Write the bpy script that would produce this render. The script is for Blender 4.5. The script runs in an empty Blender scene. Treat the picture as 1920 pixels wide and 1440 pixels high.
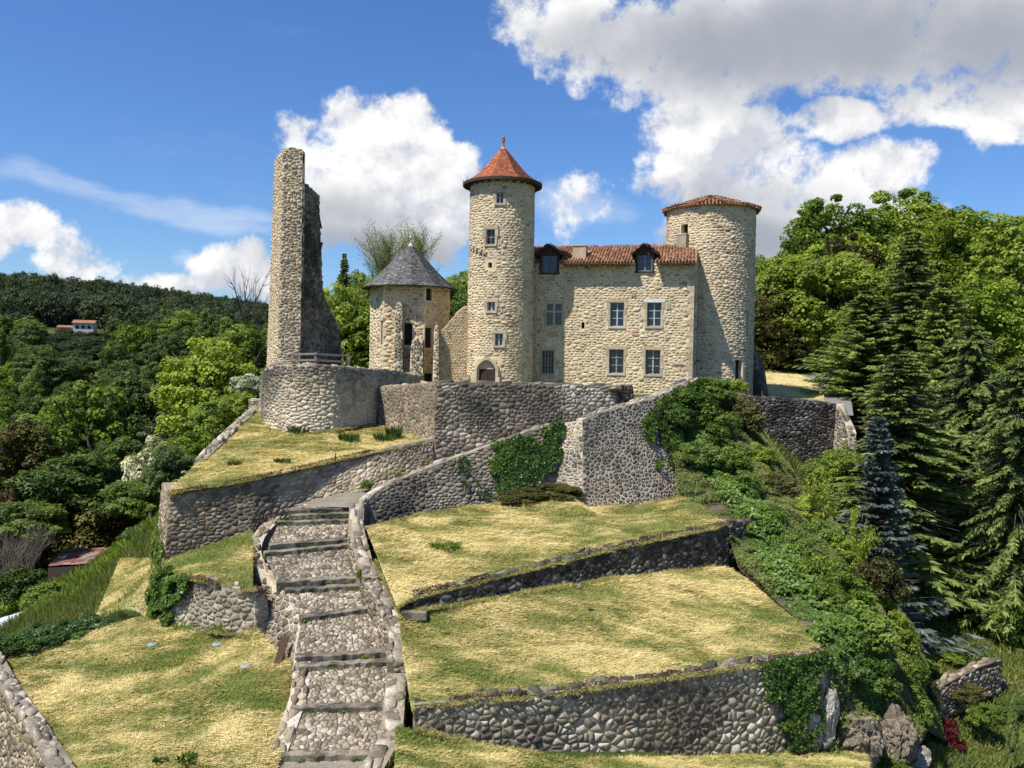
import bpy, math, random
import numpy as np
from mathutils import Vector, Matrix

# ------------------------------------------------------------------ camera, world, sun, exposure
sc = bpy.context.scene
F = 1600.0
ROLL, PITCH = math.radians(1.0), math.radians(-1.25)
CR = Matrix.Rotation(math.radians(90) + PITCH, 3, 'X') @ Matrix.Rotation(ROLL, 3, 'Z')
cam_d = bpy.data.cameras.new('camera'); cam = bpy.data.objects.new('camera', cam_d)
sc.collection.objects.link(cam)
cam.matrix_world = CR.to_4x4()
cam_d.sensor_width = 36.0; cam_d.lens = F / 1920 * 36
cam_d.clip_start = 0.1; cam_d.clip_end = 6000
sc.camera = cam
vs = sc.view_settings
sc.display_settings.display_device = 'sRGB'
vs.view_transform = 'Standard'; vs.look = 'None'; vs.gamma = 1.0; vs.use_curve_mapping = False
vs.exposure = 0.55
sc.render.engine = 'CYCLES'
sc.cycles.use_denoising = True
sc.cycles.max_bounces = 6; sc.cycles.diffuse_bounces = 3; sc.cycles.transparent_max_bounces = 4
sc.cycles.sample_clamp_indirect = 8

def ray(px, py):
    d = CR @ Vector(((px - 960) / F, -(py - 720) / F, -1.0))
    return d

def U(px, py, Y):
    d = ray(px, py)
    return d * (Y / d.y)

def PX(p):
    q = CR.transposed() @ Vector(p)
    return (960 + F * q.x / -q.z, 720 - F * q.y / -q.z)

SUN_AZ = Vector((-0.80, -0.60)); SUN_EL = math.radians(59)
sun_dir = Vector((SUN_AZ.x * math.cos(SUN_EL), SUN_AZ.y * math.cos(SUN_EL), math.sin(SUN_EL)))
sl = bpy.data.lights.new('sun', 'SUN'); sl.energy = 5.0; sl.angle = math.radians(0.53); sl.color = (1.0, 0.94, 0.84)
so = bpy.data.objects.new('sun', sl); sc.collection.objects.link(so)
so.rotation_euler = sun_dir.to_track_quat('Z', 'Y').to_euler(); so.location = (-60, -40, 90)

def build_world():
    w = bpy.data.worlds.new('World'); sc.world = w; w.use_nodes = True
    nt = w.node_tree; nt.nodes.clear(); N, L = nt.nodes, nt.links
    out = N.new('ShaderNodeOutputWorld'); bg = N.new('ShaderNodeBackground'); L.new(bg.outputs[0], out.inputs[0])
    sky = N.new('ShaderNodeTexSky'); sky.sky_type = 'NISHITA'; sky.sun_disc = False
    sky.sun_elevation = SUN_EL; sky.sun_rotation = math.atan2(SUN_AZ.x, SUN_AZ.y)
    sky.altitude = 600; sky.air_density = 1.25; sky.dust_density = 0.25; sky.ozone_density = 3.0
    bg.inputs['Strength'].default_value = 0.115

    def M(op, a, b=None, c=None, clamp=False):
        n = N.new('ShaderNodeMath'); n.operation = op; n.use_clamp = clamp
        for i, v in enumerate((a, b, c)):
            if v is None: continue
            if isinstance(v, (int, float)): n.inputs[i].default_value = v
            else: L.new(v, n.inputs[i])
        return n.outputs[0]

    def smooth(x, lo, hi):
        n = N.new('ShaderNodeMapRange'); n.interpolation_type = 'SMOOTHSTEP'
        n.inputs[1].default_value = lo; n.inputs[2].default_value = hi
        L.new(x, n.inputs[0]); return n.outputs[0]

    def mix(f, a, b):
        n = N.new('ShaderNodeMix'); n.data_type = 'RGBA'
        if isinstance(f, (int, float)): n.inputs[0].default_value = f
        else: L.new(f, n.inputs[0])
        for i, v in ((6, a), (7, b)):
            if isinstance(v, tuple): n.inputs[i].default_value = (*v, 1)
            else: L.new(v, n.inputs[i])
        return n.outputs[2]
    def mixm(f, a, b):
        r = mix(f, a, b); r.node.blend_type = 'MULTIPLY'; return r
    tc = N.new('ShaderNodeTexCoord'); D = tc.outputs['Generated']
    nrm = N.new('ShaderNodeVectorMath'); nrm.operation = 'NORMALIZE'; L.new(D, nrm.inputs[0]); D = nrm.outputs[0]
    sp = N.new('ShaderNodeSeparateXYZ'); L.new(D, sp.inputs[0])
    az = M('ARCTAN2', sp.outputs[0], sp.outputs[1]); el = M('ARCSINE', sp.outputs[2])

    def noise(scale, detail, rough, off=(0, 0, 0), vec=None, stretch=1.0):
        mp = N.new('ShaderNodeMapping'); mp.inputs['Location'].default_value = off
        mp.inputs['Scale'].default_value = (scale, scale, scale * stretch)
        L.new(vec or D, mp.inputs[0])
        n = N.new('ShaderNodeTexNoise'); n.inputs['Scale'].default_value = 1.0
        n.inputs['Detail'].default_value = detail; n.inputs['Roughness'].default_value = rough
        L.new(mp.outputs[0], n.inputs['Vector']); return n.outputs['Fac']
    wx = noise(9, 3, .55, (3, 1, 7)); wy = noise(9, 3, .55, (13, 5, 2))
    azw = M('ADD', az, M('MULTIPLY', M('SUBTRACT', wx, .5), .07))
    elw = M('ADD', el, M('MULTIPLY', M('SUBTRACT', wy, .5), .06))

    def lobes(lst, use=(azw, elw)):
        cur = None
        for it in lst:
            px, py, rx, ry = it[:4]; k_ = it[4] if len(it) > 4 else 1.0
            d = ray(px, py).normalized()
            a0, e0 = math.atan2(d.x, d.y), math.asin(d.z)
            dx = M('MULTIPLY', M('SUBTRACT', use[0], a0), F / rx / 1.0)
            dy = M('MULTIPLY', M('SUBTRACT', use[1], e0), F / ry / 1.0)
            r2 = M('ADD', M('MULTIPLY', dx, dx), M('MULTIPLY', dy, dy))
            v = M('MULTIPLY', M('SUBTRACT', 1.0, r2), k_)
            cur = v if cur is None else M('MAXIMUM', cur, v)
        return M('MAXIMUM', cur, -1.5)
    big = [(640, 270, 125, 95), (765, 265, 85, 90), (830, 350, 85, 75), (650, 375, 120, 95), (770, 405, 135, 85), (575, 250, 55, 60),
           (1290, 255, 90, 90), (1400, 265, 125, 88), (1560, 232, 85, 36), (1360, 345, 175, 60), (1560, 330, 175, 66), (1500, 425, 240, 90),
           (1040, 35, 130, 80), (1150, 95, 140, 80), (1350, 85, 210, 105), (1560, 60, 260, 112), (1850, 58, 270, 108), (1790, 185, 140, 46), (1900, 225, 70, 46),
           (25, 432, 85, 36, .6), (310, 548, 105, 42, .65), (455, 510, 92, 62, .7), (150, 505, 56, 56, .4), (1072, 372, 72, 62, .45), (1005, 450, 60, 50, .4)]
    base = M('MINIMUM', lobes(big), .75)
    # generic clouds outside the view
    gen = M('SUBTRACT', M('MULTIPLY', noise(2.1, 2, .5, (4.2, .3, 9.1)), 5.2), 3.35)
    inside = smooth(sp.outputs[1], .62, .74)      # the photograph's clouds stand in this part of the sky
    gen = M('SUBTRACT', gen, M('MULTIPLY', inside, 4.0))
    base = M('MAXIMUM', base, M('MULTIPLY', gen, .8))
    n1 = noise(17, 9, .66); n1b = noise(17, 5, .62, (-.15, -.10, .30))
    n2 = noise(6.5, 3, .5, (5, 5, 5)); n2b = noise(6.5, 2, .5, (4.94, 4.95, 5.12))
    nn = M('ADD', M('MULTIPLY', M('SUBTRACT', n1, .5), 2.9), M('MULTIPLY', M('SUBTRACT', n2, .5), 1.6))
    dens = M('ADD', base, nn)
    mask = smooth(dens, -.10, .52)
    # wisps
    wn = noise(7, 6, .65, (1, 2, 3), stretch=4.5)
    wl = lobes([(300, 355, 260, 24, .8), (100, 345, 160, 20, .7), (430, 385, 120, 18, .8), (1070, 290, 100, 45), (1080, 420, 90, 30), (360, 455, 40, 20), (1200, 445, 170, 40)], (azw, M('ADD', elw, M('MULTIPLY', M('SUBTRACT', azw, -.5), .10))))
    wisp = M('MULTIPLY', smooth(M('ADD', wl, M('MULTIPLY', M('SUBTRACT', wn, .5), 3.0)), -.4, 1.4), .42)
    hz = M('MULTIPLY', smooth(wn, .52, .85), .06)
    wisp = M('MAXIMUM', wisp, hz)
    # relief on the clouds: slope of the noise towards the sun, undersides grey
    rel = M('ADD', M('MULTIPLY', M('SUBTRACT', n1, n1b), 2.6), M('MULTIPLY', M('SUBTRACT', n2, n2b), 5.0))
    grey = lobes([(1350, 95, 280, 80), (1600, 70, 360, 110), (1850, 70, 300, 90), (1100, 75, 120, 50, .6), (720, 470, 230, 60), (1450, 440, 260, 60), (650, 410, 130, 50, .6), (330, 580, 150, 32, .7), (1370, 375, 190, 40, .5)])
    gfac = smooth(M('ADD', grey, M('MULTIPLY', nn, .35)), -.7, 1.3)
    gg = smooth(M('ADD', gen, M('MULTIPLY', nn, .5)), .1, 1.6)
    gfac = M('MAXIMUM', gfac, M('MULTIPLY', gg, .8))
    br = M('ADD', .74, rel, clamp=False)
    br = M('MINIMUM', M('MAXIMUM', br, .25), 1.0)
    light = mix(br, (3.1, 3.3, 3.9), (6.1, 6.08, 6.05))
    col = mix(gfac, light, (2.3, 2.5, 2.9))
    skyc = N.new('ShaderNodeHueSaturation'); skyc.inputs['Saturation'].default_value = 1.12; skyc.inputs['Value'].default_value = 1.0
    L.new(sky.outputs[0], skyc.inputs['Color'])
    s1 = mix(wisp, mixm(1.0, skyc.outputs[0], (.47, .60, .83)), (5.2, 5.5, 6.0))
    fin = mix(mask, s1, col)
    L.new(fin, bg.inputs['Color'])
    w.cycles.sampling_method = 'MANUAL'; w.cycles.sample_map_resolution = 512
build_world()

# ------------------------------------------------------------------ helpers
rng = np.random.default_rng(7)
random.seed(7)
COL = sc.collection

def hash2(ix, iy, s):
    h = (ix.astype(np.int64) * 374761393 + iy.astype(np.int64) * 668265263 + s * 974634777) & 0xFFFFFFFF
    h = ((h ^ (h >> 13)) * 1274126177) & 0xFFFFFFFF
    return ((h ^ (h >> 16)) & 0xFFFFFF) / float(0xFFFFFF)

def vnoise(x, y, s=0):
    x = np.asarray(x, float); y = np.asarray(y, float)
    ix, iy = np.floor(x), np.floor(y); fx, fy = x - ix, y - iy
    fx = fx * fx * (3 - 2 * fx); fy = fy * fy * (3 - 2 * fy)
    a, b = hash2(ix, iy, s), hash2(ix + 1, iy, s); c, d = hash2(ix, iy + 1, s), hash2(ix + 1, iy + 1, s)
    return (a * (1 - fx) + b * fx) * (1 - fy) + (c * (1 - fx) + d * fx) * fy

def fbm(x, y, s=0, o=4):
    t, a, n = 0, 1, 0
    x = np.asarray(x, float); y = np.asarray(y, float)
    for k in range(o):
        t = t + a * vnoise(x * 2 ** k + 17.3 * k, y * 2 ** k - 9.1 * k, s + k); n += a; a *= .5
    return t / n

PINV = {}
def adopt(o, parent):
    """parent an object built in world coordinates under a thing that stands at its own base"""
    o.parent = parent
    if parent.name in PINV: o.matrix_parent_inverse = PINV[parent.name]
def link(o, parent=None):
    COL.objects.link(o)
    if parent is not None: adopt(o, parent)
    return o

def tag(o, label=None, cat=None, group=None, kind=None):
    if label: o['label'] = label
    if cat: o['category'] = cat
    if group: o['group'] = group
    if kind: o['kind'] = kind
    return o

def thing(name, label, cat, loc=(0, 0, 0), group=None):
    o = bpy.data.objects.new(name, None); o.empty_display_size = .3; o.location = loc
    link(o); tag(o, label, cat, group); PINV[o.name] = Matrix.Translation(-Vector(loc)); return o

def np_mesh(name, V, tris=None, quads=None, tint=None, smooth=False):
    """mesh from numpy arrays; tint = one float per vertex"""
    V = np.asarray(V, np.float32)
    me = bpy.data.meshes.new(name)
    nt_ = 0 if tris is None else len(tris); nq = 0 if quads is None else len(quads)
    me.vertices.add(len(V)); me.vertices.foreach_set('co', V.ravel())
    parts = []
    if nq: parts.append(np.asarray(quads, np.int32).ravel())
    if nt_: parts.append(np.asarray(tris, np.int32).ravel())
    idx = np.concatenate(parts)
    me.loops.add(len(idx)); me.loops.foreach_set('vertex_index', idx)
    me.polygons.add(nq + nt_)
    st = np.concatenate([np.arange(nq, dtype=np.int32) * 4, nq * 4 + np.arange(nt_, dtype=np.int32) * 3])
    me.polygons.foreach_set('loop_start', st)
    me.update(calc_edges=True)
    if tint is not None:
        at = me.attributes.new('tint', 'FLOAT', 'POINT'); at.data.foreach_set('value', np.asarray(tint, np.float32))
    if smooth: me.shade_smooth()
    return me

def obj(name, me, mat, parent=None, kind=None):
    if mat is not None: me.materials.append(mat)
    o = bpy.data.objects.new(name, me); link(o, parent)
    if kind: o['kind'] = kind
    return o

class MB:
    def __init__(s): s.v, s.f, s.t = [], [], []
    def add(s, vs, fs, t=.5):
        n = len(s.v); s.v += [tuple(v) for v in vs]; s.f += [tuple(i + n for i in f) for f in fs]; s.t += [t] * len(vs)
    def box(s, fr, x0, x1, y0, y1, z0, z1, t=.5):
        """box in the frame fr=(origin, right, up, out)"""
        o, r, u, n = fr
        vs = [o + r * x + u * y + n * z for z in (z0, z1) for y in (y0, y1) for x in (x0, x1)]
        s.add(vs, [(0, 2, 3, 1), (4, 5, 7, 6), (0, 1, 5, 4), (2, 6, 7, 3), (0, 4, 6, 2), (1, 3, 7, 5)], t)
    def tube(s, pts, rad, k=6, t=.5, cap=True):
        pts = [Vector(p) for p in pts]; n0 = len(s.v); m = len(pts)
        if not hasattr(rad, '__len__'): rad = [rad] * m
        for i, p in enumerate(pts):
            d = (pts[min(i + 1, m - 1)] - pts[max(i - 1, 0)]).normalized()
            a = d.cross(Vector((.13, .31, .94)) if abs(d.z) < .9 else Vector((1, .1, 0))).normalized(); b = d.cross(a)
            for j in range(k):
                an = 2 * math.pi * j / k
                s.v.append(tuple(p + (a * math.cos(an) + b * math.sin(an)) * rad[i])); s.t.append(t)
        for i in range(m - 1):
            for j in range(k):
                s.f.append((n0 + i * k + j, n0 + i * k + (j + 1) % k, n0 + (i + 1) * k + (j + 1) % k, n0 + (i + 1) * k + j))
        if cap:
            s.f.append(tuple(n0 + j for j in range(k))[::-1]); s.f.append(tuple(n0 + (m - 1) * k + j for j in range(k)))
    def lathe(s, c, prof, k=24, a0=0, sq=1.0, t=.5):
        n0 = len(s.v); c = Vector(c)
        for (r, z) in prof:
            for j in range(k):
                an = a0 + 2 * math.pi * j / k
                s.v.append((c.x + r * math.cos(an), c.y + r * math.sin(an) * sq, c.z + z)); s.t.append(t)
        for i in range(len(prof) - 1):
            for j in range(k):
                s.f.append((n0 + i * k + j, n0 + i * k + (j + 1) % k, n0 + (i + 1) * k + (j + 1) % k, n0 + (i + 1) * k + j))
    def build(s, name, mat, parent=None, smooth=False, kind=None):
        me = bpy.data.meshes.new(name); me.from_pydata(s.v, [], s.f)
        at = me.attributes.new('tint', 'FLOAT', 'POINT'); at.data.foreach_set('value', np.asarray(s.t, np.float32))
        if smooth: me.shade_smooth()
        me.update()
        return obj(name, me, mat, parent, kind)

# ------------------------------------------------------------------ materials
def mat_nodes(name, rough=.9, spec=.25):
    m = bpy.data.materials.new(name); m.use_nodes = True; nt = m.node_tree
    b = nt.nodes['Principled BSDF']; b.inputs['Roughness'].default_value = rough
    b.inputs['Specular IOR Level'].default_value = spec
    return m, nt, b

def nnoise(nt, vec, scale, detail=4, rough=.55):
    n = nt.nodes.new('ShaderNodeTexNoise'); n.inputs['Scale'].default_value = scale
    n.inputs['Detail'].default_value = detail; n.inputs['Roughness'].default_value = rough
    nt.links.new(vec, n.inputs['Vector']); return n.outputs['Fac']

def nramp(nt, fac, stops, interp='LINEAR'):
    r = nt.nodes.new('ShaderNodeValToRGB'); r.color_ramp.interpolation = interp
    e = r.color_ramp.elements
    while len(e) < len(stops): e.new(.5)
    for k, (p, c) in enumerate(stops):
        e[k].position = p; e[k].color = (*c, 1) if len(c) == 3 else c
    nt.links.new(fac, r.inputs[0]); return r.outputs[0]

def nmix(nt, f, a, b, mode='MIX'):
    n = nt.nodes.new('ShaderNodeMix'); n.data_type = 'RGBA'; n.blend_type = mode
    if isinstance(f, (int, float)): n.inputs[0].default_value = f
    else: nt.links.new(f, n.inputs[0])
    for i, v in ((6, a), (7, b)):
        if isinstance(v, tuple): n.inputs[i].default_value = (*v, 1)
        else: nt.links.new(v, n.inputs[i])
    return n.outputs[2]

def nmath(nt, op, a, b=None, clamp=False):
    n = nt.nodes.new('ShaderNodeMath'); n.operation = op; n.use_clamp = clamp
    for i, v in enumerate((a, b)):
        if v is None: continue
        if isinstance(v, (int, float)): n.inputs[i].default_value = v
        else: nt.links.new(v, n.inputs[i])
    return n.outputs[0]

def nstep(nt, x, lo, hi):
    n = nt.nodes.new('ShaderNodeMapRange'); n.interpolation_type = 'SMOOTHSTEP'
    n.inputs[1].default_value = lo; n.inputs[2].default_value = hi
    nt.links.new(x, n.inputs[0]); return n.outputs[0]

def bump(nt, b, h, dist, strength=1.0):
    n = nt.nodes.new('ShaderNodeBump'); n.inputs['Distance'].default_value = dist; n.inputs['Strength'].default_value = strength
    nt.links.new(h, n.inputs['Height']); nt.links.new(n.outputs[0], b.inputs['Normal'])

def geo_pos(nt): return nt.nodes.new('ShaderNodeNewGeometry').outputs['Position']
def tint_of(nt):
    a = nt.nodes.new('ShaderNodeAttribute'); a.attribute_name = 'tint'; return a.outputs['Fac']

def stone_mat(name, stops, stain=(.05, .048, .04), s_lo=.52, s_hi=.72, s_amt=.7, lichen=None, l_lo=.6, l_hi=.66, moss=None, m_lo=.62, s_scale=.35, bd=.02):
    m, nt, b = mat_nodes(name, .95, .15); P = geo_pos(nt)
    c = nramp(nt, tint_of(nt), stops)
    g = nnoise(nt, P, 14, 5, .65)
    c = nmix(nt, .85, c, nramp(nt, g, [(.25, (.42, .42, .42)), (.75, (1.4, 1.38, 1.35))]), 'MULTIPLY')
    st = nnoise(nt, P, s_scale, 6, .68)
    f = nmath(nt, 'MULTIPLY', nstep(nt, st, s_lo, s_hi), s_amt)
    c = nmix(nt, f, c, stain)
    mp = nt.nodes.new('ShaderNodeMapping'); mp.inputs['Scale'].default_value = (1.5, 1.5, .16); nt.links.new(P, mp.inputs[0])
    c = nmix(nt, nmath(nt, 'MULTIPLY', nstep(nt, nnoise(nt, mp.outputs[0], 1.0, 5, .65), .54, .74), s_amt * .7), c, stain)
    tone = nnoise(nt, P, .55, 4, .6)
    c = nmix(nt, .6, c, nramp(nt, tone, [(.3, (.74, .75, .78)), (.7, (1.22, 1.2, 1.14))]), 'MULTIPLY')
    if lichen:
        ln = nnoise(nt, P, 5.5, 4, .6)
        c = nmix(nt, nmath(nt, 'MULTIPLY', nstep(nt, ln, l_lo, l_hi), .7), c, lichen)
    if moss:
        mn = nnoise(nt, P, 1.7, 6, .7)
        c = nmix(nt, nmath(nt, 'MULTIPLY', nstep(nt, mn, m_lo, m_lo + .08), .85), c, moss)
    nt.links.new(c, b.inputs['Base Color'])
    bump(nt, b, nnoise(nt, P, 22, 5, .7), bd, .9)
    return m

CREAM = [(0, (.30, .235, .15)), (.08, (.42, .33, .21)), (.3, (.51, .41, .27)), (.55, (.59, .475, .31)), (.8, (.66, .545, .375)), (.95, (.54, .475, .37)), (1, (.46, .27, .17))]
M = {}
M['cream_stone'] = stone_mat('cream_stone', CREAM, (.20, .17, .13), .55, .8, .45, s_scale=.3)
M['cream_mortar'] = stone_mat('cream_mortar', [(0, (.70, .585, .40)), (1, (.74, .625, .44))], (.33, .28, .21), .52, .8, .4, bd=.03)
M['golden_mortar'] = stone_mat('golden_mortar', [(0, (.60, .46, .26)), (1, (.64, .50, .30))], (.33, .28, .2), .55, .8, .4, bd=.03)
M['ashlar'] = stone_mat('ashlar', [(0, (.40, .325, .23)), (.5, (.50, .415, .30)), (1, (.57, .485, .365))], (.22, .18, .13), .5, .8, .4, bd=.008)
M['white_lintel'] = stone_mat('white_lintel', [(0, (.6, .6, .58)), (1, (.7, .7, .68))], bd=.004)
GREY = [(0, (.075, .064, .048)), (.2, (.145, .122, .09)), (.5, (.225, .19, .14)), (.75, (.30, .258, .193)), (.9, (.40, .35, .27)), (1, (.56, .50, .40))]
M['ruin_stone'] = stone_mat('ruin_stone', [(0, (.20, .17, .13)), (.3, (.33, .27, .19)), (.7, (.42, .35, .25)), (1, (.50, .43, .32))], (.10, .09, .075), .46, .68, .75, s_scale=.22)
M['ruin_dark'] = stone_mat('ruin_dark', [(0, (.10, .088, .068)), (.5, (.21, .18, .135)), (1, (.34, .29, .22))], (.035, .032, .025), .45, .6, .8, moss=(.10, .10, .025), m_lo=.6)  # darker copy of the ruin stone: shade of the inner face in the colour, plus moss
M['grey_stone'] = stone_mat('grey_stone', GREY, (.045, .043, .038), .50, .70, .65, lichen=(.36, .35, .31), l_lo=.62, l_hi=.7)
M['grey_mortar'] = stone_mat('grey_mortar', [(0, (.27, .23, .17)), (1, (.31, .265, .20))], (.10, .095, .08), .48, .68, .8, bd=.03)
M['pale_mortar'] = stone_mat('pale_mortar', [(0, (.48, .435, .355)), (1, (.52, .47, .385))], (.16, .15, .13), .55, .74, .7, bd=.03)
M['brown_stone'] = stone_mat('brown_stone', [(0, (.12, .095, .065)), (.3, (.23, .185, .13)), (.7, (.34, .28, .20)), (1, (.50, .43, .32))], (.07, .065, .055), .52, .72, .6, lichen=(.38, .36, .31), l_lo=.66, l_hi=.72)
M['bastion_stone'] = stone_mat('bastion_stone', [(0, (.17, .145, .11)), (.3, (.32, .27, .20)), (.7, (.46, .395, .29)), (1, (.58, .51, .39))], (.075, .07, .062), .44, .62, .82, s_scale=.28)
M['dark_stone'] = stone_mat('dark_stone', [(0, (.025, .023, .02)), (.4, (.065, .06, .052)), (.8, (.13, .12, .105)), (1, (.26, .25, .23))], (.02, .018, .015), .5, .66, .7, lichen=(.24, .24, .22), l_lo=.63, l_hi=.69, moss=(.11, .05, .015), m_lo=.6)
M['dark_mortar'] = stone_mat('dark_mortar', [(0, (.09, .082, .07)), (1, (.12, .11, .095))], (.03, .028, .024), .45, .65, .8, moss=(.09, .05, .015), m_lo=.6, bd=.03)
M['cap_stone'] = stone_mat('cap_stone', [(0, (.12, .105, .082)), (.4, (.22, .195, .155)), (.8, (.33, .295, .24)), (1, (.48, .44, .36))], (.09, .085, .07), .55, .72, .6, lichen=(.5, .49, .44), l_lo=.57, l_hi=.65)
M['cobble'] = stone_mat('cobble', [(0, (.12, .10, .078)), (.3, (.22, .19, .145)), (.7, (.34, .295, .225)), (1, (.50, .44, .35))], (.12, .11, .09), .55, .75, .5)
M['cobble_bed'] = stone_mat('cobble_bed', [(0, (.085, .075, .06)), (1, (.10, .09, .075))], (.06, .055, .045), .5, .7, .6)
M['step_stone'] = stone_mat('step_stone', [(0, (.17, .15, .12)), (1, (.27, .24, .19))], (.045, .040, .032), .42, .62, .85, s_scale=1.3)
M['rock'] = stone_mat('rock', [(0, (.15, .12, .09)), (.5, (.28, .235, .18)), (1, (.4, .35, .28))], (.07, .06, .045), .5, .68, .7, s_scale=.8, bd=.08)
M['rock_white'] = stone_mat('rock_white', [(0, (.4, .38, .34)), (1, (.55, .53, .48))], (.16, .15, .13), .5, .7, .8, s_scale=1.1, bd=.08)
M['slate'] = stone_mat('slate', [(0, (.085, .087, .09)), (.5, (.14, .142, .145)), (.9, (.20, .20, .20)), (1, (.34, .33, .31))], (.16, .155, .14), .55, .7, .5, lichen=(.34, .33, .30), l_lo=.62, l_hi=.72, bd=.004)
M['canal_tile'] = stone_mat('canal_tile', [(0, (.11, .062, .042)), (.25, (.21, .105, .066)), (.6, (.31, .155, .095)), (.85, (.44, .23, .13)), (1, (.50, .36, .25))], (.10, .075, .055), .5, .7, .5, s_scale=.9, bd=.004)
M['flat_tile'] = stone_mat('flat_tile', [(0, (.28, .085, .045)), (.4, (.42, .14, .07)), (.8, (.5, .19, .10)), (1, (.52, .26, .15))], (.22, .10, .06), .55, .75, .4, s_scale=1.2, bd=.003)

def simple_mat(name, col, rough=.8, spec=.3, var=.25, scale=8):
    m, nt, b = mat_nodes(name, rough, spec); P = geo_pos(nt)
    n = nnoise(nt, P, scale, 5, .6)
    c = nmix(nt, 1.0, col, nramp(nt, n, [(.25, (1 - var,) * 3), (.75, (1 + var,) * 3)]), 'MULTIPLY')
    nt.links.new(c, b.inputs['Base Color']); return m
M['wood_door'] = simple_mat('wood_door', (.035, .02, .015), .7)
M['wood_dark'] = simple_mat('wood_dark', (.045, .034, .027), .85)
M['wood_grey'] = simple_mat('wood_grey', (.19, .17, .14), .85, scale=20)
M['frame_grey'] = simple_mat('frame_grey', (.40, .43, .46), .6, var=.15)
M['frame_dull'] = simple_mat('frame_dull', (.20, .25, .29), .6, var=.15)
M['shutter'] = simple_mat('shutter', (.09, .115, .125), .6, var=.15)
M['iron'] = simple_mat('iron', (.035, .035, .04), .6)
M['lead'] = simple_mat('lead', (.42, .42, .42), .5)
M['dark_inside'] = simple_mat('dark_inside', (.02, .017, .014), .95)
M['rust'] = simple_mat('rust', (.065, .034, .024), .8)
M['plastic'] = simple_mat('plastic', (.25, .31, .34), .4, var=.1)
M['white_sheet'] = simple_mat('white_sheet', (.62, .65, .70), .5, var=.08)
M['render_wall'] = simple_mat('render_wall', (.62, .57, .49), .9, var=.08)
M['asphalt'] = simple_mat('asphalt', (.16, .155, .155), .9, var=.15, scale=3)
M['gravel'] = stone_mat('gravel', [(0, (.19, .17, .135)), (1, (.26, .235, .19))], (.10, .10, .07), .55, .7, .5, s_scale=1.5)

def glass_mat():
    m, nt, b = mat_nodes('window_glass', .08, .6)
    b.inputs['Base Color'].default_value = (.012, .018, .028, 1); return m
M['glass'] = glass_mat()

def rust_roof_mat():
    m, nt, b = mat_nodes('rusty_sheet', .7, .3); P = geo_pos(nt)
    c = nramp(nt, nnoise(nt, P, 1.1, 5, .6), [(.35, (.24, .085, .055)), (.5, (.34, .14, .09)), (.57, (.35, .33, .31)), (.7, (.42, .42, .40))])
    nt.links.new(c, b.inputs['Base Color']); return m
M['rusty_sheet'] = rust_roof_mat()

def leaf_mat(name, stops, trans=.28, var=.22, rough=.55):
    m = bpy.data.materials.new(name); m.use_nodes = True; nt = m.node_tree
    b = nt.nodes['Principled BSDF']; b.inputs['Roughness'].default_value = rough; b.inputs['Specular IOR Level'].default_value = .25
    oi = nt.nodes.new('ShaderNodeObjectInfo')
    c = nramp(nt, tint_of(nt), stops)
    v = nramp(nt, oi.outputs['Random'], [(0, (1 - var, 1 - var * .9, 1 - var * .5)), (.5, (1, 1, 1)), (1, (1 + var * 1.2, 1 + var * .8, 1 - var * .3))])
    c = nmix(nt, 1.0, c, v, 'MULTIPLY')
    nt.links.new(c, b.inputs['Base Color'])
    if trans:
        t = nt.nodes.new('ShaderNodeBsdfTranslucent'); mx = nt.nodes.new('ShaderNodeMixShader'); mx.inputs[0].default_value = trans
        cc = nmix(nt, 1.0, c, (1.25, 1.3, .7), 'MULTIPLY')
        nt.links.new(cc, t.inputs[0]); nt.links.new(b.outputs[0], mx.inputs[1]); nt.links.new(t.outputs[0], mx.inputs[2])
        nt.links.new(mx.outputs[0], nt.nodes['Material Output'].inputs['Surface'])
    return m
M['lf_lime'] = leaf_mat('spring_leaves', [(0, (.154, .210, .025)), (.5, (.231, .307, .036)), (1, (.350, .420, .062))], .38)
M['lf_mid'] = leaf_mat('green_leaves', [(0, (.086, .140, .023)), (.5, (.140, .218, .031)), (1, (.234, .312, .052))], .36)
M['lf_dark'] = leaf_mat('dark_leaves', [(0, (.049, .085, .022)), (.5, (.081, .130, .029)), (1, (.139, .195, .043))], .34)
M['lf_far_shade'] = leaf_mat('far_leaves_shade', [(0, (0.030, 0.048, 0.021)), (.5, (0.044, 0.067, 0.025)), (1, (0.063, 0.092, 0.032))], .2)  # darkened leaves: cloud shadow over the far hill put into the colour
M['lf_olive'] = leaf_mat('olive_leaves', [(0, (.05, .055, .014)), (.5, (.085, .085, .02)), (1, (.14, .12, .035))])
M['lf_bronze'] = leaf_mat('bronze_leaves', [(0, (.07, .05, .02)), (.5, (.13, .085, .035)), (1, (.21, .14, .06))])
M['lf_red'] = leaf_mat('red_leaves', [(0, (.05, .008, .012)), (.5, (.10, .014, .02)), (1, (.17, .025, .03))])
M['lf_white'] = leaf_mat('blossom', [(0, (.08, .11, .04)), (.35, (.20, .24, .13)), (.5, (.45, .47, .38)), (1, (.70, .70, .62))])
M['lf_ivy'] = leaf_mat('ivy_leaves', [(0, (0.026, 0.054, 0.012)), (.5, (0.054, 0.102, 0.019)), (1, (0.120, 0.192, 0.036))], .2, rough=.4)
M['lf_ivyb'] = leaf_mat('bright_ivy_leaves', [(0, (.057, .103, .015)), (.5, (.109, .181, .025)), (1, (.193, .270, .052))], .25, rough=.4)
M['lf_spruce'] = leaf_mat('spruce_needles', [(0, (0.091, 0.133, 0.040)), (.5, (0.173, 0.232, 0.061)), (1, (0.324, 0.385, 0.091))], .3)
M['lf_blue'] = leaf_mat('blue_spruce_needles', [(0, (.05, .07, .055)), (.5, (.10, .135, .11)), (1, (.20, .24, .21))], .2)
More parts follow.
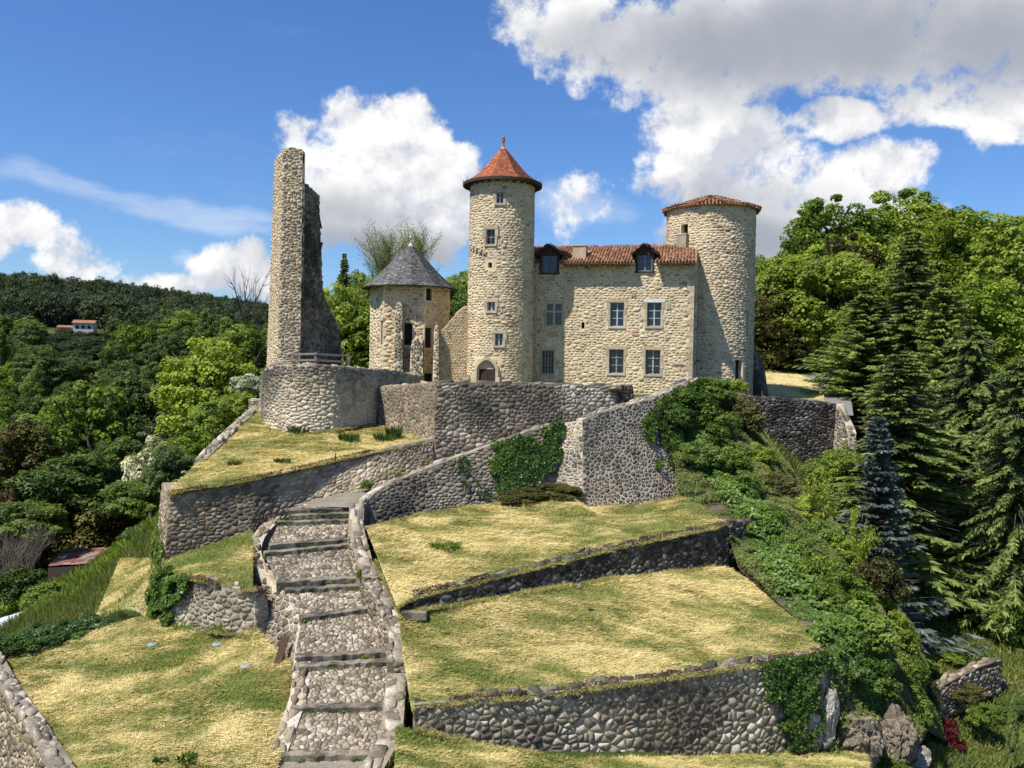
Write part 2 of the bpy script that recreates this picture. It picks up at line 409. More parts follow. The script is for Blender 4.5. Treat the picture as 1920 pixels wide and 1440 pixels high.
M['lf_grass'] = leaf_mat('grass_blades', [(0, (.072, .108, .024)), (.5, (.132, .168, .042)), (1, (.240, .240, .084))], .3)
M['hay'] = leaf_mat('cut_hay', [(0, (.15, .19, .04)), (.35, (.25, .26, .075)), (.6, (.42, .365, .13)), (.85, (.60, .505, .22)), (1, (.72, .61, .31))], .2, var=0, rough=.7)
M['sedum'] = leaf_mat('red_stonecrop', [(0, (.05, .03, .012)), (.5, (.11, .035, .018)), (1, (.17, .06, .03))], .1)
M['bark'] = simple_mat('bark', (.075, .06, .048), .95, var=.3, scale=5)
M['twig'] = simple_mat('twig', (.17, .145, .115), .95, var=.3, scale=5)

def ground_mat(name, stops, sc1=.8):
    m, nt, b = mat_nodes(name, .95, .1); P = geo_pos(nt)
    t = tint_of(nt)
    mp = nt.nodes.new('ShaderNodeMapping'); mp.inputs['Scale'].default_value = (3, 9, 6); mp.inputs['Rotation'].default_value = (0, 0, .3)
    nt.links.new(P, mp.inputs[0])
    n = nnoise(nt, mp.outputs[0], 1.0, 7, .72)
    f = nmath(nt, 'ADD', t, nmath(nt, 'MULTIPLY', nmath(nt, 'SUBTRACT', n, .5), sc1))
    c = nramp(nt, f, stops)
    nt.links.new(c, b.inputs['Base Color'])
    bump(nt, b, n, .12, .8); return m
M['lawn'] = ground_mat('mown_lawn', [(0, (.09, .13, .025)), (.35, (.17, .19, .05)), (.6, (.29, .27, .10)), (.85, (.43, .38, .18)), (1, (.52, .45, .24))])
M['wild'] = ground_mat('wild_ground', [(0, (.035, .05, .015)), (.5, (.07, .09, .025)), (.8, (.11, .12, .035)), (1, (.2, .18, .07))])
# ------------------------------------------------------------------ masonry: irregular stones as geometry
NR = 9
def voronoi_template(K, jx, jy, drop, seed, big=0):
    r = random.Random(seed); pts = {}
    for j in range(K):
        for i in range(K):
            if r.random() < drop: continue
            pts[(i, j)] = (i + .5 * (j % 2) + r.uniform(-jx, jx), j + r.uniform(-jy, jy))
    if big:
        ks = list(pts); r.shuffle(ks); fixed = set()
        for (i, j) in ks[:int(len(ks) * big)]:
            if (i, j) not in pts or (i, j) in fixed: continue
            o = j % 2; nb = [((i + 1) % K, j), ((i - 1) % K, j), ((i + o) % K, (j + 1) % K), ((i + o - 1) % K, (j + 1) % K), ((i + o) % K, (j - 1) % K), ((i + o - 1) % K, (j - 1) % K)]
            n_ = r.choice([3, 4, 6]); st = r.randrange(6)
            for q in (nb[st:] + nb[:st])[:n_]:
                if q in pts and q not in fixed: del pts[q]
            fixed.add((i, j)); fixed.update(nb)
    cells = []
    for (i, j), (x, y) in pts.items():
        nb = []
        for dj in range(-4, 5):
            for di in range(-4, 5):
                if di == 0 and dj == 0: continue
                ii, jj = i + di, j + dj
                q = pts.get((ii % K, jj % K))
                if q is None: continue
                nb.append((q[0] + (ii - ii % K), q[1] + (jj - jj % K)))
        nb.sort(key=lambda q: (q[0] - x) ** 2 + (q[1] - y) ** 2)
        poly = [(x - 2, y - 2), (x + 2, y - 2), (x + 2, y + 2), (x - 2, y + 2)]
        for qx, qy in nb[:26]:
            mx, my, nx, ny = (x + qx) / 2, (y + qy) / 2, qx - x, qy - y
            out = []
            for k in range(len(poly)):
                p, q = poly[k], poly[(k + 1) % len(poly)]
                dp = (p[0] - mx) * nx + (p[1] - my) * ny; dq = (q[0] - mx) * nx + (q[1] - my) * ny
                if dp <= 0: out.append(p)
                if (dp < 0 < dq) or (dq < 0 < dp):
                    t = dp / (dp - dq); out.append((p[0] + (q[0] - p[0]) * t, p[1] + (q[1] - p[1]) * t))
            poly = out
        P = [np.array(p) for p in poly]
        while len(P) > 7:
            e = [np.hypot(*(P[k] - P[(k + 1) % len(P)])) for k in range(len(P))]; k = int(np.argmin(e)); P[k] = (P[k] + P[(k + 1) % len(P)]) / 2; P.pop((k + 1) % len(P))
        while len(P) < NR:
            e = [np.hypot(*(P[k] - P[(k + 1) % len(P)])) for k in range(len(P))]; k = int(np.argmax(e)); a_, b_ = P[k], P[(k + 1) % len(P)]
            P.insert(k + 1, (a_ + b_) / 2 + np.array([r.uniform(-.05, .05), r.uniform(-.04, .04)]))
        cells.append(np.array(P))
    return np.array(cells), K
TPL = {'rubble': voronoi_template(26, .34, .22, .05, 1, .22), 'coursed': voronoi_template(20, .3, .12, .08, 2), 'wild': voronoi_template(26, .42, .4, .05, 3, .25), 'fine': voronoi_template(24, .36, .2, .12, 4, .06)}
MERGED = {}

def stones(parent, f, a0, a1, b0, b1, w, h, mat, kind='rubble', seed=0, gap=.02, prot=.04, holes=(), topf=None, botf=None, mask=None, tint=None, n_ind=300, name='stone', sep=True, only=None):
    T, K = TPL[kind]; rs = np.random.default_rng(seed + 11)
    ni, nj = int((a1 - a0) / (w * K)) + 2, int((b1 - b0) / (h * K)) + 2
    cells = []
    ox, oy = rs.uniform(0, K, 2)
    for i in range(-1, ni + 1):
        for j in range(-1, nj + 1):
            c = T + np.array([i * K - ox, j * K - oy]); c = c * np.array([w, h]) + np.array([a0, b0])
            cells.append(c)
    C = np.concatenate(cells); cen = C.mean(1)
    ok = (cen[:, 0] > a0) & (cen[:, 0] < a1) & (cen[:, 1] > b0) & (cen[:, 1] < b1)
    if topf is not None: ok &= cen[:, 1] < topf(cen[:, 0]) - h * .15
    if botf is not None: ok &= cen[:, 1] > botf(cen[:, 0]) - h * .5
    if mask is not None: ok &= mask(cen[:, 0], cen[:, 1])
    C, cen = C[ok], cen[ok]
    if len(C) == 0: return
    ok = np.ones(len(C), bool)
    C[:, :, 0] = np.clip(C[:, :, 0], a0, a1); C[:, :, 1] = np.clip(C[:, :, 1], b0, b1)
    for (x0, x1, y0, y1) in holes:
        near = (C[:, :, 0].max(1) > x0) & (C[:, :, 0].min(1) < x1) & (C[:, :, 1].max(1) > y0) & (C[:, :, 1].min(1) < y1)
        ins = near & (cen[:, 0] > x0) & (cen[:, 0] < x1) & (cen[:, 1] > y0) & (cen[:, 1] < y1); ok &= ~ins
        dx = np.maximum(x0 - cen[:, 0], cen[:, 0] - x1) / w; dy = np.maximum(y0 - cen[:, 1], cen[:, 1] - y1) / h
        hor = dx > dy
        for s, lim in ((near & hor & (cen[:, 0] < x0), ('x', 'min', x0)), (near & hor & (cen[:, 0] > x1), ('x', 'max', x1)),
                       (near & ~hor & (cen[:, 1] < y0), ('y', 'min', y0)), (near & ~hor & (cen[:, 1] > y1), ('y', 'max', y1))):
            k = 0 if lim[0] == 'x' else 1
            if s.any(): C[s, :, k] = (np.minimum if lim[1] == 'min' else np.maximum)(C[s, :, k], lim[2])
    C = C[ok]; cen = C.mean(1); n = len(C)
    if topf is not None: C[:, :, 1] = np.minimum(C[:, :, 1], topf(C[:, :, 0]))
    cen = C.mean(1)
    sz = np.sqrt(((C - cen[:, None]) ** 2).sum(2)).mean(1)
    keep = sz > .22 * min(w, h); C, cen = C[keep], cen[keep]; n = len(C)
    D = C - cen[:, None]; L = np.sqrt((D ** 2).sum(2, keepdims=True)) + 1e-6
    g = np.minimum(gap * .5 + gap * .5 * rs.random((n, 1, 1)), L * .3)
    R0 = cen[:, None] + D * (1 - g / L); D = D * (1 + rs.normal(0, .045, (n, NR, 1))); R0 = cen[:, None] + D * (1 - g / L); R1 = cen[:, None] + D * (1 - g / L) * (.88 + .11 * rs.random((n, NR, 1)))
    pr = prot * .75 * (rs.random((n, 1)) ** 1.2 * 1.25 + .08)
    H0 = np.full((n, NR), -.008); H1 = pr * (.8 + .35 * rs.random((n, NR))); tilt = rs.normal(0, .45, (n, 2))
    H1 = H1 + (D[:, :, 0] / w * tilt[:, :1] + D[:, :, 1] / h * tilt[:, 1:]) * np.abs(pr)
    A = np.concatenate([R0[:, :, 0], R1[:, :, 0], cen[:, :1]], 1); B = np.concatenate([R0[:, :, 1], R1[:, :, 1], cen[:, 1:]], 1)
    H = np.concatenate([H0, H1, H1.mean(1, keepdims=True) + np.abs(pr) * .12], 1); m = 2 * NR + 1
    V = f(A.ravel(), B.ravel(), H.ravel()).reshape(n, m, 3)
    tn = rs.random(n) if tint is None else tint(cen[:, 0], cen[:, 1], rs)
    k = np.arange(NR); k2 = (k + 1) % NR
    quads = np.stack([k, k2, NR + k2, NR + k], 1); tris = np.stack([NR + k, NR + k2, np.full(NR, 2 * NR)], 1)
    # the 300 that show largest become objects
    cw = V[:, -1]; dist = np.sqrt((cw ** 2).sum(1)) + .1
    nrm = np.cross(V[:, NR + 3] - V[:, NR], V[:, NR + 6] - V[:, NR]); area = np.sqrt((nrm ** 2).sum(1)) + 1e-9
    face = -(nrm * cw).sum(1) / dist
    inv = np.array(CR.transposed()); q = cw @ inv.T; zz = np.maximum(-q[:, 2], .1)
    vis = (np.abs(q[:, 0] / zz) < .62) & (np.abs(q[:, 1] / zz) < .47)
    score = face / dist ** 2 * vis * (L.mean((1, 2)) > 0)
    order = np.argsort(-score); ind = order[:n_ind] if n_ind else order[:0]; ind = ind[score[ind] > 0]
    for i in ind:
        c = V[i].mean(0)
        me = np_mesh(name, V[i] - c, tris, quads, np.full(m, tn[i])); me.materials.append(mat)
        o = bpy.data.objects.new(name, me); COL.objects.link(o); adopt(o, parent); o.location = c
    rest = np.setdiff1d(np.arange(n), ind)
    if len(rest):
        off = (np.arange(len(rest)) * m)[:, None, None]
        MERGED.setdefault((parent.name, mat.name), []).append((parent, mat, name, V[rest].reshape(-1, 3), (tris[None] + off).reshape(-1, 3), (quads[None] + off).reshape(-1, 4), np.repeat(tn[rest], m)))

def flush_merged():
    for lst in MERGED.values():
        vo = 0; Vs, Ts, Qs, Tn = [], [], [], []
        for (_p, _m, _n, V, T, Q, t) in lst:
            Vs.append(V); Ts.append(T + vo); Qs.append(Q + vo); Tn.append(t); vo += len(V)
        obj('masonry' if lst[0][2] == 'stone' else lst[0][2] + '_bed', np_mesh('masonry', np.concatenate(Vs), np.concatenate(Ts), np.concatenate(Qs), np.concatenate(Tn)), lst[0][1], lst[0][0], 'stuff')

def grid_body(mb, f, ac, bc, holes=(), depth=.35, h0=0.0):
    """surface over the cuts ac x bc with real openings"""
    ac = sorted(set([round(x, 4) for x in list(ac) + [v for h in holes for v in h[:2]]])); bc = sorted(set([round(x, 4) for x in list(bc) + [v for h in holes for v in h[2:4]]]))
    A, B = np.meshgrid(ac, bc, indexing='ij'); P = f(A.ravel(), B.ravel(), np.full(A.size, h0)); nb = len(bc)
    fs = []
    for i in range(len(ac) - 1):
        for j in range(nb - 1):
            am, bm = (ac[i] + ac[i + 1]) / 2, (bc[j] + bc[j + 1]) / 2
            if any(h[0] < am < h[1] and h[2] < bm < h[3] for h in holes): continue
            fs.append((i * nb + j, (i + 1) * nb + j, (i + 1) * nb + j + 1, i * nb + j + 1))
    mb.add(P, fs)
    for (x0, x1, y0, y1) in holes:
        aa = [x for x in ac if x0 - 1e-6 <= x <= x1 + 1e-6]
        def strip(pl):
            a = np.array([p[0] for p in pl]); b = np.array([p[1] for p in pl]); n = len(pl)
            Q = np.concatenate([f(a, b, np.full(n, h0)), f(a, b, np.full(n, h0 - depth))])
            mb.add(Q, [(k, k + 1, n + k + 1, n + k) for k in range(n - 1)])
        strip([(x, y1) for x in aa]); strip([(x, y0) for x in aa][::-1]); strip([(x0, y0), (x0, y1)]); strip([(x1, y1), (x1, y0)])

class WallMap:
    """a wall face from matching top and bottom polylines, ordered left to right seen from its outer side; a = metres along, b = world z"""
    def __init__(s, top, bot, smooth=0):
        top = [Vector(p) for p in top]; bot = [Vector(p) for p in bot]
        if smooth:
            def cr(p):
                q = []
                for i in range(len(p) - 1):
                    p0, p1, p2, p3 = p[max(i - 1, 0)], p[i], p[i + 1], p[min(i + 2, len(p) - 1)]
                    for k in range(smooth):
                        t = k / smooth
                        q.append(.5 * ((2 * p1) + (p2 - p0) * t + (2 * p0 - 5 * p1 + 4 * p2 - p3) * t * t + (3 * p1 - p0 - 3 * p2 + p3) * t ** 3))
                return q + [p[-1]]
            top, bot = cr(top), cr(bot)
        T, B = np.array(top), np.array(bot)
        d = np.hypot(*(np.diff((T + B)[:, :2] / 2, axis=0)).T); s.u = np.concatenate([[0], np.cumsum(d)]); s.L = s.u[-1]
        s.T, s.B = T, B
        mid = (T + B)[:, :2] / 2; tg = np.gradient(mid, axis=0) if len(mid) > 2 else np.repeat(mid[1:] - mid[:1], 2, 0)
        if not smooth and len(mid) > 2:
            tg = np.vstack([mid[1:] - mid[:-1], mid[-1:] - mid[-2:-1]])
        tg = tg / np.hypot(tg[:, 0], tg[:, 1])[:, None]; s.n = np.stack([tg[:, 1], -tg[:, 0]], 1); s.step = not smooth
        s.zmin, s.zmax = B[:, 2].min(), T[:, 2].max()
    def ztop(s, a): return np.interp(a, s.u, s.T[:, 2])
    def zbot(s, a): return np.interp(a, s.u, s.B[:, 2])
    def nrm(s, a):
        if s.step:
            i = np.clip(np.searchsorted(s.u, a, side='right') - 1, 0, len(s.u) - 2); return s.n[i]
        n = np.stack([np.interp(a, s.u, s.n[:, k]) for k in (0, 1)], 1); return n / np.hypot(n[:, 0], n[:, 1])[:, None]
    def f(s, A, B, H):
        A = np.asarray(A, float); B = np.asarray(B, float)
        zt, zb = s.ztop(A), s.zbot(A); t = (B - zb) / np.maximum(zt - zb, .05)
        t = np.clip(t, -.5, 1.3)
        x = np.interp(A, s.u, s.B[:, 0]) * (1 - t) + np.interp(A, s.u, s.T[:, 0]) * t
        y = np.interp(A, s.u, s.B[:, 1]) * (1 - t) + np.interp(A, s.u, s.T[:, 1]) * t
        n = s.nrm(A)
        return np.stack([x + n[:, 0] * H, y + n[:, 1] * H, B], 1)
    def cap(s, off=.0):
        def g(A, Dp, H):     # a along, Dp = depth into the wall
            n = s.nrm(A); x = np.interp(A, s.u, s.T[:, 0]) - n[:, 0] * Dp; y = np.interp(A, s.u, s.T[:, 1]) - n[:, 1] * Dp
            return np.stack([x, y, s.ztop(A) + off + H], 1)
        return g
    def back(s, th):
        def g(A, B, H):      # mirrored: a runs from the far end
            A2 = s.L - np.asarray(A, float); n = s.nrm(A2)
            x = np.interp(A2, s.u, s.T[:, 0]) - n[:, 0] * (th + H); y = np.interp(A2, s.u, s.T[:, 1]) - n[:, 1] * (th + H)
            return np.stack([x, y, B], 1)
        return g

def wall(name, label, cat, top, bot, th, smat, mmat, w=.4, h=.24, kind='rubble', smooth=0, seed=0, gap=.03, prot=.06, holes=(), capw=.42, capmat=None, back=False, ends=True, group=None, rag=.06, tint=None, n_ind=300, cap=True, parent=None, mask=None):
    wm = WallMap(top, bot, smooth); w, h, prot = w * .55, h * .60, prot * .42; gap *= .8
    t = parent or thing(name, label, cat, Vector(wm.f([wm.L / 2], [wm.zbot(np.array([wm.L / 2]))[0]], [0])[0]), group)
    hold = t
    mb = MB(); na = max(2, int(wm.L / .5)); nb = 9
    a = np.unique(np.concatenate([np.linspace(0, wm.L, na), wm.u])) if wm.step else np.linspace(0, wm.L, na)
    # face (levels follow top and bottom), with openings cut when asked
    zt, zb = wm.ztop(a), wm.zbot(a)
    if holes:
        bc = np.linspace(wm.zmin, wm.zmax, 14)
        def ff(A, B, H): return wm.f(A, np.clip(B, wm.zbot(A), wm.ztop(A)), H)
        grid_body(mb, ff, a, bc, holes, min(th * .8, .8))
    else:
        A, TT = np.meshgrid(a, np.linspace(0, 1, nb), indexing='ij'); Z = wm.zbot(A.ravel()) * (1 - TT.ravel()) + wm.ztop(A.ravel()) * TT.ravel()
        P = wm.f(A.ravel(), Z, (vnoise(A.ravel() * 1.3, Z * 1.3, seed) - 1.0) * .012)
        mb.add(P, [(i * nb + j, (i + 1) * nb + j, (i + 1) * nb + j + 1, i * nb + j + 1) for i in range(len(a) - 1) for j in range(nb - 1)])
    n = len(a); g = wm.cap()
    F_ = wm.f(a, zt, np.zeros(n)); C0 = g(a, np.full(n, th), np.zeros(n)); B0 = C0.copy(); B0[:, 2] = zb - .3
    mb.add(np.concatenate([F_, C0]), [(k, k + 1, n + k + 1, n + k) for k in range(n - 1)])
    mb.add(np.concatenate([C0, B0]), [(k, k + 1, n + k + 1, n + k) for k in range(n - 1)])
    Fb = wm.f(a, zb, np.zeros(n))
    for e, s_ in ((0, 1), (n - 1, -1)):
        q = [F_[e], C0[e], B0[e], Fb[e]]
        mb.add(q, [(0, 1, 2, 3) if s_ > 0 else (3, 2, 1, 0)])
    mb.build('wall_core', mmat, t)
    hs = [(x0 - .02, x1 + .02, y0 - .02, y1 + .02) for x0, x1, y0, y1 in holes]
    ragf = lambda A: wm.ztop(A) + (vnoise(np.asarray(A) * 2.2, np.asarray(A) * 0, seed + 5) - .6) * rag
    stones(t, wm.f, 0, wm.L, wm.zmin - .2, wm.zmax + .05, w, h, smat, kind, seed, gap, prot, hs, ragf, wm.zbot, mask, tint, n_ind)
    if cap: stones(t, wm.cap(), 0, wm.L, .0, th, capw * .8, min(capw * .62, th * .42), capmat or smat, 'wild', seed + 1, gap * 1.2, .11, n_ind=300 if capmat is not None and capmat is not smat and n_ind else 0)
    if back:
        bk = wm.back(th); stones(t, bk, 0, wm.L, wm.zmin - .2, wm.zmax, w, h, smat, kind, seed + 2, gap, prot, (), lambda A: wm.ztop(wm.L - A), lambda A: wm.zbot(wm.L - A), None, tint, 0)
    if ends:
        for e in (0.0, wm.L - 1e-3):
            nn = wm.nrm(np.array([e]))[0]; sg = -1 if e == 0 else 1
            tx = np.array([-nn[1], nn[0]]) * sg      # outward along the wall
            z1, z0 = float(wm.ztop(e)), float(wm.zbot(e)) - .2
            def fe(A, B, H, e=e, nn=nn, tx=tx, sg=sg):
                dd = th - A if sg < 0 else A
                base = wm.f(np.full(len(A), e), B, np.zeros(len(A)))
                return np.stack([base[:, 0] - nn[0] * dd + tx[0] * H, base[:, 1] - nn[1] * dd + tx[1] * H, B], 1)
            stones(t, fe, 0, th, z0, z1, min(w, th * .7), h, smat, kind, seed + 3, gap, prot * .6, n_ind=0, tint=tint)
    return t, wm

# ------------------------------------------------------------------ base terrain: one sheet, thin-plate through known points
def Z(px, py, Y): p = U(px, py, Y); return (p.x, p.y, p.z)
CP = [Z(300, 1065, 35.6), Z(295, 985, 42), Z(200, 1065, 44), Z(100, 1150, 41), Z(30, 1165, 41), Z(250, 1110, 38), Z(200, 1160, 36.5), Z(20, 1190, 45), Z(160, 1062, 62), Z(60, 1230, 33.5),
      Z(795, 1368, 24.6), Z(900, 1400, 24.6), Z(1080, 1440, 25), Z(1300, 1428, 27), Z(1470, 1412, 28.5), Z(1600, 1430, 29), Z(1700, 1435, 31.5),
      Z(1750, 1240, 45), Z(1870, 1400, 38), Z(1900, 1100, 55), Z(1900, 1000, 64), Z(1580, 1000, 57), Z(1700, 1000, 60), Z(1600, 1200, 46), Z(1920, 1290, 42),
      (-50, 62, -19.5), (-45, 85, -21), (-28, 85, -16), (-70, 120, -22), (-35, 120, -16), (-100, 160, -18), (-20, 75, -8.5), (-16, 58, -5.5), (-110, 90, -24),
      (-60, 180, -8), (-100, 220, -1), Z(150, 624, 270), (-150, 310, 13), (-90, 300, 8), (-170, 360, 21), (-60, 350, 10), (-250, 350, 25), (-20, 260, 5), (-90, 420, 14), (-220, 460, 26), (0, 420, 10), (-300, 420, 30),
      (-8, 56, -2.7), (0, 56, -2.6), (8, 57, -2.6), (16, 62, -2.4), (-6, 68, -2.9), (10, 72, -2.6), (-14, 90, -3.5), (0, 100, -2), (20, 90, -1.0),
      (-24, 100, -6), (-10, 130, 0), (20, 140, 6), (30, 90, 0), (27, 74, -2.6), (33, 78, -2.2), (36, 92, .2), (50, 110, 6), (80, 130, 14), (60, 160, 15), (120, 170, 24), (60, 80, -2), (75, 75, -8), (70, 60, -13), (90, 90, 0),
      (100, 260, 28), (200, 300, 34), (250, 150, 20), (150, 80, -4), (120, 50, -14),
      (-14.5, 42, -7.5), (-12, 36, -9.3), (-9, 44, -6), (-6, 40, -7.5), (-3, 46, -6.2), (2, 47, -5.6), (8, 50, -4), (-8, 33, -10.2), (-5.5, 28, -12), (-4, 25, -12.6),
      (0, 42, -8.3), (6, 40, -8.6), (3, 34, -9.8), (9, 35.5, -9.7), (-1, 30, -10.3), (5, 28, -11.3), (-1, 26, -11.2), (10, 31, -10.8), (10, 44, -7.4), (15, 47, -7.5),
      (-14, 27, -12.8), (-10, 30, -11.4), (-18, 33, -12), (-14, 33, -11.3), (-24, 27, -14.5), (-24, 38, -14.5), (-35, 42, -17.5), (-35, 25, -18), (0, 18, -13.6), (12, 18, -15), (-15, 18, -15), (0, 5, -15), (0, -15, -16), (-30, 5, -18), (30, 5, -18), (30, 25, -17), (45, 40, -17), (60, 20, -18), (-60, 30, -21), (80, -20, -18), (-80, -20, -20), (0, -60, -18)]
CPa = np.array(CP, float)
def _k(r2): return np.where(r2 > 0, r2 * np.log(np.maximum(r2, 1e-9)) * .5, 0)
_n = len(CPa); S_ = 50.0; Xc = CPa[:, :2] / S_
_A = np.zeros((_n + 3, _n + 3)); _A[:_n, :_n] = _k(((Xc[:, None] - Xc[None]) ** 2).sum(2)) + np.eye(_n) * 2e-4
_A[:_n, _n] = 1; _A[:_n, _n + 1:] = Xc; _A[_n, :_n] = 1; _A[_n + 1:, :_n] = Xc.T
_w = np.linalg.solve(_A, np.concatenate([CPa[:, 2], np.zeros(3)]))
def terr(x, y):
    x = np.atleast_1d(np.asarray(x, float)); y = np.atleast_1d(np.asarray(y, float))
    xs, ys = np.clip(x, -420, 420), np.clip(y, -80, 560)
    out = np.empty(len(x))
    for i in range(0, len(x), 20000):
        p = np.stack([xs[i:i + 20000], ys[i:i + 20000]], 1) / S_
        out[i:i + 20000] = _k(((p[:, None] - Xc[None]) ** 2).sum(2)) @ _w[:_n] + _w[_n] + p @ _w[_n + 1:]
    out = np.clip(out, -30, 50)
    return out + (fbm(x * .25, y * .25, 3, 3) - .5) * .5 * np.clip((y - 20) / 30, 0, 1)
def tz(x, y): return float(terr([x], [y])[0])
def axis(lo, hi, flo, fhi, fine):
    a = list(np.arange(flo, fhi, fine)); s = fine; v = fhi
    while v < hi: a.append(v); s *= 1.09; v += s
    a.append(hi); s = fine; v = flo - fine
    while v > lo: a.insert(0, v); s *= 1.09; v -= s
    a.insert(0, lo); return np.array(a)
gx, gy = axis(-2500, 2500, -42, 45, .6), axis(-600, 3500, 16, 75, .6)
GX, GY = np.meshgrid(gx, gy, indexing='ij'); GZ = terr(GX.ravel(), GY.ravel())
ny = len(gy); ii, jj = np.meshgrid(np.arange(len(gx) - 1), np.arange(ny - 1), indexing='ij'); ii = ii.ravel(); jj = jj.ravel()
q = np.stack([ii * ny + jj, (ii + 1) * ny + jj, (ii + 1) * ny + jj + 1, ii * ny + jj + 1], 1)
ground = obj('ground', np_mesh('ground', np.stack([GX.ravel(), GY.ravel(), GZ], 1), None, q, fbm(GX.ravel() * .3, GY.ravel() * .3, 9, 4) * 1.2 - .1, True), M['wild'], None, 'structure')

# ------------------------------------------------------------------ terraced lawns, path
PATCH = {}
def poly_len(pts, n):
    P = np.array([tuple(p) for p in pts], float); d = np.sqrt((np.diff(P, axis=0) ** 2).sum(1)); c = np.concatenate([[0], np.cumsum(d)])
    s = np.linspace(0, c[-1], n); return np.stack([np.interp(s, c, P[:, k]) for k in range(3)], 1)
def tint_lawn(x, y, seed, bias=0.0):
    big = fbm(x * .32, y * .5, seed, 3); mid = fbm(x * 1.1 + fbm(x * .4, y * .4, 77) * 3, y * 2.6, seed + 5, 3)
    return np.clip((big - .5) * 1.35 + (mid - .5) * 1.0 + .60 + bias, 0, 1)
def patch(name, back, front, nu, nv, mat, seed, amp=.10, bias=0.0, mids=(), drape=0):
    """a lawn lofted from its far edge over optional middle lines to its near edge"""
    rows = [poly_len(p, nu) for p in (back, *mids, front)]; skirt = rows[-1].copy(); R = np.array(rows)
    s = np.linspace(0, len(rows) - 1, nv); i = np.minimum(s.astype(int), len(rows) - 2); t = (s - i)[:, None, None]
    P = R[i] * (1 - t) + R[i + 1] * t; P = P.reshape(-1, 3)
    edge = np.minimum(np.tile(np.arange(nu), nv), nu - 1 - np.tile(np.arange(nu), nv)); e2 = np.repeat(np.minimum(np.arange(nv), nv - 1 - np.arange(nv)), nu)
    fade = np.clip(np.minimum(edge, e2) / 4, 0, 1)
    P[:, 2] += ((fbm(P[:, 0] * .5, P[:, 1] * .5, seed, 3) - .5) * 3 * amp + (fbm(P[:, 0] * 2.4, P[:, 1] * 4.5, seed + 2, 2) - .5) * .10) * fade
    if drape: tt_ = terr(P[:, 0], P[:, 1]) + drape; P[:, 2] = tt_ if drape < .1 else np.maximum(P[:, 2], tt_)
    skirt[:, 2] -= (1.2 if name == 'castle_lawn' else .02); P = np.concatenate([P, skirt]); nv += 1
    a, b = np.meshgrid(np.arange(nv - 1), np.arange(nu - 1), indexing='ij'); a = a.ravel(); b = b.ravel()
    qd = np.stack([(a + 1) * nu + b, (a + 1) * nu + b + 1, a * nu + b + 1, a * nu + b], 1)
    o = obj(name, np_mesh(name, P, None, qd, tint_lawn(P[:, 0], P[:, 1], seed, bias), True), mat, None, 'structure')
    PATCH[o.name] = (P.reshape(nv, nu, 3)[:-1], seed, bias); return o
def sample_patch(key, n, rs):
    P, seed, bias = PATCH[key]; nv, nu = P.shape[:2]
    A = P[:-1, :-1]; E1 = P[:-1, 1:] - A; E2 = P[1:, :-1] - A
    ar = np.sqrt((np.cross(E1, E2) ** 2).sum(2)); pr = (ar / ar.sum()).ravel()
    c = rs.choice(len(pr), n, p=pr); i, j = c // (nu - 1), c % (nu - 1); s, t = rs.random((2, n, 1))
    Q = (P[i, j] * (1 - s) + P[i, j + 1] * s) * (1 - t) + (P[i + 1, j] * (1 - s) + P[i + 1, j + 1] * s) * t
    return Q, ar.sum()

L0b = [U(-64, 1190, 32.1), U(0, 1216, 31.6), U(120, 1200, 32), U(250, 1160, 33.2), U(300, 1158, 33.3), U(420, 1170, 32), U(480, 1180, 31)]
L0f = [U(132, 1522, 22.8), U(200, 1500, 22.8), U(420, 1500, 23.2), U(512, 1480, 23.8)]
L0m = [U(16, 1318, 27.7), U(80, 1335, 27.4), U(250, 1320, 27.6), U(480, 1275, 28.2), U(560, 1262, 28.6)]
patch('mown_lawn', L0b, L0f, 90, 70, M['lawn'], 21, .12, .04, mids=(L0m,))
# strip of lawn left of the corner wall
_up = lambda px, py, Y: U(px, py, Y) + Vector((0, 0, max(0, tz(U(px, py, Y).x, Y) + .22 - U(px, py, Y).z)))
patch('mown_lawn', [_up(225, 1060, 41), _up(292, 1050, 39)], [_up(175, 1178, 35.5), _up(300, 1160, 33.6)], 24, 30, M['lawn'], 22, .05, -.05, drape=.12)
L2b = [U(318, 918, 35.5), U(372, 866, 40), U(425, 812, 44.5), U(470, 765, 49), U(500, 757, 51)]
patch('upper_lawn', L2b, [U(318, 926, 35.1), U(480, 899, 36.8), U(630, 864, 39.8), U(806, 828, 44.0)], 70, 60, M['lawn'], 23, .10, .05,
      mids=([U(318, 922, 35.4), U(400, 880, 38.2), U(500, 820, 43.4), U(620, 806, 44.5), U(700, 794, 47.2), U(810, 825, 44.6)],))
patch('small_lawn', [U(305, 1052, 35.2), U(400, 1020, 35.3), U(474, 994, 36)], [U(330, 1079, 32.6), U(380, 1092, 31.6), U(474, 1106, 31.3)], 30, 30, M['lawn'], 24, .08, -.12)
T1b = [U(686, 990, 34.2), U(800, 962, 37.2), U(935, 944, 40), U(1060, 925, 41.5), U(1090, 947, 41.6), U(1180, 949, 41.5), U(1270, 934, 41.5), U(1300, 938, 41)]
T1f = [U(745, 1140, 29.2), U(778, 1120, 29.5), U(980, 1072, 31.5), U(1160, 1028, 33.9), U(1364, 985, 37)]
patch('terrace_lawn', T1b, T1f, 90, 60, M['lawn'], 25, .10, .0)
T2b = [U(748, 1158, 28.8), U(778, 1145, 29.6), U(980, 1112, 31.0), U(1160, 1083, 33.6), U(1360, 1062, 36.8)]
T2f = [U(772, 1335, 24.4), U(795, 1322, 24.6), U(1000, 1306, 25.3), U(1280, 1268, 27), U(1545, 1226, 29.2)]
patch('terrace_lawn', T2b, T2f, 90, 60, M['lawn'], 26, .10, -.02, mids=([U(755, 1225, 27.2), U(1100, 1190, 29.6), U(1480, 1140, 33.2)],))
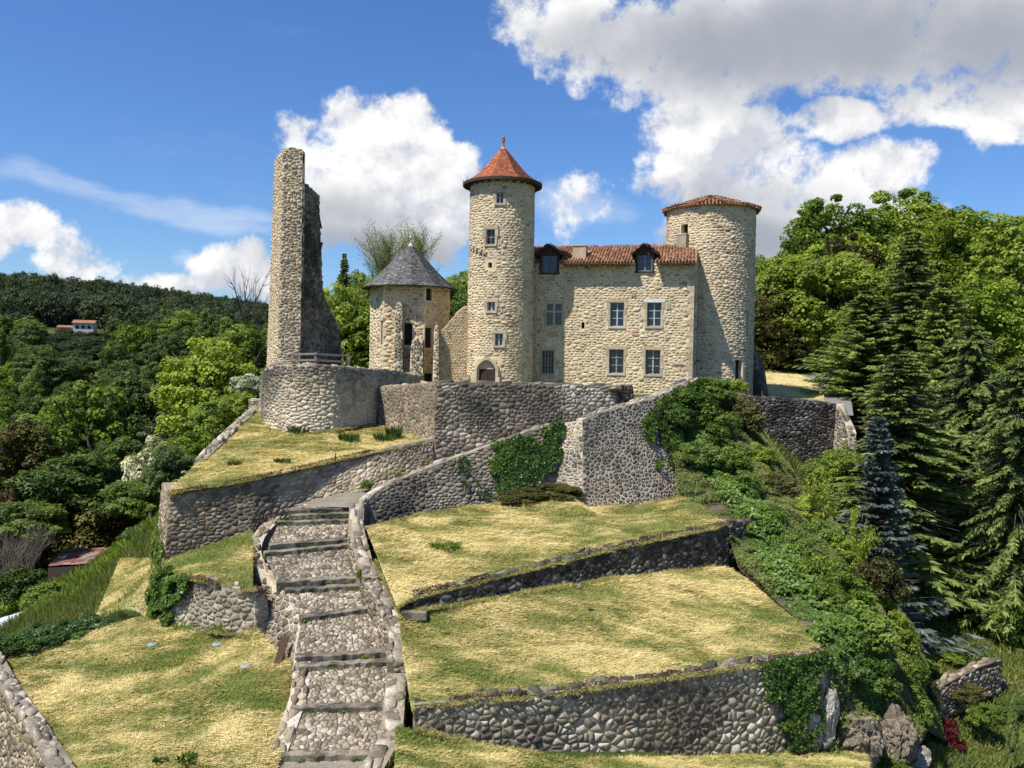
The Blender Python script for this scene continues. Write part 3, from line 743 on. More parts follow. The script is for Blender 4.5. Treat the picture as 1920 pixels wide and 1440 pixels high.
patch('castle_lawn', [U(1418, 690, 84), U(1450, 694, 84), U(1490, 699, 82)], [U(1418, 757, 64), U(1480, 757, 64.5), U(1548, 758, 65)], 30, 24, M['lawn'], 27, .03, .16,
      mids=([U(1418, 712, 76), U(1480, 712, 76), U(1540, 718, 74)],))
patch('lower_slope', [U(742, 1362, 24.5), U(900, 1395, 24.5), U(1080, 1425, 25.2), U(1300, 1420, 27), U(1480, 1408, 28.8), U(1620, 1400, 30)], [U(735, 1560, 19), U(1080, 1560, 20), U(1300, 1560, 21.5), U(1660, 1560, 22)], 70, 30, M['lawn'], 28, .12, -.22)
patch('garden_lawn', [U(1690, 1222, 46.5), U(1760, 1212, 47), U(1860, 1180, 48)], [U(1690, 1285, 42.2), U(1750, 1290, 42), U(1850, 1262, 42.5)], 20, 14, M['wild'], 29, .05, 0, drape=.05)
patch('garden_lawn', [U(1800, 1420, 37), U(1850, 1385, 38.5), U(1960, 1350, 40)], [U(1780, 1500, 34), U(1860, 1500, 34), U(1980, 1480, 34)], 20, 14, M['wild'], 30, .03, 0, drape=.05)
# courtyard in front of the castle and the drive that leads to it
patch('courtyard', [(-13, 64, -2.15), (-4, 66, -2.15), (6, 66, -2.1), (13, 64, -2.0)], [(-8, 52, -1.9), (-4, 48, -2.0), (2, 48.6, -2.1), (6.8, 51, -2.2), (11.5, 52, -1.9)], 30, 16, M['lawn'], 31, .03, -.2)
mb = MB(); ln = [(U(1430, 688, 95), U(1425, 692, 93)), (U(1462, 694, 90), U(1448, 696, 88)), (U(1508, 701, 84), U(1486, 703, 83)), (U(1556, 710, 79), U(1516, 712, 78)), (U(1584, 722, 74), U(1536, 724, 74)), (U(1592, 738, 70), U(1546, 740, 70)), (U(1597, 757, 66), U(1546, 760, 66)), (U(1600, 780, 63), U(1545, 782, 63))]
for a_, b_ in ln: a_.z += .05; b_.z += .05
mb.add([p for l in ln for p in l], [(2 * k + 1, 2 * k + 3, 2 * k + 2, 2 * k) for k in range(len(ln) - 1)])
mb.build('road', M['asphalt'], None, kind='structure')
path_l = [(-9.6, 37.6, -6.35), (-7.6, 39.4, -6.0), (-6.2, 41.4, -5.5), (-4.6, 44.0, -5.0), (-1, 45.8, -4.6), (3.5, 48.2, -3.6), (6.6, 50.6, -2.5), (8.2, 54, -2.1)]
path_r = [(-6.95, 36.95, -6.3), (-6.2, 38.3, -6.0), (-4.8, 40.2, -5.7), (-2.2, 42.2, -5.2), (.6, 43.3, -4.7), (4.8, 45.3, -3.8), (7.4, 47.9, -2.9), (10.4, 51.2, -2.1)]
patch('path', path_l, path_r, 50, 8, M['gravel'], 32, .02, 0)
# ------------------------------------------------------------------ retaining and terrace walls
def down(p, z): return Vector((p[0], p[1], z))
def dz(p, d, out=(0, 0)): return Vector((p[0] + out[0], p[1] + out[1], p[2] + d))
def tn_var(lo=0.0, hi=1.0, fl=.5, seed=4):
    """stone tone: random, with patches of paler and darker stones"""
    def g(a, b, rs):
        return np.clip(rs.random(len(a)) * .75 + (fbm(a * .35, b * .5, seed, 3) - fl) * 1.6 + .12, lo, hi)
    return g
# big wall left of the steps: corner at (322,925)
BWt = [U(320, 925, 35.2), U(480, 897, 37), U(630, 862, 40), U(700, 846, 41.6), U(812, 822, 43.9)]
BWb = [U(306, 1062, 34.9), U(470, 1008, 36.0), U(530, 975, 37.4), U(690, 905, 39.6), U(812, 862, 43.2)]
for p in BWb: p.z -= .3
wall('retaining_wall', 'long brown rubble retaining wall under the upper lawn, left of the top steps', 'wall', BWt, BWb, .6, M['brown_stone'], M['grey_mortar'], .40, .22, 'rubble', 0, 41, .03, .05, cap=False, tint=tn_var())
# its narrow return to the left
r0, r1 = U(320, 925, 35.2), U(299, 925, 40.2); r0b, r1b = U(306, 1062, 34.9), U(283, 1062, 40.0); r0b.z -= .3
r1 = U(304, 905, 41); r1b = U(284, 1085, 38.5)
wall('retaining_wall', 'narrow battered return of the big retaining wall, seen edge-on at its left corner', 'wall', [r1, r0], [r1b, r0b], .6, M['brown_stone'], M['grey_mortar'], .46, .3, 'coursed', 0, 42, .03, .05, cap=False, n_ind=120)
# low coping left of the upper lawn
q0, q1, q2, q3 = U(366, 868, 40.2), U(425, 808, 44.8), U(470, 768, 49.0), U(498, 757, 51)
wall('parapet_wall', 'low pale coping wall running up the left edge of the upper lawn', 'wall', [dz(q2, .12), dz(q1, .15), dz(q0, .2)], [dz(q2, -3, (-.5, 0)), dz(q1, -3, (-.5, 0)), dz(q0, -2.4, (-.5, 0))], .55, M['grey_stone'], M['grey_mortar'], .45, .3, seed=43, n_ind=80, capmat=M['cap_stone'])
s0, s1 = U(466, 748, 53), U(500, 750, 52)
wall('wall_stub', 'short grey wall stub under the cream blossom beside the ruin', 'wall', [s0, s1], [dz(s0, -1.6), dz(s1, -1.6)], .4, M['grey_stone'], M['grey_mortar'], .4, .25, seed=44, n_ind=30)
# lower small wall with ivy on its left end
LWt = [U(292, 1092, 34.0), U(345, 1080, 32.6), U(385, 1088, 31.7), U(430, 1103, 31.2), U(478, 1106, 31.3), U(500, 1108, 31.9)]
LWb = [U(285, 1160, 33.9), U(310, 1172, 32.6), U(385, 1180, 31.5), U(430, 1183, 31.1), U(480, 1200, 30.9), U(510, 1205, 31.4)]
for p in LWb: p.z -= .3
wall('terrace_wall', 'small pale rubble wall below the little lawn, ivy over its left end', 'wall', LWt, LWb, .5, M['bastion_stone'], M['pale_mortar'], .36, .24, 'wild', 0, 45, .04, .08, rag=.25, tint=tn_var(.1))
# ------ steps
RS = [(542, 956, 660, 952), (544, 966, 657, 962), (520, 979, 654, 974), (506, 1021, 652, 1010), (497, 1036, 653, 1021), (519, 1092, 667, 1083), (535, 1106, 676, 1097), (566, 1158, 691, 1140), (553, 1232, 724, 1222), (560, 1249, 727, 1239), (544, 1327, 729, 1323), (505, 1417, 711, 1413)]
EDG = []
for (xl, yl, xr, yr) in RS:
    yc, xc = (yl + yr) / 2, (xl + xr) / 2
    Yc = 22.59 / ((yc - 679) / F + .4417); z = U(xc, yc, Yc).z
    def onz(px, py): d = ray(px, py); return d * (z / d.z)
    EDG.append((onz(xl, yl), onz(xr, yr), z))
steps = thing('stairway', None, None, (0, 0, 0)); steps['kind'] = 'structure'; del_keys = [k for k in ('label', 'category') if k in steps.keys()]
rr = .17
for i, (l, r, z) in enumerate(EDG):
    along = (r - l).normalized(); backv = Vector((-along.y, along.x, 0)).normalized()
    mb = MB(); n = 17; vs = []
    for k in range(n):
        t = k / (n - 1); p = l.lerp(r, t); j = random.uniform(-.045, .045); zj = random.uniform(-.022, .015)
        a = p + backv * j
        vs += [a + Vector((0, 0, -rr - .25)), a + backv * -.01 + Vector((0, 0, zj - .02)), a + backv * .025 + Vector((0, 0, zj)), a + backv * .30 + Vector((0, 0, .01 + zj)), a + backv * .31 + Vector((0, 0, -.3))]
    fs = []
    for k in range(n - 1):
        for m_ in range(4): fs.append((k * 5 + m_, (k + 1) * 5 + m_, (k + 1) * 5 + m_ + 1, k * 5 + m_ + 1))
    fs += [(4, 3, 2, 1, 0), tuple((n - 1) * 5 + m_ for m_ in range(5))]
    mb.add(vs, fs, random.random()); mb.build('step', M['step_stone'], steps)
# cobbled treads between the kerbs
for i in range(len(EDG)):
    l, r, z = EDG[i]
    along = (r - l).normalized(); bk = Vector((-along.y, along.x, 0)).normalized()
    if i > 0: L2_, R2_, z2 = EDG[i - 1]; z2 = z2 - rr
    else: L2_, R2_, z2 = Vector((-9.2, 38.2, 0)), Vector((-6.4, 38.2, 0)), z + .05
    f0, f1 = l + bk * .28, r + bk * .28
    b0, b1 = down(L2_, z2), down(R2_, z2)
    if (b0 - f0).length < .55: continue
    P0, P1, P2, P3 = [np.array(v) for v in (down(f0, z), down(f1, z), b1, b0)]
    def ft(A, B, H, P0=P0, P1=P1, P2=P2, P3=P3):
        s, t = np.asarray(A)[:, None], np.asarray(B)[:, None]
        return (P0 * (1 - s) + P1 * s) * (1 - t) + (P3 * (1 - s) + P2 * s) * t + np.array([[0, 0, 1.0]]) * np.asarray(H)[:, None]
    A, B = np.meshgrid(np.linspace(0, 1, 12), np.linspace(0, 1, 8), indexing='ij'); V = ft(A.ravel(), B.ravel(), -.004 + 0 * A.ravel())
    ii, jj = np.meshgrid(np.arange(11), np.arange(7), indexing='ij'); ii = ii.ravel(); jj = jj.ravel()
    obj('tread', np_mesh('tread', V, None, np.stack([ii * 8 + jj, (ii + 1) * 8 + jj, (ii + 1) * 8 + jj + 1, ii * 8 + jj + 1], 1), np.full(len(V), .5)), M['cobble_bed'], steps)
    Wd, Dp = float(np.linalg.norm(P1 - P0)), float(np.linalg.norm((P3 + P2 - P0 - P1) / 2))
    cw = .125
    stones(steps, ft, 0, 1, 0, 1, cw / Wd, cw * .8 / Dp, M['cobble'], 'wild', 60 + i, .012 / Wd * 2.0, .028, n_ind=(60 if i >= 5 else 0), name='cobble')
# bottom apron below the last step
e = EDG[-1]; patch('cobbled_path', [dz(e[0], -rr - .02), dz(e[1], -rr - .02)], [Vector((-8.2, 22, -12.6)), Vector((-4.4, 22, -12.6))], 14, 10, M['gravel'], 33, .03, 0)
# ------ left side wall of the steps
def S(px, py, Y, up=0): p = U(px, py, Y); p.z += up; return p
lt = [S(512, 966, 37.6), S(474, 1002, 35.6), S(462, 1040, 34.2), S(478, 1062, 33.6), S(508, 1090, 32.7), S(534, 1112, 31.8), S(560, 1165, 30.3), S(552, 1224, 28.9), S(545, 1300, 27.2), S(520, 1370, 25.9), S(503, 1412, 25.1)]
lb = [S(505, 1000, 37.4), S(470, 1030, 35.6), S(457, 1085, 34.2), S(462, 1110, 33.4), S(472, 1145, 32.4), S(488, 1182, 31.4), S(520, 1236, 29.9), S(545, 1262, 28.7), S(540, 1325, 27.2), S(512, 1392, 25.8), S(496, 1432, 25.0)]
for p in lb: p.z -= .25
wall('stair_side_wall', 'rubble side wall dropping along the left of the steps', 'wall', lt, lb, .55, M['grey_stone'], M['pale_mortar'], .34, .24, 'wild', 2, 46, .04, .08, capmat=M['brown_stone'], rag=.25, tint=tn_var(.05), capw=.34)
# parapet right of the steps: three lengths, each with its own coping height
def rp(i, off, up):
    l, r, z = EDG[i]; along = (r - l).normalized(); return Vector((r.x + along.x * off, r.y + along.y * off, z + up))
def par(idx, up, tag_l, seed, th=.62, dn=-.8, first=None, last=None, matw='brown_stone'):
    top = [rp(i, .02, up) for i in idx]; bot = [rp(i, -.04, dn) for i in idx]
    if first is not None: top.insert(0, first[0]); bot.insert(0, first[1])
    if last is not None: top.append(last[0]); bot.append(last[1])
    return wall('parapet_wall', tag_l, 'wall', top, bot, th, M[matw], M['grey_mortar'], .34, .22, 'rubble', 0, seed, .03, .05, capmat=M['cap_stone'], back=True, rag=.1, capw=.36)
par([2, 3, 4, 5, 6], .62, 'upper length of the parapet right of the steps, ending in a thick block', 47, last=(rp(6, .02, .62) + Vector((.2, -.5, -.2)), rp(6, -.04, -.8) + Vector((.2, -.5, -.2))))
e6 = rp(6, .02, .45) + Vector((.2, -.52, -.2)); e6b = rp(6, -.04, -.9) + Vector((.2, -.52, -.2))
lastp = rp(9, .02, .75) + Vector((.12, -1.0, -.45)); lastb = rp(9, -.04, -.9) + Vector((.12, -1.0, -.45))
par([7, 8, 9], .75, 'middle length of the stair parapet with thick pale slabs on top', 48, .78, first=(e6, e6b), last=(lastp, lastb))
l2 = lastp + Vector((-.02, -.03, -.35)); l2b = lastb + Vector((-.02, -.03, -.3))
wall('parapet_wall', 'lowest length of the stair parapet, thick pale slab top running out of the frame', 'wall', [l2, rp(11, .02, .55), Vector((-4.35, 22.4, -11.6))], [l2b, rp(11, -.04, -1.0), Vector((-4.35, 22.4, -13.4))], .66, M['brown_stone'], M['grey_mortar'], .34, .22, 'rubble', 0, 49, .03, .05, capmat=M['cap_stone'], back=True, rag=.08, capw=.4)
# curved wall of the upper path, seen from outside
pt = [S(681, 956, 36.6), S(690, 938, 37.8), S(722, 912, 38.7), S(800, 879, 40.2), S(870, 852, 41.3), S(935, 830, 42.1), S(1000, 806, 42.6), S(1058, 790, 42.9)]
pb = [S(686, 1000, 36.3), S(694, 990, 37.2), S(730, 985, 38.0), S(800, 968, 39.4), S(870, 955, 40.4), S(935, 948, 41.2), S(1000, 945, 41.8), S(1058, 945, 42.2)]
for p in pb: p.z -= .3
PWT, PWB = pt, pb
wall('path_wall', 'dark curved rubble wall beside the upper path, ivy patch near its right end', 'wall', pt, pb, .45, M['grey_stone'], M['grey_mortar'], .40, .22, 'rubble', 3, 50, .035, .06, capmat=M['cap_stone'], rag=.05, capw=.5, tint=tn_var(0, .8))
# buttress-like corner and the big bulging wall under the gate
bt = [S(1056, 792, 43.0), S(1075, 790, 42.6), S(1092, 787, 42.2)]; bb = [S(1020, 935, 42.6), S(1058, 948, 41.6), S(1092, 962, 40.9)]
wall('corner_buttress', 'pale mortared corner face between the ivy patch and the dark bulging wall', 'wall', bt, bb, .5, M['bastion_stone'], M['pale_mortar'], .36, .22, 'rubble', 0, 51, .04, .05, rag=.05, ends=False, cap=False)
ct = [S(1092, 787, 42.2), S(1140, 768, 43.6), S(1190, 755, 45.2), S(1240, 738, 47.4), S(1292, 718, 50.0), S(1312, 710, 51.3)]
cb = [S(1092, 962, 40.9), S(1140, 966, 41.2), S(1190, 966, 41.6), S(1240, 958, 42.4), S(1292, 950, 43.8), S(1312, 945, 45)]
CWT, CWB = ct, cb
wall('terrace_wall', 'tall dark bulging wall of rounded stones with pale joints under the castle gate', 'wall', ct, cb, .5, M['grey_stone'], M['pale_mortar'], .34, .23, 'rubble', 3, 52, .045, .05, capmat=M['cap_stone'], rag=.10, ends=False, tint=lambda a, b, rs: np.clip(rs.random(len(a)) * .6 + .05, 0, 1), capw=.4)
# terrace walls between the lawns on the right
wt = [S(777, 1116, 29.5), S(980, 1070, 31.5), S(1160, 1026, 33.9), S(1366, 984, 37.1), S(1410, 975, 38.4)]; wb = [S(777, 1148, 29.3), S(980, 1116, 31.3), S(1160, 1086, 33.6), S(1362, 1070, 36.9), S(1410, 1070, 38.2)]
for p in wb: p.z -= .3
wall('terrace_wall', 'low dark mossy wall between the upper and lower right lawns', 'wall', wt, wb, .45, M['dark_stone'], M['dark_mortar'], .34, .22, 'wild', 0, 53, .04, .09, rag=.12, capw=.4, capmat=M['dark_stone'])
wt = [S(778, 1322, 24.5), S(1000, 1303, 25.3), S(1280, 1265, 27), S(1548, 1222, 29.2)]; wb = [S(778, 1400, 24.5), S(1000, 1450, 25.2), S(1280, 1452, 26.9), S(1530, 1452, 28.8)]
for p in wb: p.z -= .3
wall('terrace_wall', 'tall grey rubble retaining wall below the lower right lawn, along the bottom edge', 'wall', wt, wb, .5, M['grey_stone'], M['grey_mortar'], .36, .26, 'wild', 0, 54, .05, .09, rag=.12, capw=.4, capmat=M['dark_stone'], tint=tn_var(.1, 1), back=False)
wt = [S(1530, 1232, 29.0), S(1545, 1228, 29.2), S(1572, 1300, 29.4)]; wb = [S(1500, 1400, 28.5), S(1530, 1400, 28.6), S(1566, 1385, 29)]
wall('wall_end', 'pale mortared end of the bottom wall beside the ivy curtain', 'wall', wt, wb, .5, M['cap_stone'], M['pale_mortar'], .4, .3, 'wild', 0, 55, .05, .05, n_ind=40)
# bottom left corner wall
wt = [S(-60, 1185, 32.0), S(0, 1300, 28.3), S(40, 1360, 26.5), S(95, 1450, 24.2), S(130, 1520, 22.8)]; wt = [dz(p, .22) for p in wt]; wb = [dz(p, -3.0, (-.5, -.3)) for p in wt]
wall('boundary_wall', 'dark leaning wall cutting the bottom left corner', 'wall', wt, wb, .55, M['brown_stone'], M['grey_mortar'], .3, .22, 'wild', 0, 56, .03, .07, capmat=M['cap_stone'], rag=.1, capw=.3)
# dark wall behind the ivy spur, under the drive
wt = [S(1360, 741, 60), S(1420, 744, 60.6), S(1500, 750, 61.6), S(1568, 757, 62.5)]; wb = [S(1360, 930, 59.6), S(1420, 950, 60), S(1500, 960, 61), S(1560, 965, 61.6)]
wall('retaining_wall', 'tall blackened retaining wall under the drive, right of the castle', 'wall', wt, wb, .6, M['dark_stone'], M['dark_mortar'], .40, .26, 'rubble', 0, 57, .03, .05, rag=.05, capw=.5)
wt = [S(1568, 757, 62.5), S(1586, 800, 61.0), S(1590, 812, 60.5)]; wb = [S(1560, 870, 62), S(1580, 880, 61), S(1592, 885, 60)]
wall('buttress_wall', 'sloping grey buttress at the right end of the blackened wall', 'wall', wt, wb, .6, M['grey_stone'], M['pale_mortar'], .42, .28, 'rubble', 0, 58, .03, .05, n_ind=60)
# garden wall at lower right
wt = [S(1742, 1300, 38), S(1790, 1275, 39), S(1840, 1250, 40.5), S(1880, 1238, 41.5)]; wb = [dz(p, -1.6) for p in wt]
wall('garden_wall', 'low leaning stone wall above the garden beds at lower right', 'wall', wt, wb, .5, M['brown_stone'], M['dark_mortar'], .34, .24, 'wild', 0, 59, .04, .09, rag=.3)
wt = [S(1868, 1275, 42), S(1925, 1290, 42.5)]; wb = [dz(p, -1.3) for p in wt]
wall('garden_wall', 'short pale dry-stone wall at the right edge of the garden', 'wall', wt, wb, .5, M['cap_stone'], M['dark_mortar'], .38, .24, 'wild', 0, 60, .04, .09, rag=.2, n_ind=60)
# small slab steps between the two right lawns
for n_, (x0, x1, y, Y) in enumerate([(748, 776, 1134, 29.6), (752, 800, 1148, 29.0)]):
    p = U(x0, y, Y); fr = (p, Vector((1, .05, 0)).normalized(), Vector((0, 0, 1)), Vector((0, -1, 0))); mb = MB()
    mb.box(fr, 0, (x1 - x0) / F * Y, -.25, 0, -.3, .1); o = mb.build('stone_slab', M['step_stone']); tag(o, ('upper' if n_ == 0 else 'lower') + ' of the two stone slabs stepping between the right lawns', 'step', 'slabs between the right lawns')

# ------------------------------------------------------------------ bastion and central terrace wall
bt = [S(489, 700, 49.5), S(499, 690, 46.2), S(520, 684, 44.9), S(560, 683, 44.2), S(610, 684.5, 44.3), S(650, 688, 45.2), S(690, 692, 47), S(740, 697, 50), S(792, 705, 54)]
bb = [S(484, 800, 49), S(495, 822, 46), S(520, 826, 44.6), S(560, 818, 43.8), S(610, 812, 43.9), S(650, 806, 44.9), S(690, 800, 46.8), S(740, 790, 49.9), S(792, 780, 54)]
for p in bb: p.z -= .4
wall('bastion_wall', 'curved bastion wall carrying the ruin, grey above and pale below', 'wall', bt, bb, .6, M['bastion_stone'], M['pale_mortar'], .42, .23, 'rubble', 3, 61, .035, .07, rag=.1, capw=.5, ends=False, tint=lambda a, b, rs: np.clip(rs.random(len(a)) * .6 + .30 - .36 * (b + 1.9) + (fbm(a * .4, b * .6, 9, 3) - .5) * .8, 0, 1))
# bastion terrace floor
mb = MB(); pts = [Vector((p.x, p.y + .3, p.z - .12)) for p in bt]; bk = [Vector((p.x * .6 - 3, 58, -.6)) for p in bt]
mb.add(pts + bk, [(k, k + 1, len(pts) + k + 1, len(pts) + k) for k in range(len(pts) - 1)]); mb.build('bastion_floor', M['gravel'], None, kind='structure')
cwt = [S(686, 729.5, 48.6), S(750, 723, 46.4), S(818, 716.5, 44.3)]; cwb = [S(692, 800, 48.3), S(740, 812, 46.3), S(812, 872, 43.6)]
for p in cwb: p.z -= .3
cwm = WallMap(cwt, cwb)
def wall_ab(wm, px, py):
    best = None
    for a in np.linspace(0, wm.L, 200):
        for b in (0,):
            p = wm.f(np.array([a]), np.array([wm.zbot(a)]), np.array([0.]))[0]; x, y = PX((p[0], p[1], p[2]))
            if best is None or abs(x - px) < best[0]: best = (abs(x - px), a, p)
    d = ray(px, py); return best[1], d.z / d.y * best[2][1]
ha, hb = wall_ab(cwm, 704, 783)
wall('terrace_wall', 'left arm of the angled terrace wall, with a drain hole at its foot', 'wall', cwt, cwb, .55, M['brown_stone'], M['grey_mortar'], .22, .30, 'rubble', 0, 62, .025, .04, holes=[(ha - .45, ha + .35, hb - .5, hb + .45)], rag=.04, ends=False, capw=.45, tint=tn_var(.1, .95))
cwt = [S(818, 716.5, 44.3), S(1000, 719.5, 47), S(1180, 724, 50)]; cwb = [S(812, 872, 43.6), S(1000, 875, 46), S(1180, 830, 49.6)]
wall('terrace_wall', 'long right arm of the angled terrace wall in front of the castle', 'wall', cwt, cwb, .55, M['grey_stone'], M['grey_mortar'], .44, .27, 'rubble', 0, 63, .035, .055, rag=.04, ends=False, capw=.5, tint=tn_var(.12, 1))
bq = S(1166, 724, 49.6); mb_t = [S(1165, 724, 49.4), S(1187, 724.5, 49.9)]; mb_b = [S(1163, 775, 49.1), S(1192, 775, 49.6)]
wall('buttress', 'square dark buttress ending the terrace wall at the gate', 'buttress', mb_t, mb_b, .6, M['dark_stone'], M['dark_mortar'], .42, .3, 'coursed', 0, 64, .02, .04, n_ind=40)
gt = [S(1272, 712, 53), S(1290, 709, 53.4), S(1310, 713, 53.8)]; gb = [S(1270, 748, 52.8), S(1290, 748, 53), S(1320, 735, 53.2)]
wall('wall_stub', 'short pale wall stub against the right corner of the manor', 'wall', gt, gb, .5, M['cap_stone'], M['pale_mortar'], .26, .2, 'wild', 0, 65, .03, .06, n_ind=60)
# timber fence on the bastion
fn = thing('wooden_fence', 'weathered two-rail timber fence on top of the curved bastion', 'fence', U(592, 682, 45.4))
fo = Vector((0, 0, 0))
fp = [(532, 661, 681, 45.9), (592, 660, 681, 45.1), (654, 664, 684, 46.0)]
for (px, y1, y0, Y) in fp:
    a, b = U(px, y1, Y) - fo, U(px, y0 + 6, Y) - fo; mb = MB(); mb.box((b, Vector((1, 0, 0)), Vector((0, 0, 1)), Vector((0, -1, 0))), -.06, .06, 0, (a - b).length, -.06, .06); mb.build('post', M['wood_grey'], fn)
for (ya, yb) in ((664.5, 677),) * 1:
    for dy in (0, 11.5):
        for k in range(2):
            p0, p1 = fp[k], fp[k + 1]; a = U(p0[0] - 2, p0[1] + 3.5 + dy, p0[3] - .1) - fo; b = U(p1[0] + 2, p1[1] + 3.5 + dy, p1[3] - .1) - fo
            r = (b - a).normalized(); mb = MB(); mb.box((a, r, Vector((0, 0, 1)), Vector((r.y, -r.x, 0))), 0, (b - a).length, -.055, .055, -.02, .02); mb.build('rail', M['wood_grey'], fn)
# sloping post of rusty iron at the stair side wall, stake
a, b = U(522, 1240, 29.2), U(535, 1195, 29.6); mb = MB(); mb.box((a, Vector((1, 0, 0)), (b - a).normalized(), Vector((0, -1, 0))), -.12, .12, -.3, (b - a).length, -.08, .08)
tag(mb.build('iron_post', M['rust']), 'short rusty post leaning against the stair side wall', 'post')

# ------------------------------------------------------------------ castle
def local_frame(f, a, b, h=0.0):
    p = Vector(f(np.array([a]), np.array([b]), np.array([h]))[0]); q = Vector(f(np.array([a + .05]), np.array([b]), np.array([h]))[0])
    r = q - p; r.z = 0; r.normalize(); return (p, r, Vector((0, 0, 1)), Vector((r.y, -r.x, 0)))

def window(parent, f, a0, a1, b0, b1, cols, rows, frame_m, dep=.22, bars=0, surround=True, name='window', fw=.05, sill=True, cm=0, lintel_m=None, sw=.2, stone_cross=False):
    """a window in an opening of the wall: frame with sashes, each pane, bars, dressed surround"""
    ac, bc = (a0 + a1) / 2, (b0 + b1) / 2; fr = local_frame(f, ac, bc); o, r, u, n = fr; w, h = a1 - a0, b1 - b0
    W, H = w / 2, h / 2; mb = MB()
    z0, z1 = -dep - .05, -dep
    mb.box(fr, -W, -W + fw, -H, H, z0, z1); mb.box(fr, W - fw, W, -H, H, z0, z1); mb.box(fr, -W + fw, W - fw, -H, -H + fw, z0, z1); mb.box(fr, -W + fw, W - fw, H - fw, H, z0, z1)
    iw, ih = w - 2 * fw, h - 2 * fw; cwid = (iw) / cols; rh = ih / rows; br = .028
    for c in range(1, cols): mb.box(fr, -W + fw + c * cwid - br * (1.6 if cols == 2 else 1), -W + fw + c * cwid + br * (1.6 if cols == 2 else 1), -H + fw, H - fw, z0 + .005, z1 + .012)
    for q in range(1, rows):
        for c in range(cols): mb.box(fr, -W + fw + c * cwid + br * 1.6, -W + fw + (c + 1) * cwid - br * 1.6, -H + fw + q * rh - br * .7, -H + fw + q * rh + br * .7, z0 + .008, z1 + .006)
    wo = mb.build(name, frame_m, parent)
    for c in range(cols):
        for q in range(rows):
            mb = MB(); mb.box(fr, -W + fw + c * cwid + br, -W + fw + (c + 1) * cwid - br, -H + fw + q * rh + br * .5, -H + fw + (q + 1) * rh - br * .5, z0 + .018, z0 + .026); mb.build('pane', M['glass'], wo)
    for k in range(bars):
        x = -W + (k + .5) * w / bars; mb = MB(); mb.box(fr, x - .014, x + .014, -H, H, -.10, -.075); mb.build('bar', M['iron'], wo)
    if bars:
        for q in (-.25, .25): mb = MB(); mb.box(fr, -W, W, q * h - .014, q * h + .014, -.075, -.055); mb.build('bar', M['iron'], wo)
    # back board so that the opening is closed
    mb = MB(); mb.box(fr, -W, W, -H, H, -dep - .12, -dep - .08); mb.build('backing', M['dark_inside'], wo)
    if surround:
        zz = .035
        mb = MB(); mb.box(fr, -W - sw * 1.15, W + sw * 1.15, H, H + sw * 1.2, -.1, zz + .01, random.random()); mb.build('lintel', lintel_m or M['ashlar'], wo)
        if sill: mb = MB(); mb.box(fr, -W - sw * .7, W + sw * .7, -H - .14, -H, -.12, zz + .04, random.random()); mb.build('sill', M['ashlar'], wo)
        nj = max(2, int(h / .42))
        for sgn in (-1, 1):
            for k in range(nj):
                x = sw * (1.25 if k % 2 else .8); y0 = -H + k * h / nj; mb = MB()
                xa, xb = (-W - x, -W - .002) if sgn < 0 else (W + .002, W + x)
                mb.box(fr, xa, xb, y0 + .008, y0 + h / nj - .008, -.1, zz + random.uniform(-.012, .008), random.random()); mb.build('jamb_stone', M['ashlar'], wo)
    return wo

def hole(parent, f, a0, a1, b0, b1, dep=.4):
    fr = local_frame(f, (a0 + a1) / 2, (b0 + b1) / 2); W, H = (a1 - a0) / 2, (b1 - b0) / 2; mb = MB()
    mb.box(fr, -W, W, -H, H, -dep, -dep + .03); mb.build('opening', M['dark_inside'], parent)  # near-black board closing the hole, shade of the inside put into its colour

class CylMap:
    """round tower face: a = metres along at radius r (a=0 faces the camera), b = z"""
    def __init__(s, c, r0, r1, z0, z1): s.c, s.r0, s.r1, s.z0, s.z1 = c, r0, r1, z0, z1; s.R = (r0 + r1) / 2; s.th0 = math.atan2(-c[1], -c[0])
    def rad(s, z): return s.r0 + (s.r1 - s.r0) * np.clip((z - s.z0) / (s.z1 - s.z0), -1, 1.2)
    def f(s, A, B, H):
        th = s.th0 + np.asarray(A, float) / s.R; r = s.rad(np.asarray(B, float)) + H
        return np.stack([s.c[0] + r * np.cos(th), s.c[1] + r * np.sin(th), np.asarray(B, float) + 0 * th], 1)
    def ab(s, px, py):
        d = ray(px, py); R = s.R
        for _ in range(3):
            A = d.x ** 2 + d.y ** 2; Bq = d.x * s.c[0] + d.y * s.c[1]; Cq = s.c[0] ** 2 + s.c[1] ** 2 - R * R
            disc = max(Bq * Bq - A * Cq, 0); t = (Bq - math.sqrt(disc)) / A; R = float(s.rad(d.z * t))
        x, y, z = d.x * t - s.c[0], d.y * t - s.c[1], d.z * t
        an = math.atan2(y, x) - s.th0; an = (an + math.pi) % (2 * math.pi) - math.pi
        return an * s.R, z
    def rect(s, x0, x1, y0, y1):
        ym = (y0 + y1) / 2; xm = (x0 + x1) / 2; return (s.ab(x0, ym)[0], s.ab(x1, ym)[0], s.ab(xm, y1)[1], s.ab(xm, y0)[1])

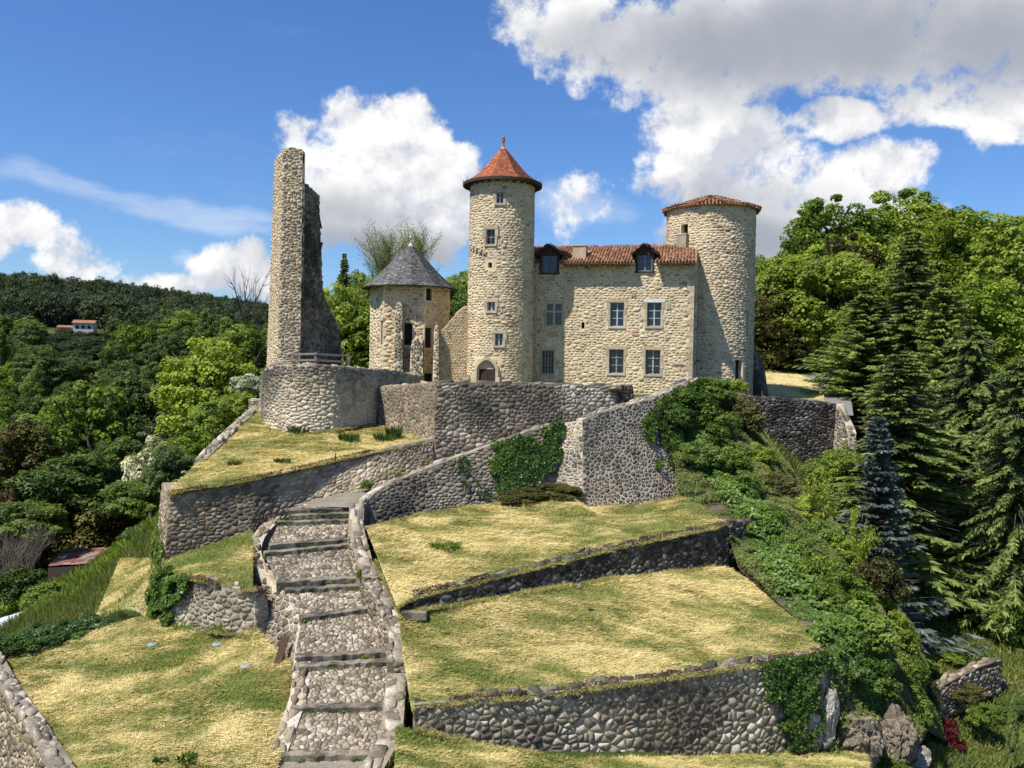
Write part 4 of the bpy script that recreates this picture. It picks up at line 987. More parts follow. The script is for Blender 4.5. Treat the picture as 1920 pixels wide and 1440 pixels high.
# ---- round stair tower
TC = (U(938, 600, 61.3).x, 61.3); T1m = CylMap(TC, 2.40, 2.30, -2.6, 12.9)
tower = thing('stair_tower', 'tall slender round stair tower with a red pointed roof and arched door', 'tower', (TC[0], TC[1], -2.3))
tw = [(931, 944, 361, 381, 2, 2), (912, 928, 430, 458, 2, 2), (915, 922.5, 492, 502, 0, 0), (914, 928, 566, 583, 2, 2), (928, 943, 625, 648, 2, 2)]
TH = [T1m.rect(*w[:4]) for w in tw]
da0, da1, _, dzt = T1m.rect(897, 928, 690, 720); dzt = T1m.ab(912, 692)[1]; dzap = T1m.ab(912, 674)[1]
door_h = (da0 - .08, da1 + .08, -2.4, dzap)
full = math.pi * T1m.R
mb = MB(); grid_body(mb, T1m.f, np.linspace(-full, full, 49), np.linspace(-3.2, 12.85, 14), TH + [door_h], .3); mb.build('wall', M['cream_mortar'], tower)
hs = [(h[0] - .22, h[1] + .22, h[2] - .15, h[3] + .22) for h in TH] + [(door_h[0] - .25, door_h[1] + .25, -3.2, dzap + .22)]
stones(tower, T1m.f, -full * .62, full * .62, -2.8, 12.85, .30, .17, M['cream_stone'], 'fine', 71, .04, .022, hs, n_ind=300)
for w, h in zip(tw, TH):
    if w[4]: window(tower, T1m.f, *h, w[4], w[5], M['frame_grey'], .15, bars=(3 if w[2] == 430 else 0))
    else: hole(tower, T1m.f, *h)
# door: arched recess with a stone tympanum, two leaves
fr = local_frame(T1m.f, (da0 + da1) / 2, 0.0); o_, r_, u_, n_ = fr
o_ = Vector((o_.x, o_.y, 0)); fr = (o_, r_, u_, n_); DW = (da1 - da0) / 2
mb = MB(); mb.box(fr, -DW - .1, DW + .1, dzt, dzap + .1, -.34, -.22, .6); mb.build('tympanum', M['ashlar'], tower)
dr = MB(); dr.box(fr, -DW, -.01, -2.4, dzt, -.3, -.24); dobj = dr.build('door', M['wood_door'], tower)
mb = MB(); mb.box(fr, .01, DW, -2.4, dzt, -.3, -.24); mb.build('door', M['wood_door'], tower)
hw = DW + .08; N_ = 9; zs = dzt - .1; rise = dzap - zs        # pointed arch rings and jambs
def archpt(t, off):     # t 0..1 left springer to apex to right
    s_ = 1 - abs(2 * t - 1); x = (1 - s_ ** 1.0) ; ang = s_ * math.radians(66)
    R_ = 1.25; xx = (1 - (R_ - R_ * math.cos(ang)) / (R_ - R_ * math.cos(math.radians(66)))); yy = math.sin(ang) / math.sin(math.radians(66))
    return (-1 if t < .5 else 1) * xx * (hw + off * xx), zs + yy * (rise + off)
for k in range(N_):
    t0, t1 = k / N_, (k + 1) / N_; mb = MB(); vs = []
    for zz in (-.2, .05):
        for (t, off) in ((t0, 0), (t1, 0), (t1, .24), (t0, .24)):
            x, y = archpt(t, off); vs.append(o_ + r_ * x + u_ * y + n_ * zz)
    mb.add(vs, [(4, 5, 6, 7), (0, 1, 5, 4), (3, 2, 6, 7), (0, 3, 7, 4), (1, 2, 6, 5)], random.random()); mb.build('arch_stone', M['ashlar'], tower)
    # filling of the recess corner above the arch
mb = MB()
for k in range(24):
    t0, t1 = k / 24, (k + 1) / 24; a_ = archpt(t0, 0); b_ = archpt(t1, 0); tp = dzap + .02
    mb.add([o_ + r_ * a_[0] + u_ * a_[1] + n_ * -.01, o_ + r_ * b_[0] + u_ * b_[1] + n_ * -.01, o_ + r_ * b_[0] + u_ * tp + n_ * -.01, o_ + r_ * a_[0] + u_ * tp + n_ * -.01], [(0, 1, 2, 3)])
mb.build('spandrel', M['ashlar'], tower)
for sgn in (-1, 1):
    for k in range(5):
        y0 = -2.5 + k * (zs + 2.5) / 5; mb = MB(); x0, x1 = sorted((sgn * hw, sgn * (hw + (.3 if k % 2 else .2)))); mb.box(fr, x0, x1, y0 + .01, y0 + (zs + 2.5) / 5 - .01, -.2, .05, random.random()); mb.build('jamb_stone', M['ashlar'], tower)
a, b = T1m.ab(880, 707); fr2 = local_frame(T1m.f, a, b); mb = MB(); mb.box(fr2, -.2, .2, -.16, .16, .04, .08); pl = mb.build('notice', M['frame_dull'], tower)
# broken string course on the left
a0_, b0_ = T1m.ab(884, 461); a1_, b1_ = T1m.ab(909, 474)
for k in range(5):
    a = a0_ + (a1_ - a0_) * k / 4; b = b0_ + (b1_ - b0_) * k / 4; fr2 = local_frame(T1m.f, a, b); mb = MB(); mb.box(fr2, -.13, .15, -.10, .07, .0, .20 - .02 * k, random.random()); mb.build('ledge_stone', M['ashlar'], tower)
# roof: eight-sided, concave, on a dark fascia
cz = 12.85; ap = 15.45; rot8 = T1m.th0 + math.radians(22.5 + 4)
prof = [(2.78, cz + .02), (2.35, cz + .28), (1.85, cz + .66), (1.30, cz + 1.25), (.75, cz + 1.92), (.14, ap + .05)]
def roof_map(prof, k, rot, c):
    """(a: turn 0..1, b: row 0..1, H) on a faceted cone"""
    pr = np.array(prof); d = np.sqrt((np.diff(pr, axis=0) ** 2).sum(1)); cu = np.concatenate([[0], np.cumsum(d)]) / d.sum()
    def f(A, B, H):
        A = np.asarray(A, float); B = np.asarray(B, float); r = np.interp(B, cu, pr[:, 0]); z = np.interp(B, cu, pr[:, 1])
        seg = A * k; i = np.floor(seg); t = seg - i; a0 = rot + i * 2 * math.pi / k; a1 = a0 + 2 * math.pi / k
        x = r * (np.cos(a0) * (1 - t) + np.cos(a1) * t); y = r * (np.sin(a0) * (1 - t) + np.sin(a1) * t); am = a0 + math.pi / k
        return np.stack([c[0] + x + np.cos(am) * H * .6, c[1] + y + np.sin(am) * H * .6, z + H * .8], 1)
    return f, d.sum()
def shingles(parent, prof, k, rot, c, rows, wt, mat, seed, kind_name, lift=.02, round_=False):
    f, L = roof_map(prof, k, rot, c); rs = np.random.default_rng(seed)
    Vs, Qs, Tn = [], [], []; nv = 0
    pr = np.array(prof); d = np.sqrt((np.diff(pr, axis=0) ** 2).sum(1)); cu = np.concatenate([[0], np.cumsum(d)]) / d.sum()
    for j in range(rows):
        b0, b1 = j / rows, min((j + 1.25) / rows, 1); r = np.interp(b0, cu, pr[:, 0]); per = max(2, int(round(2 * r * math.sin(math.pi / k) / wt)))
        for s in range(k):
            e = np.linspace(0, 1, per + 1); e = np.clip(e + ((.5 / per) if j % 2 else 0), 0, 1); e = np.unique(np.concatenate([[0], e]))
            a0, a1 = (s + e[:-1] + .012 / per) / k, (s + e[1:] - .012 / per * 3) / k; n = len(a0)
            jb = b0 + rs.uniform(-.12, .12, n) / rows; hh = lift * (1 + rs.random(n))
            P = np.stack([f(a0, jb, hh), f(a1, jb, hh), f(a1 - 0, np.full(n, b1), hh * .1), f(a0 + 0, np.full(n, b1), hh * .1), f(a0, jb, hh * 0 - .01), f(a1, jb, hh * 0 - .01)], 1)
            Vs.append(P.reshape(-1, 3)); base = nv + np.arange(n)[:, None] * 6
            Qs.append(base + np.array([[0, 1, 2, 3]])); Qs.append(base + np.array([[4, 5, 1, 0]])); Tn.append(np.repeat(np.clip(rs.random(n), 0, 1), 6)); nv += n * 6
    return obj(kind_name, np_mesh(kind_name, np.concatenate(Vs), None, np.concatenate(Qs), np.concatenate(Tn)), mat, parent, 'stuff')
def cone_base(parent, prof, k, rot, c, mat, name='roof'):
    mb = MB(); mb.lathe((c[0], c[1], 0), [(r - .02, z - .03) for r, z in prof], k, rot); return mb.build(name, mat, parent)
rf = cone_base(tower, prof, 8, rot8, TC, M['flat_tile']); shingles(rf, prof, 8, rot8, TC, 30, .16, M['flat_tile'], 5, 'roof_tiles')
mb = MB(); mb.lathe((TC[0], TC[1], 0), [(2.3, cz + .1), (2.3, cz - .02), (2.72, cz - .16), (2.84, cz - .14), (2.84, cz + .06), (2.74, cz + .07)], 32); mb.build('eave_board', M['wood_dark'], rf)
for k in range(26):
    an = 2 * math.pi * k / 26; d = Vector((math.cos(an), math.sin(an), 0)); mb = MB(); mb.box((Vector((TC[0], TC[1], cz - .12)) + d * 2.28, d, Vector((0, 0, 1)), Vector((d.y, -d.x, 0))), 0, .46, -.1, .0, -.05, .05); mb.build('rafter_end', M['wood_dark'], rf)
for k, an in enumerate([T1m.th0 + math.radians(x) for x in (-86, -62, 55, 72, 88)]):
    mb = MB(); b_ = Vector((TC[0] + 2.82 * math.cos(an), TC[1] + 2.82 * math.sin(an), cz)); mb.tube([b_, b_ + Vector((0, 0, .32))], .015, 4); mb.build('snow_hook', M['iron'], rf)
mb = MB(); mb.lathe((TC[0], TC[1], ap), [(.26, -.2), (.20, 0), (.13, .08), (.14, .12)], 10); mb.build('flashing', M['lead'], rf)
mb = MB(); mb.lathe((TC[0], TC[1], ap + .08), [(.11, 0), (.13, .08), (.085, .14), (.085, .42), (.14, .5), (.10, .55), (.10, .62), (.15, .68), (.05, .78), (.0, .84)], 10); mb.build('finial', M['flat_tile'], rf, True)

# ---- manor house between the towers
FA = Vector((12.64, 60.0, 0)); FD = Vector((-.978, .208, 0)).normalized(); FL = 15.5
FO = FA + FD * FL; FR = -FD; FN = Vector((FR.y, -FR.x, 0))
ZE = 7.45
def ff(A, B, H):
    A = np.asarray(A, float); return np.stack([FO.x + FR.x * A + FN.x * H, FO.y + FR.y * A + FN.y * H, np.asarray(B, float) + 0 * A], 1)
def fab(px, py):
    d = ray(px, py); t = (FO.x * FN.x + FO.y * FN.y) / (d.x * FN.x + d.y * FN.y); p = d * t; return (p - FO).dot(FR), p.z
def frect(x0, x1, y0, y1): ym = (y0 + y1) / 2; xm = (x0 + x1) / 2; return (fab(x0, ym)[0], fab(x1, ym)[0], fab(xm, y1)[1], fab(xm, y0)[1])
house = thing('manor_house', 'cream rubble manor house with a long red tiled roof between two round towers', 'house', (6, 62, -2.2))
hwin = [(1144, 1170, 567, 612, 2, 3, 'frame_grey', 0), (1213, 1240, 567, 612, 2, 3, 'frame_grey', 0), (1142, 1169, 655, 700, 2, 3, 'frame_grey', 5), (1210, 1238, 656, 702, 2, 3, 'frame_grey', 4), (1016, 1038, 657, 700, 2, 3, 'frame_dull', 4)]
HH = [frect(*w[:4]) for w in hwin]
cross = frect(1025, 1053, 570, 609); small = [frect(1090, 1096, 604, 616), frect(1238, 1245, 733, 744)]
dorm = [(1016, 1045, 474, 511), (1196, 1223, 473, 508)]; DH = [frect(*d) for d in dorm]
dh = [(d[0], d[1], d[2], ZE) for d in DH]
mb = MB(); grid_body(mb, ff, np.linspace(0, FL, 24), np.linspace(-3.2, ZE, 12), HH + [cross] + small + dh, .35)
GB = FA + Vector((.42, .75, 0)); GB2 = FA + Vector((1.2, 7.0, 0)); LB = FO + Vector((.5, 7.0, 0))
for P_, Q_ in ((FA, GB), (GB, GB2), (GB2, LB), (LB, FO)):
    mb.add([down(P_, -3.2), down(Q_, -3.2), down(Q_, ZE), down(P_, ZE)], [(0, 1, 2, 3)])
mb.build('wall', M['cream_mortar'], house)
hs = [(h[0] - .24, h[1] + .24, h[2] - .14, h[3] + .24) for h in HH] + [(cross[0] - .24, cross[1] + .24, cross[2] - .14, cross[3] + .24)] + [(s[0] - .04, s[1] + .04, s[2] - .04, s[3] + .04) for s in small] + [(d[0] - .08, d[1] + .08, d[2] - .12, ZE + 1) for d in DH] + [(FL - .3, FL + 1, -3.2, ZE)]
stones(house, ff, 2.0, FL, -2.9, ZE - .02, .31, .175, M['cream_stone'], 'fine', 72, .04, .020, hs, n_ind=300)
def fg(A, B, H): d = (GB - FA); L_ = d.length; d = d / L_; return np.stack([FA.x + d.x * A + d.y * H, FA.y + d.y * A - d.x * H, B], 1)
for k in range(26):          # dressed corner stones
    z0 = -2.9 + k * .396; x = .42 if k % 2 else .26; mb = MB(); fr2 = (Vector((FO.x, FO.y, 0)) + FR * FL, FR, Vector((0, 0, 1)), FN)
    mb.box(fr2, -x, .03, z0 + .01, min(z0 + .385, ZE), -.02, .045 + random.uniform(-.012, .012), random.random()); mb.build('quoin', M['ashlar'], house)
stones(house, fg, .04, .84, -2.9, ZE, .36, .3, M['cream_stone'], 'coursed', 73, .03, .03, n_ind=40)
for w, h in zip(hwin, HH): window(house, ff, *h, w[4], w[5], M[w[6]], .18, bars=w[7], lintel_m=(M['white_lintel'] if w[:3] == (1213, 1240, 567) else None))
for s in small: hole(house, ff, *s)
cm_ = (cross[0] + cross[1]) / 2; cb_ = cross[2] + (cross[3] - cross[2]) * .62      # mullioned cross window: four lights
wo = window(house, ff, cross[0], cross[1], cross[2], cross[3], 2, 2, M['frame_dull'], .2, name='cross_window')
fr2 = local_frame(ff, cm_, (cross[2] + cross[3]) / 2); Hh = (cross[3] - cross[2]) / 2; Wh = (cross[1] - cross[0]) / 2
mb = MB(); mb.box(fr2, -.09, .09, -Hh, Hh, -.17, -.02, .4); mb.box(fr2, -Wh, -.092, Hh * .18, Hh * .18 + .14, -.17, -.022, .4); mb.box(fr2, .092, Wh, Hh * .18, Hh * .18 + .14, -.17, -.022, .4); mb.build('mullion', M['ashlar'], wo)
for (x0, x1, y0, y1, tone) in ((1029, 1040, 518, 527, 0), (1027, 1045, 622, 631, 0), (1250, 1257, 570, 580, .2), (1184, 1192, 549, 556, 0), (1262, 1282, 681, 684, .1)):
    a0, a1, b0, b1 = frect(x0, x1, y0, y1); mb = MB(); mb.box((Vector((FO.x, FO.y, 0)), FR, Vector((0, 0, 1)), FN), a0, a1, b0, b1, -.02, .055, tone); mb.build('dressed_stone', M['ashlar'], house)
# roof of canal tiles
RX = .72; RISE = 1.68; RD = 4.1
def roofp(a, s, H=0.0):      # a along, s 0 eave..1 ridge
    return Vector((FO.x, FO.y, ZE - .03)) + FR * a + FN * (RX - s * RD) + Vector((0, 0, s * RISE + H))
mb = MB(); L0_ = 1.6
cutd = [(d[0] - .22, d[1] + .22) for d in DH]; segs = []; x = L0_
for d0, d1 in cutd: segs += [(x, d0, 0), (d0, d1, .42)]; x = d1
segs.append((x, FL + .18, 0))
for x0, x1, s0 in segs:
    mb.add([roofp(x0, s0), roofp(x1, s0), roofp(x1, 1), roofp(x0, 1), roofp(x0, s0, -.12), roofp(x1, s0, -.12), roofp(x1, 1, -.12), roofp(x0, 1, -.12)], [(0, 1, 2, 3), (4, 7, 6, 5), (0, 4, 5, 1), (1, 5, 6, 2), (0, 3, 7, 4)])
bk = Vector((FN.x * -3.6, FN.y * -3.6, -1.7)); mb.add([roofp(L0_, 1), roofp(FL + .18, 1), roofp(FL + .18, 1) + bk, roofp(L0_, 1) + bk], [(0, 1, 2, 3)])
roof = mb.build('roof', M['canal_tile'], house)
for k in range(38):
    if any(d0 - .1 < L0_ + .25 + k * .38 < d1 + .1 for d0, d1 in cutd): continue
    mb = MB(); p = roofp(L0_ + .25 + k * .38, 0, -.13); mb.box((p, FR, Vector((0, 0, 1)), FN), -.045, .045, -.09, .0, -.6, -.02); mb.build('rafter_end', M['wood_dark'], roof)
def tile_template(w=.20, L=.42, seg=5, taper=.8, up=1.0):
    vs = []
    for (yy, ww, hh) in ((0, w, .03), (L, w * taper, -.0)):
        for k in range(seg + 1):
            an = math.pi * k / seg; vs.append((-math.cos(an) * ww / 2, yy, math.sin(an) * ww * .48 * up + hh))
    for k in range(seg + 1):
        an = math.pi * k / seg; vs.append((-math.cos(an) * (w / 2 - .018), 0, math.sin(an) * (w / 2 - .018) * .96 + .03))
    q = [(k, k + 1, seg + 2 + k, seg + 1 + k) for k in range(seg)] + [(2 * (seg + 1) + k, 2 * (seg + 1) + k + 1, k + 1, k) for k in range(seg)]
    return np.array(vs), np.array(q)
TV, TQ = tile_template(.17, .36)
tile_meshes = []
for k in range(14):
    me = np_mesh('tile', TV, None, TQ, np.full(len(TV), (k * .377 + .11) % 1)); me.materials.append(M['canal_tile']); tile_meshes.append(me)
def place_tiles(parent, mats, n_ind):
    """mats: list of 4x4 matrices, those showing largest first"""
    for m_ in mats[:n_ind]:
        o = bpy.data.objects.new('tile', random.choice(tile_meshes)); COL.objects.link(o); adopt(o, parent); o.matrix_basis = m_
    rest = mats[n_ind:]
    if rest:
        Mx = np.array([np.array(m_) for m_ in rest]); V = np.einsum('nij,kj->nki', Mx[:, :3, :3], TV) + Mx[:, None, :3, 3]; nv = len(TV)
        obj('tiles', np_mesh('tiles', V.reshape(-1, 3), None, (TQ[None] + (np.arange(len(rest)) * nv)[:, None, None]).reshape(-1, 4), np.repeat(np.random.default_rng(3).random(len(rest)), nv)), M['canal_tile'], parent, 'stuff')
up_v = (FN * -RD + Vector((0, 0, RISE))).normalized(); nr_v = FR.cross(up_v).normalized()
def tmat(p, x, y, z, sx=1, sy=1): return Matrix(((x.x * sx, y.x * sy, z.x, p.x), (x.y * sx, y.y * sy, z.y, p.y), (x.z * sx, y.z * sy, z.z, p.z), (0, 0, 0, 1)))
chim = frect(1072, 1097, 470, 486)
skip = []
mats = []; sl_ = math.hypot(RD, RISE); nrow = 14; pitch = .225
dor_a = [(d[0] - .30, d[1] + .30) for d in DH]
for j in range(nrow):
    for i in range(int((FL + .18 - L0_) / pitch)):
        a = L0_ + .1 + i * pitch + random.uniform(-.012, .012); s = j / nrow
        if any(d0 < a < d1 for d0, d1 in dor_a) and s < .55: continue
        if chim[0] + .1 < a < chim[1] + .1 and .18 < s < .75: continue
        y = (up_v + FR * random.uniform(-.04, .04)).normalized(); x = y.cross(nr_v).normalized()
        mats.append(tmat(roofp(a, s, .015 + random.uniform(0, .02)) - up_v * (.06 if j == 0 else 0), x, y, nr_v, 1.0))
for i in range(int((FL - L0_) / .4)):
    mats.append(tmat(roofp(L0_ + i * .4, 1, .03), nr_v.cross(FR), FR, Vector((0, 0, 1)), 1.3))
random.shuffle(mats); mats.sort(key=lambda m_: m_[1][3]); place_tiles(roof, mats, 300)
# stump of a chimney in the slope
ac = (chim[0] + chim[1]) / 2; p = roofp(ac, .42); fr2 = (p, FR, Vector((0, 0, 1)), FN); mb = MB(); w_ = (chim[1] - chim[0]) / 2
mb.box(fr2, -w_, w_, -.9, .62, -.5, .62, .3); mb.box(fr2, -w_ - .05, w_ + .05, .62, .72, -.55, .67, .8); mb.build('chimney', M['ashlar'], roof)
# dormers
for k, (h, ap_) in enumerate(zip(DH, (457, 456))):
    dm = MB(); W = (h[1] - h[0]) / 2; ac = (h[0] + h[1]) / 2; fr2 = (Vector((FO.x, FO.y, 0)) + FR * ac, FR, Vector((0, 0, 1)), FN)
    zt = h[3]; pk = fab((dorm[k][0] + dorm[k][1]) / 2, ap_)[1]
    for sx in (-1, 1):
        x0, x1 = sorted((sx * W, sx * (W + .16))); dm.box(fr2, x0, x1, h[2] - .05, zt, -1.6, .02)
    dm.box(fr2, -W, W, zt, zt + .12, -.2, .03)
    dm.box(fr2, -W - .2, W + .2, h[2] - .14, h[2] - .02, -.25, .10)
    dmo = dm.build('dormer', M['wood_dark'], house)
    window(dmo, ff, h[0], h[1], h[2], h[3], 2, 1 if k == 0 else 2, M['shutter'] if k == 0 else M['frame_dull'], .08, surround=False)
    # hipped flared roof with wide eaves
    rm = MB(); E, fo_, hi = W + .44, .50, pk; ev = zt - .02; o0 = Vector((FO.x, FO.y, 0)) + FR * ac
    def q(x, z, y): return o0 + FR * x + Vector((0, 0, z)) + FN * y
    c_ = [q(-E, ev - .12, fo_), q(0, hi - .04, fo_ - .25), q(E, ev - .12, fo_), q(-E, ev - .12, -2.6), q(0, hi, -2.6), q(E, ev - .12, -2.6), q(-E * .55, ev + (hi - ev) * .28, fo_ - .05), q(E * .55, ev + (hi - ev) * .28, fo_ - .05), q(-E * .55, ev + (hi - ev) * .28, -2.6), q(E * .55, ev + (hi - ev) * .28, -2.6)]
    fs = [(0, 6, 8, 3), (6, 1, 4, 8), (1, 7, 9, 4), (7, 2, 5, 9)]
    lo = [v - Vector((0, 0, .09)) for v in c_]
    rm.add(c_ + lo, fs + [(a + 10, b + 10, c + 10, d + 10)[::-1] for a, b, c, d in fs] + [(0, 10, 16, 6), (6, 16, 11, 1), (1, 11, 17, 7), (7, 17, 12, 2), (0, 3, 13, 10), (2, 12, 15, 5)])
    # boarded gable in the shade of the roof
    rm.add([q(-E * .98, ev - .16, .04), q(E * .98, ev - .16, .04), q(E * .5, ev + (hi - ev) * .25, .04), q(0, hi - .1, .04), q(-E * .5, ev + (hi - ev) * .25, .04)], [(0, 1, 2, 3, 4)])
    rmo = rm.build('dormer_roof', M['wood_dark'], dmo)
    um = MB(); um.add([v + Vector((0, 0, .012)) for v in c_], fs); um.build('tile_bed', M['canal_tile'], rmo)
    tm = []
    for sx in (-1, 1):
        for i in range(12):
            y = fo_ - .08 - i * .19
            for j, (t0, t1) in enumerate(((0, .34), (.34, .68), (.66, 1.0))):
                def pt_(t):
                    if t < .45: u_ = t / .45; return sx * E * (1 - .45 * u_), ev - .12 + ((hi - ev) * .28 + .12) * u_
                    u_ = (t - .45) / .55; return sx * E * .55 * (1 - u_), ev + (hi - ev) * (.28 + .72 * u_)
                xa, za = pt_(t0); xb, zb_ = pt_(t1); A_ = q(xa, za + .01, y); B_ = q(xb, zb_ + .01, y); yv = (B_ - A_).normalized(); nv_ = yv.cross(FN) * sx; nv_.normalize(); nv_ = nv_ if nv_.z > 0 else -nv_
                tm.append(tmat(A_, yv.cross(nv_).normalized(), yv, nv_, 1.2, 1.0))
    place_tiles(rmo, tm, 72)

# ---- big round tower on the right
RC = (U(1331, 500, 65.2).x, 65.2); RM = CylMap(RC, 3.38, 3.30, -2.8, 11.9)
rt = thing('round_tower', 'broad round tower with a low red tiled cap, right of the manor', 'tower', (RC[0], RC[1], -2.2))
ZR = 11.95
ndoor = RM.rect(1378.5, 1391, 675, 719); slit = RM.rect(1399.5, 1404, 583, 631)
slit = (slit[0], max(slit[1], slit[0] + .25), slit[2], slit[3]); niche = RM.rect(1277, 1290, 420, 441)
full = math.pi * RM.R
mb = MB(); grid_body(mb, RM.f, np.linspace(-full, full, 61), np.linspace(-3.2, ZR, 12), [ndoor, slit, niche], .5); mb.build('wall', M['cream_mortar'], rt)
hs = [(h[0] - .06, h[1] + .06, h[2] - .06, h[3] + .06) for h in (ndoor, slit, niche)]
stones(rt, RM.f, -full * .6, full * .62, -2.8, ZR, .31, .17, M['cream_stone'], 'fine', 74, .04, .024, hs, n_ind=300)
fr2 = local_frame(RM.f, (ndoor[0] + ndoor[1]) / 2, (ndoor[2] + ndoor[3]) / 2); W, H_ = (ndoor[1] - ndoor[0]) / 2, (ndoor[3] - ndoor[2]) / 2
mb = MB(); mb.box(fr2, -W, W, -H_, H_, -.42, -.36); mb.build('door', M['wood_door'], rt)
mb = MB(); mb.box(fr2, W + .01, W + .16, -H_ - .1, H_ * .62, -.05, .09, .6); mb.build('jamb_stone', M['ashlar'], rt)
for s in (slit, niche): hole(rt, RM.f, *s)
pr_ = RM.rect(1273, 1291, 441, 462); fr2 = local_frame(RM.f, (pr_[0] + pr_[1]) / 2, pr_[3])
mb = MB(); w_ = (pr_[1] - pr_[0]) / 2; mb.box(fr2, -w_, w_, -1.3, 0, -.3, .30, .5); mb.box(fr2, -w_ - .03, w_ + .03, 0, .08, -.3, .33, .9); mb.build('pier', M['bastion_stone'], rt)
# low cone of canal tiles, twelve facets
K12 = 12; rot12 = RM.th0 + math.pi / 12; prR = [(3.70, ZR - .02), (.05, ZR + 1.2)]
rf2 = cone_base(rt, [(3.68, ZR - .08), (3.68, ZR - .0), (.05, ZR + 1.18)], K12, rot12, RC, M['canal_tile'])
fR, LR = roof_map(prR, K12, rot12, RC); mats = []
for s in range(K12):
    a0, a1 = rot12 + s * 2 * math.pi / K12, rot12 + (s + 1) * 2 * math.pi / K12; am = (a0 + a1) / 2
    tang = Vector((-math.sin(am), math.cos(am), 0)); rad = Vector((math.cos(am), math.sin(am), 0)); rin = 3.70 * math.cos(math.pi / K12)
    upv = (-rad * rin + Vector((0, 0, 1.2))).normalized(); nv_ = tang.cross(upv); nv_ = nv_ if nv_.z > 0 else -nv_
    half = 3.70 * math.sin(math.pi / K12)
    for j in range(11):
        t = j / 11; n_t = int(half * 2 / .26)
        for i in range(n_t):
            x = (-half + .13 + i * .26)
            if abs(x) > half * (1 - t) + .04: continue
            p = Vector((RC[0], RC[1], ZR + .01)) + rad * (rin * (1 - t) + (.08 if j == 0 else 0)) + tang * x + Vector((0, 0, 1.2 * t + .02))
            mats.append(tmat(p, upv.cross(nv_).normalized(), upv, nv_, 1.0, 1.0))
    hp = Vector((RC[0] + 3.70 * math.cos(a0), RC[1] + 3.70 * math.sin(a0), ZR + .05)); apx = Vector((RC[0], RC[1], ZR + 1.26)); hv = (apx - hp).normalized(); sd = hv.cross(Vector((0, 0, 1))).normalized()
    for j in range(9): mats.append(tmat(hp + hv * (j * .4), sd, hv, sd.cross(hv), 1.2, 1))
mats.sort(key=lambda m_: m_[1][3]); place_tiles(rf2, mats, 300)
# ruined buttress right of the tower
def lump(name, c, r, seed, mat, parent=None, sub=4, amp=.35, flat=1.0):
    import bmesh
    bm = bmesh.new(); bmesh.ops.create_icosphere(bm, subdivisions=sub, radius=1); me = bpy.data.meshes.new(name)
    for v in bm.verts:
        n = v.co.normalized(); a = fbm([n.x * 2.1 + n.z * 1.7 + seed], [n.y * 2.1 - n.z * 1.3 + seed * 1.7], seed, 4)[0]; b = abs(fbm([n.x * 6 + seed + n.z * 3], [n.y * 6 + n.z * 4], seed + 9, 2)[0] - .5)
        v.co = Vector((n.x * r[0], n.y * r[1], n.z * r[2])) * (1 + (a - .5) * amp * 2 - b * amp * .7)
    rp_ = random.Random(seed * 7 + 1); pls = []
    for _ in range(46):
        n = Vector((rp_.gauss(0, 1), rp_.gauss(-.3, 1), rp_.gauss(0, .8))).normalized(); pls.append((n, rp_.uniform(.5, .95)))
    for v in bm.verts:
        q = Vector((v.co.x / r[0], v.co.y / r[1], v.co.z / r[2]))
        for n, dd in pls:
            e = q.dot(n) - dd
            if e > 0: q -= n * e * .9
        cr = fbm([q.x * 3.1 + seed + q.z * 1.3], [q.y * 3.1 + q.z * 2.4], seed + 31, 4)[0]; rg = abs(fbm([q.x * 5 + seed], [q.z * 3.5 + q.y * 3], seed + 41, 3)[0] - .5) * 2
        q *= 1 + (cr - .5) * .5 - (.35 - min(rg * 1.8, .35)) * .55
        v.co = Vector((q.x * r[0], q.y * r[1], q.z * r[2]))
    bm.to_mesh(me); bm.free(); at = me.attributes.new('tint', 'FLOAT', 'POINT'); rs = np.random.default_rng(seed); at.data.foreach_set('value', rs.random(len(me.vertices)).astype(np.float32) * .5 + .25)
    o = obj(name, me, mat, parent); o.location = c; return o
bt = [S(1400, 590, 65.5), S(1412, 640, 65), S(1421, 690, 64.5), S(1430, 722, 64)]; 
rb = thing('ruined_buttress', 'dark broken masonry buttress clinging to the right side of the round tower', 'buttress')
rbt = [S(1395, 600, 64.6), S(1408, 618, 64.4), S(1414, 660, 64.2), S(1424, 690, 64.0), S(1431, 742, 63.8)]; rbb = [S(1380, 765, 64.0), S(1398, 765, 64), S(1410, 765, 64), S(1422, 765, 63.8), S(1434, 765, 63.6)]
wall(None, None, None, rbt, rbb, 1.6, M['ruin_dark'], M['dark_mortar'], .36, .26, 'wild', 0, 66, .03, .12, rag=.3, parent=rb, n_ind=80)

# ---- slate-roofed hexagonal tower on the left
HC = (U(768, 600, 64.5).x, 64.5); HR = 3.02
ha = [math.atan2(-HC[1], -HC[0]) + math.radians(x) for x in (21, 81, 141, 201, 261, 321)]       # 21 deg to the right of the view
hp_ = [Vector((HC[0] + HR * math.cos(x), HC[1] + HR * math.sin(x), 0)) for x in ha]
def hexface(i, j):
    P_, Q_ = hp_[i], hp_[j]; d = Q_ - P_; L_ = d.length; d = d / L_
    def f(A, B, H): A = np.asarray(A, float); return np.stack([P_.x + d.x * A + d.y * H, P_.y + d.y * A - d.x * H, np.asarray(B, float) + 0 * A], 1)
    def ab(px, py):
        r = ray(px, py); n = Vector((d.y, -d.x, 0)); t = P_.dot(n) / r.dot(n); p = r * t; return (p - P_).dot(d), p.z
    def rect(x0, x1, y0, y1): ym = (y0 + y1) / 2; xm = (x0 + x1) / 2; return (ab(x0, ym)[0], ab(x1, ym)[0], ab(xm, y1)[1], ab(xm, y0)[1])
    return f, L_, ab, rect
ch = thing('chapel_tower', 'squat cream tower with a grey slate cone roof and dark openings, beside the ruin', 'tower', (HC[0], HC[1], -2.2))
ZH = 5.72
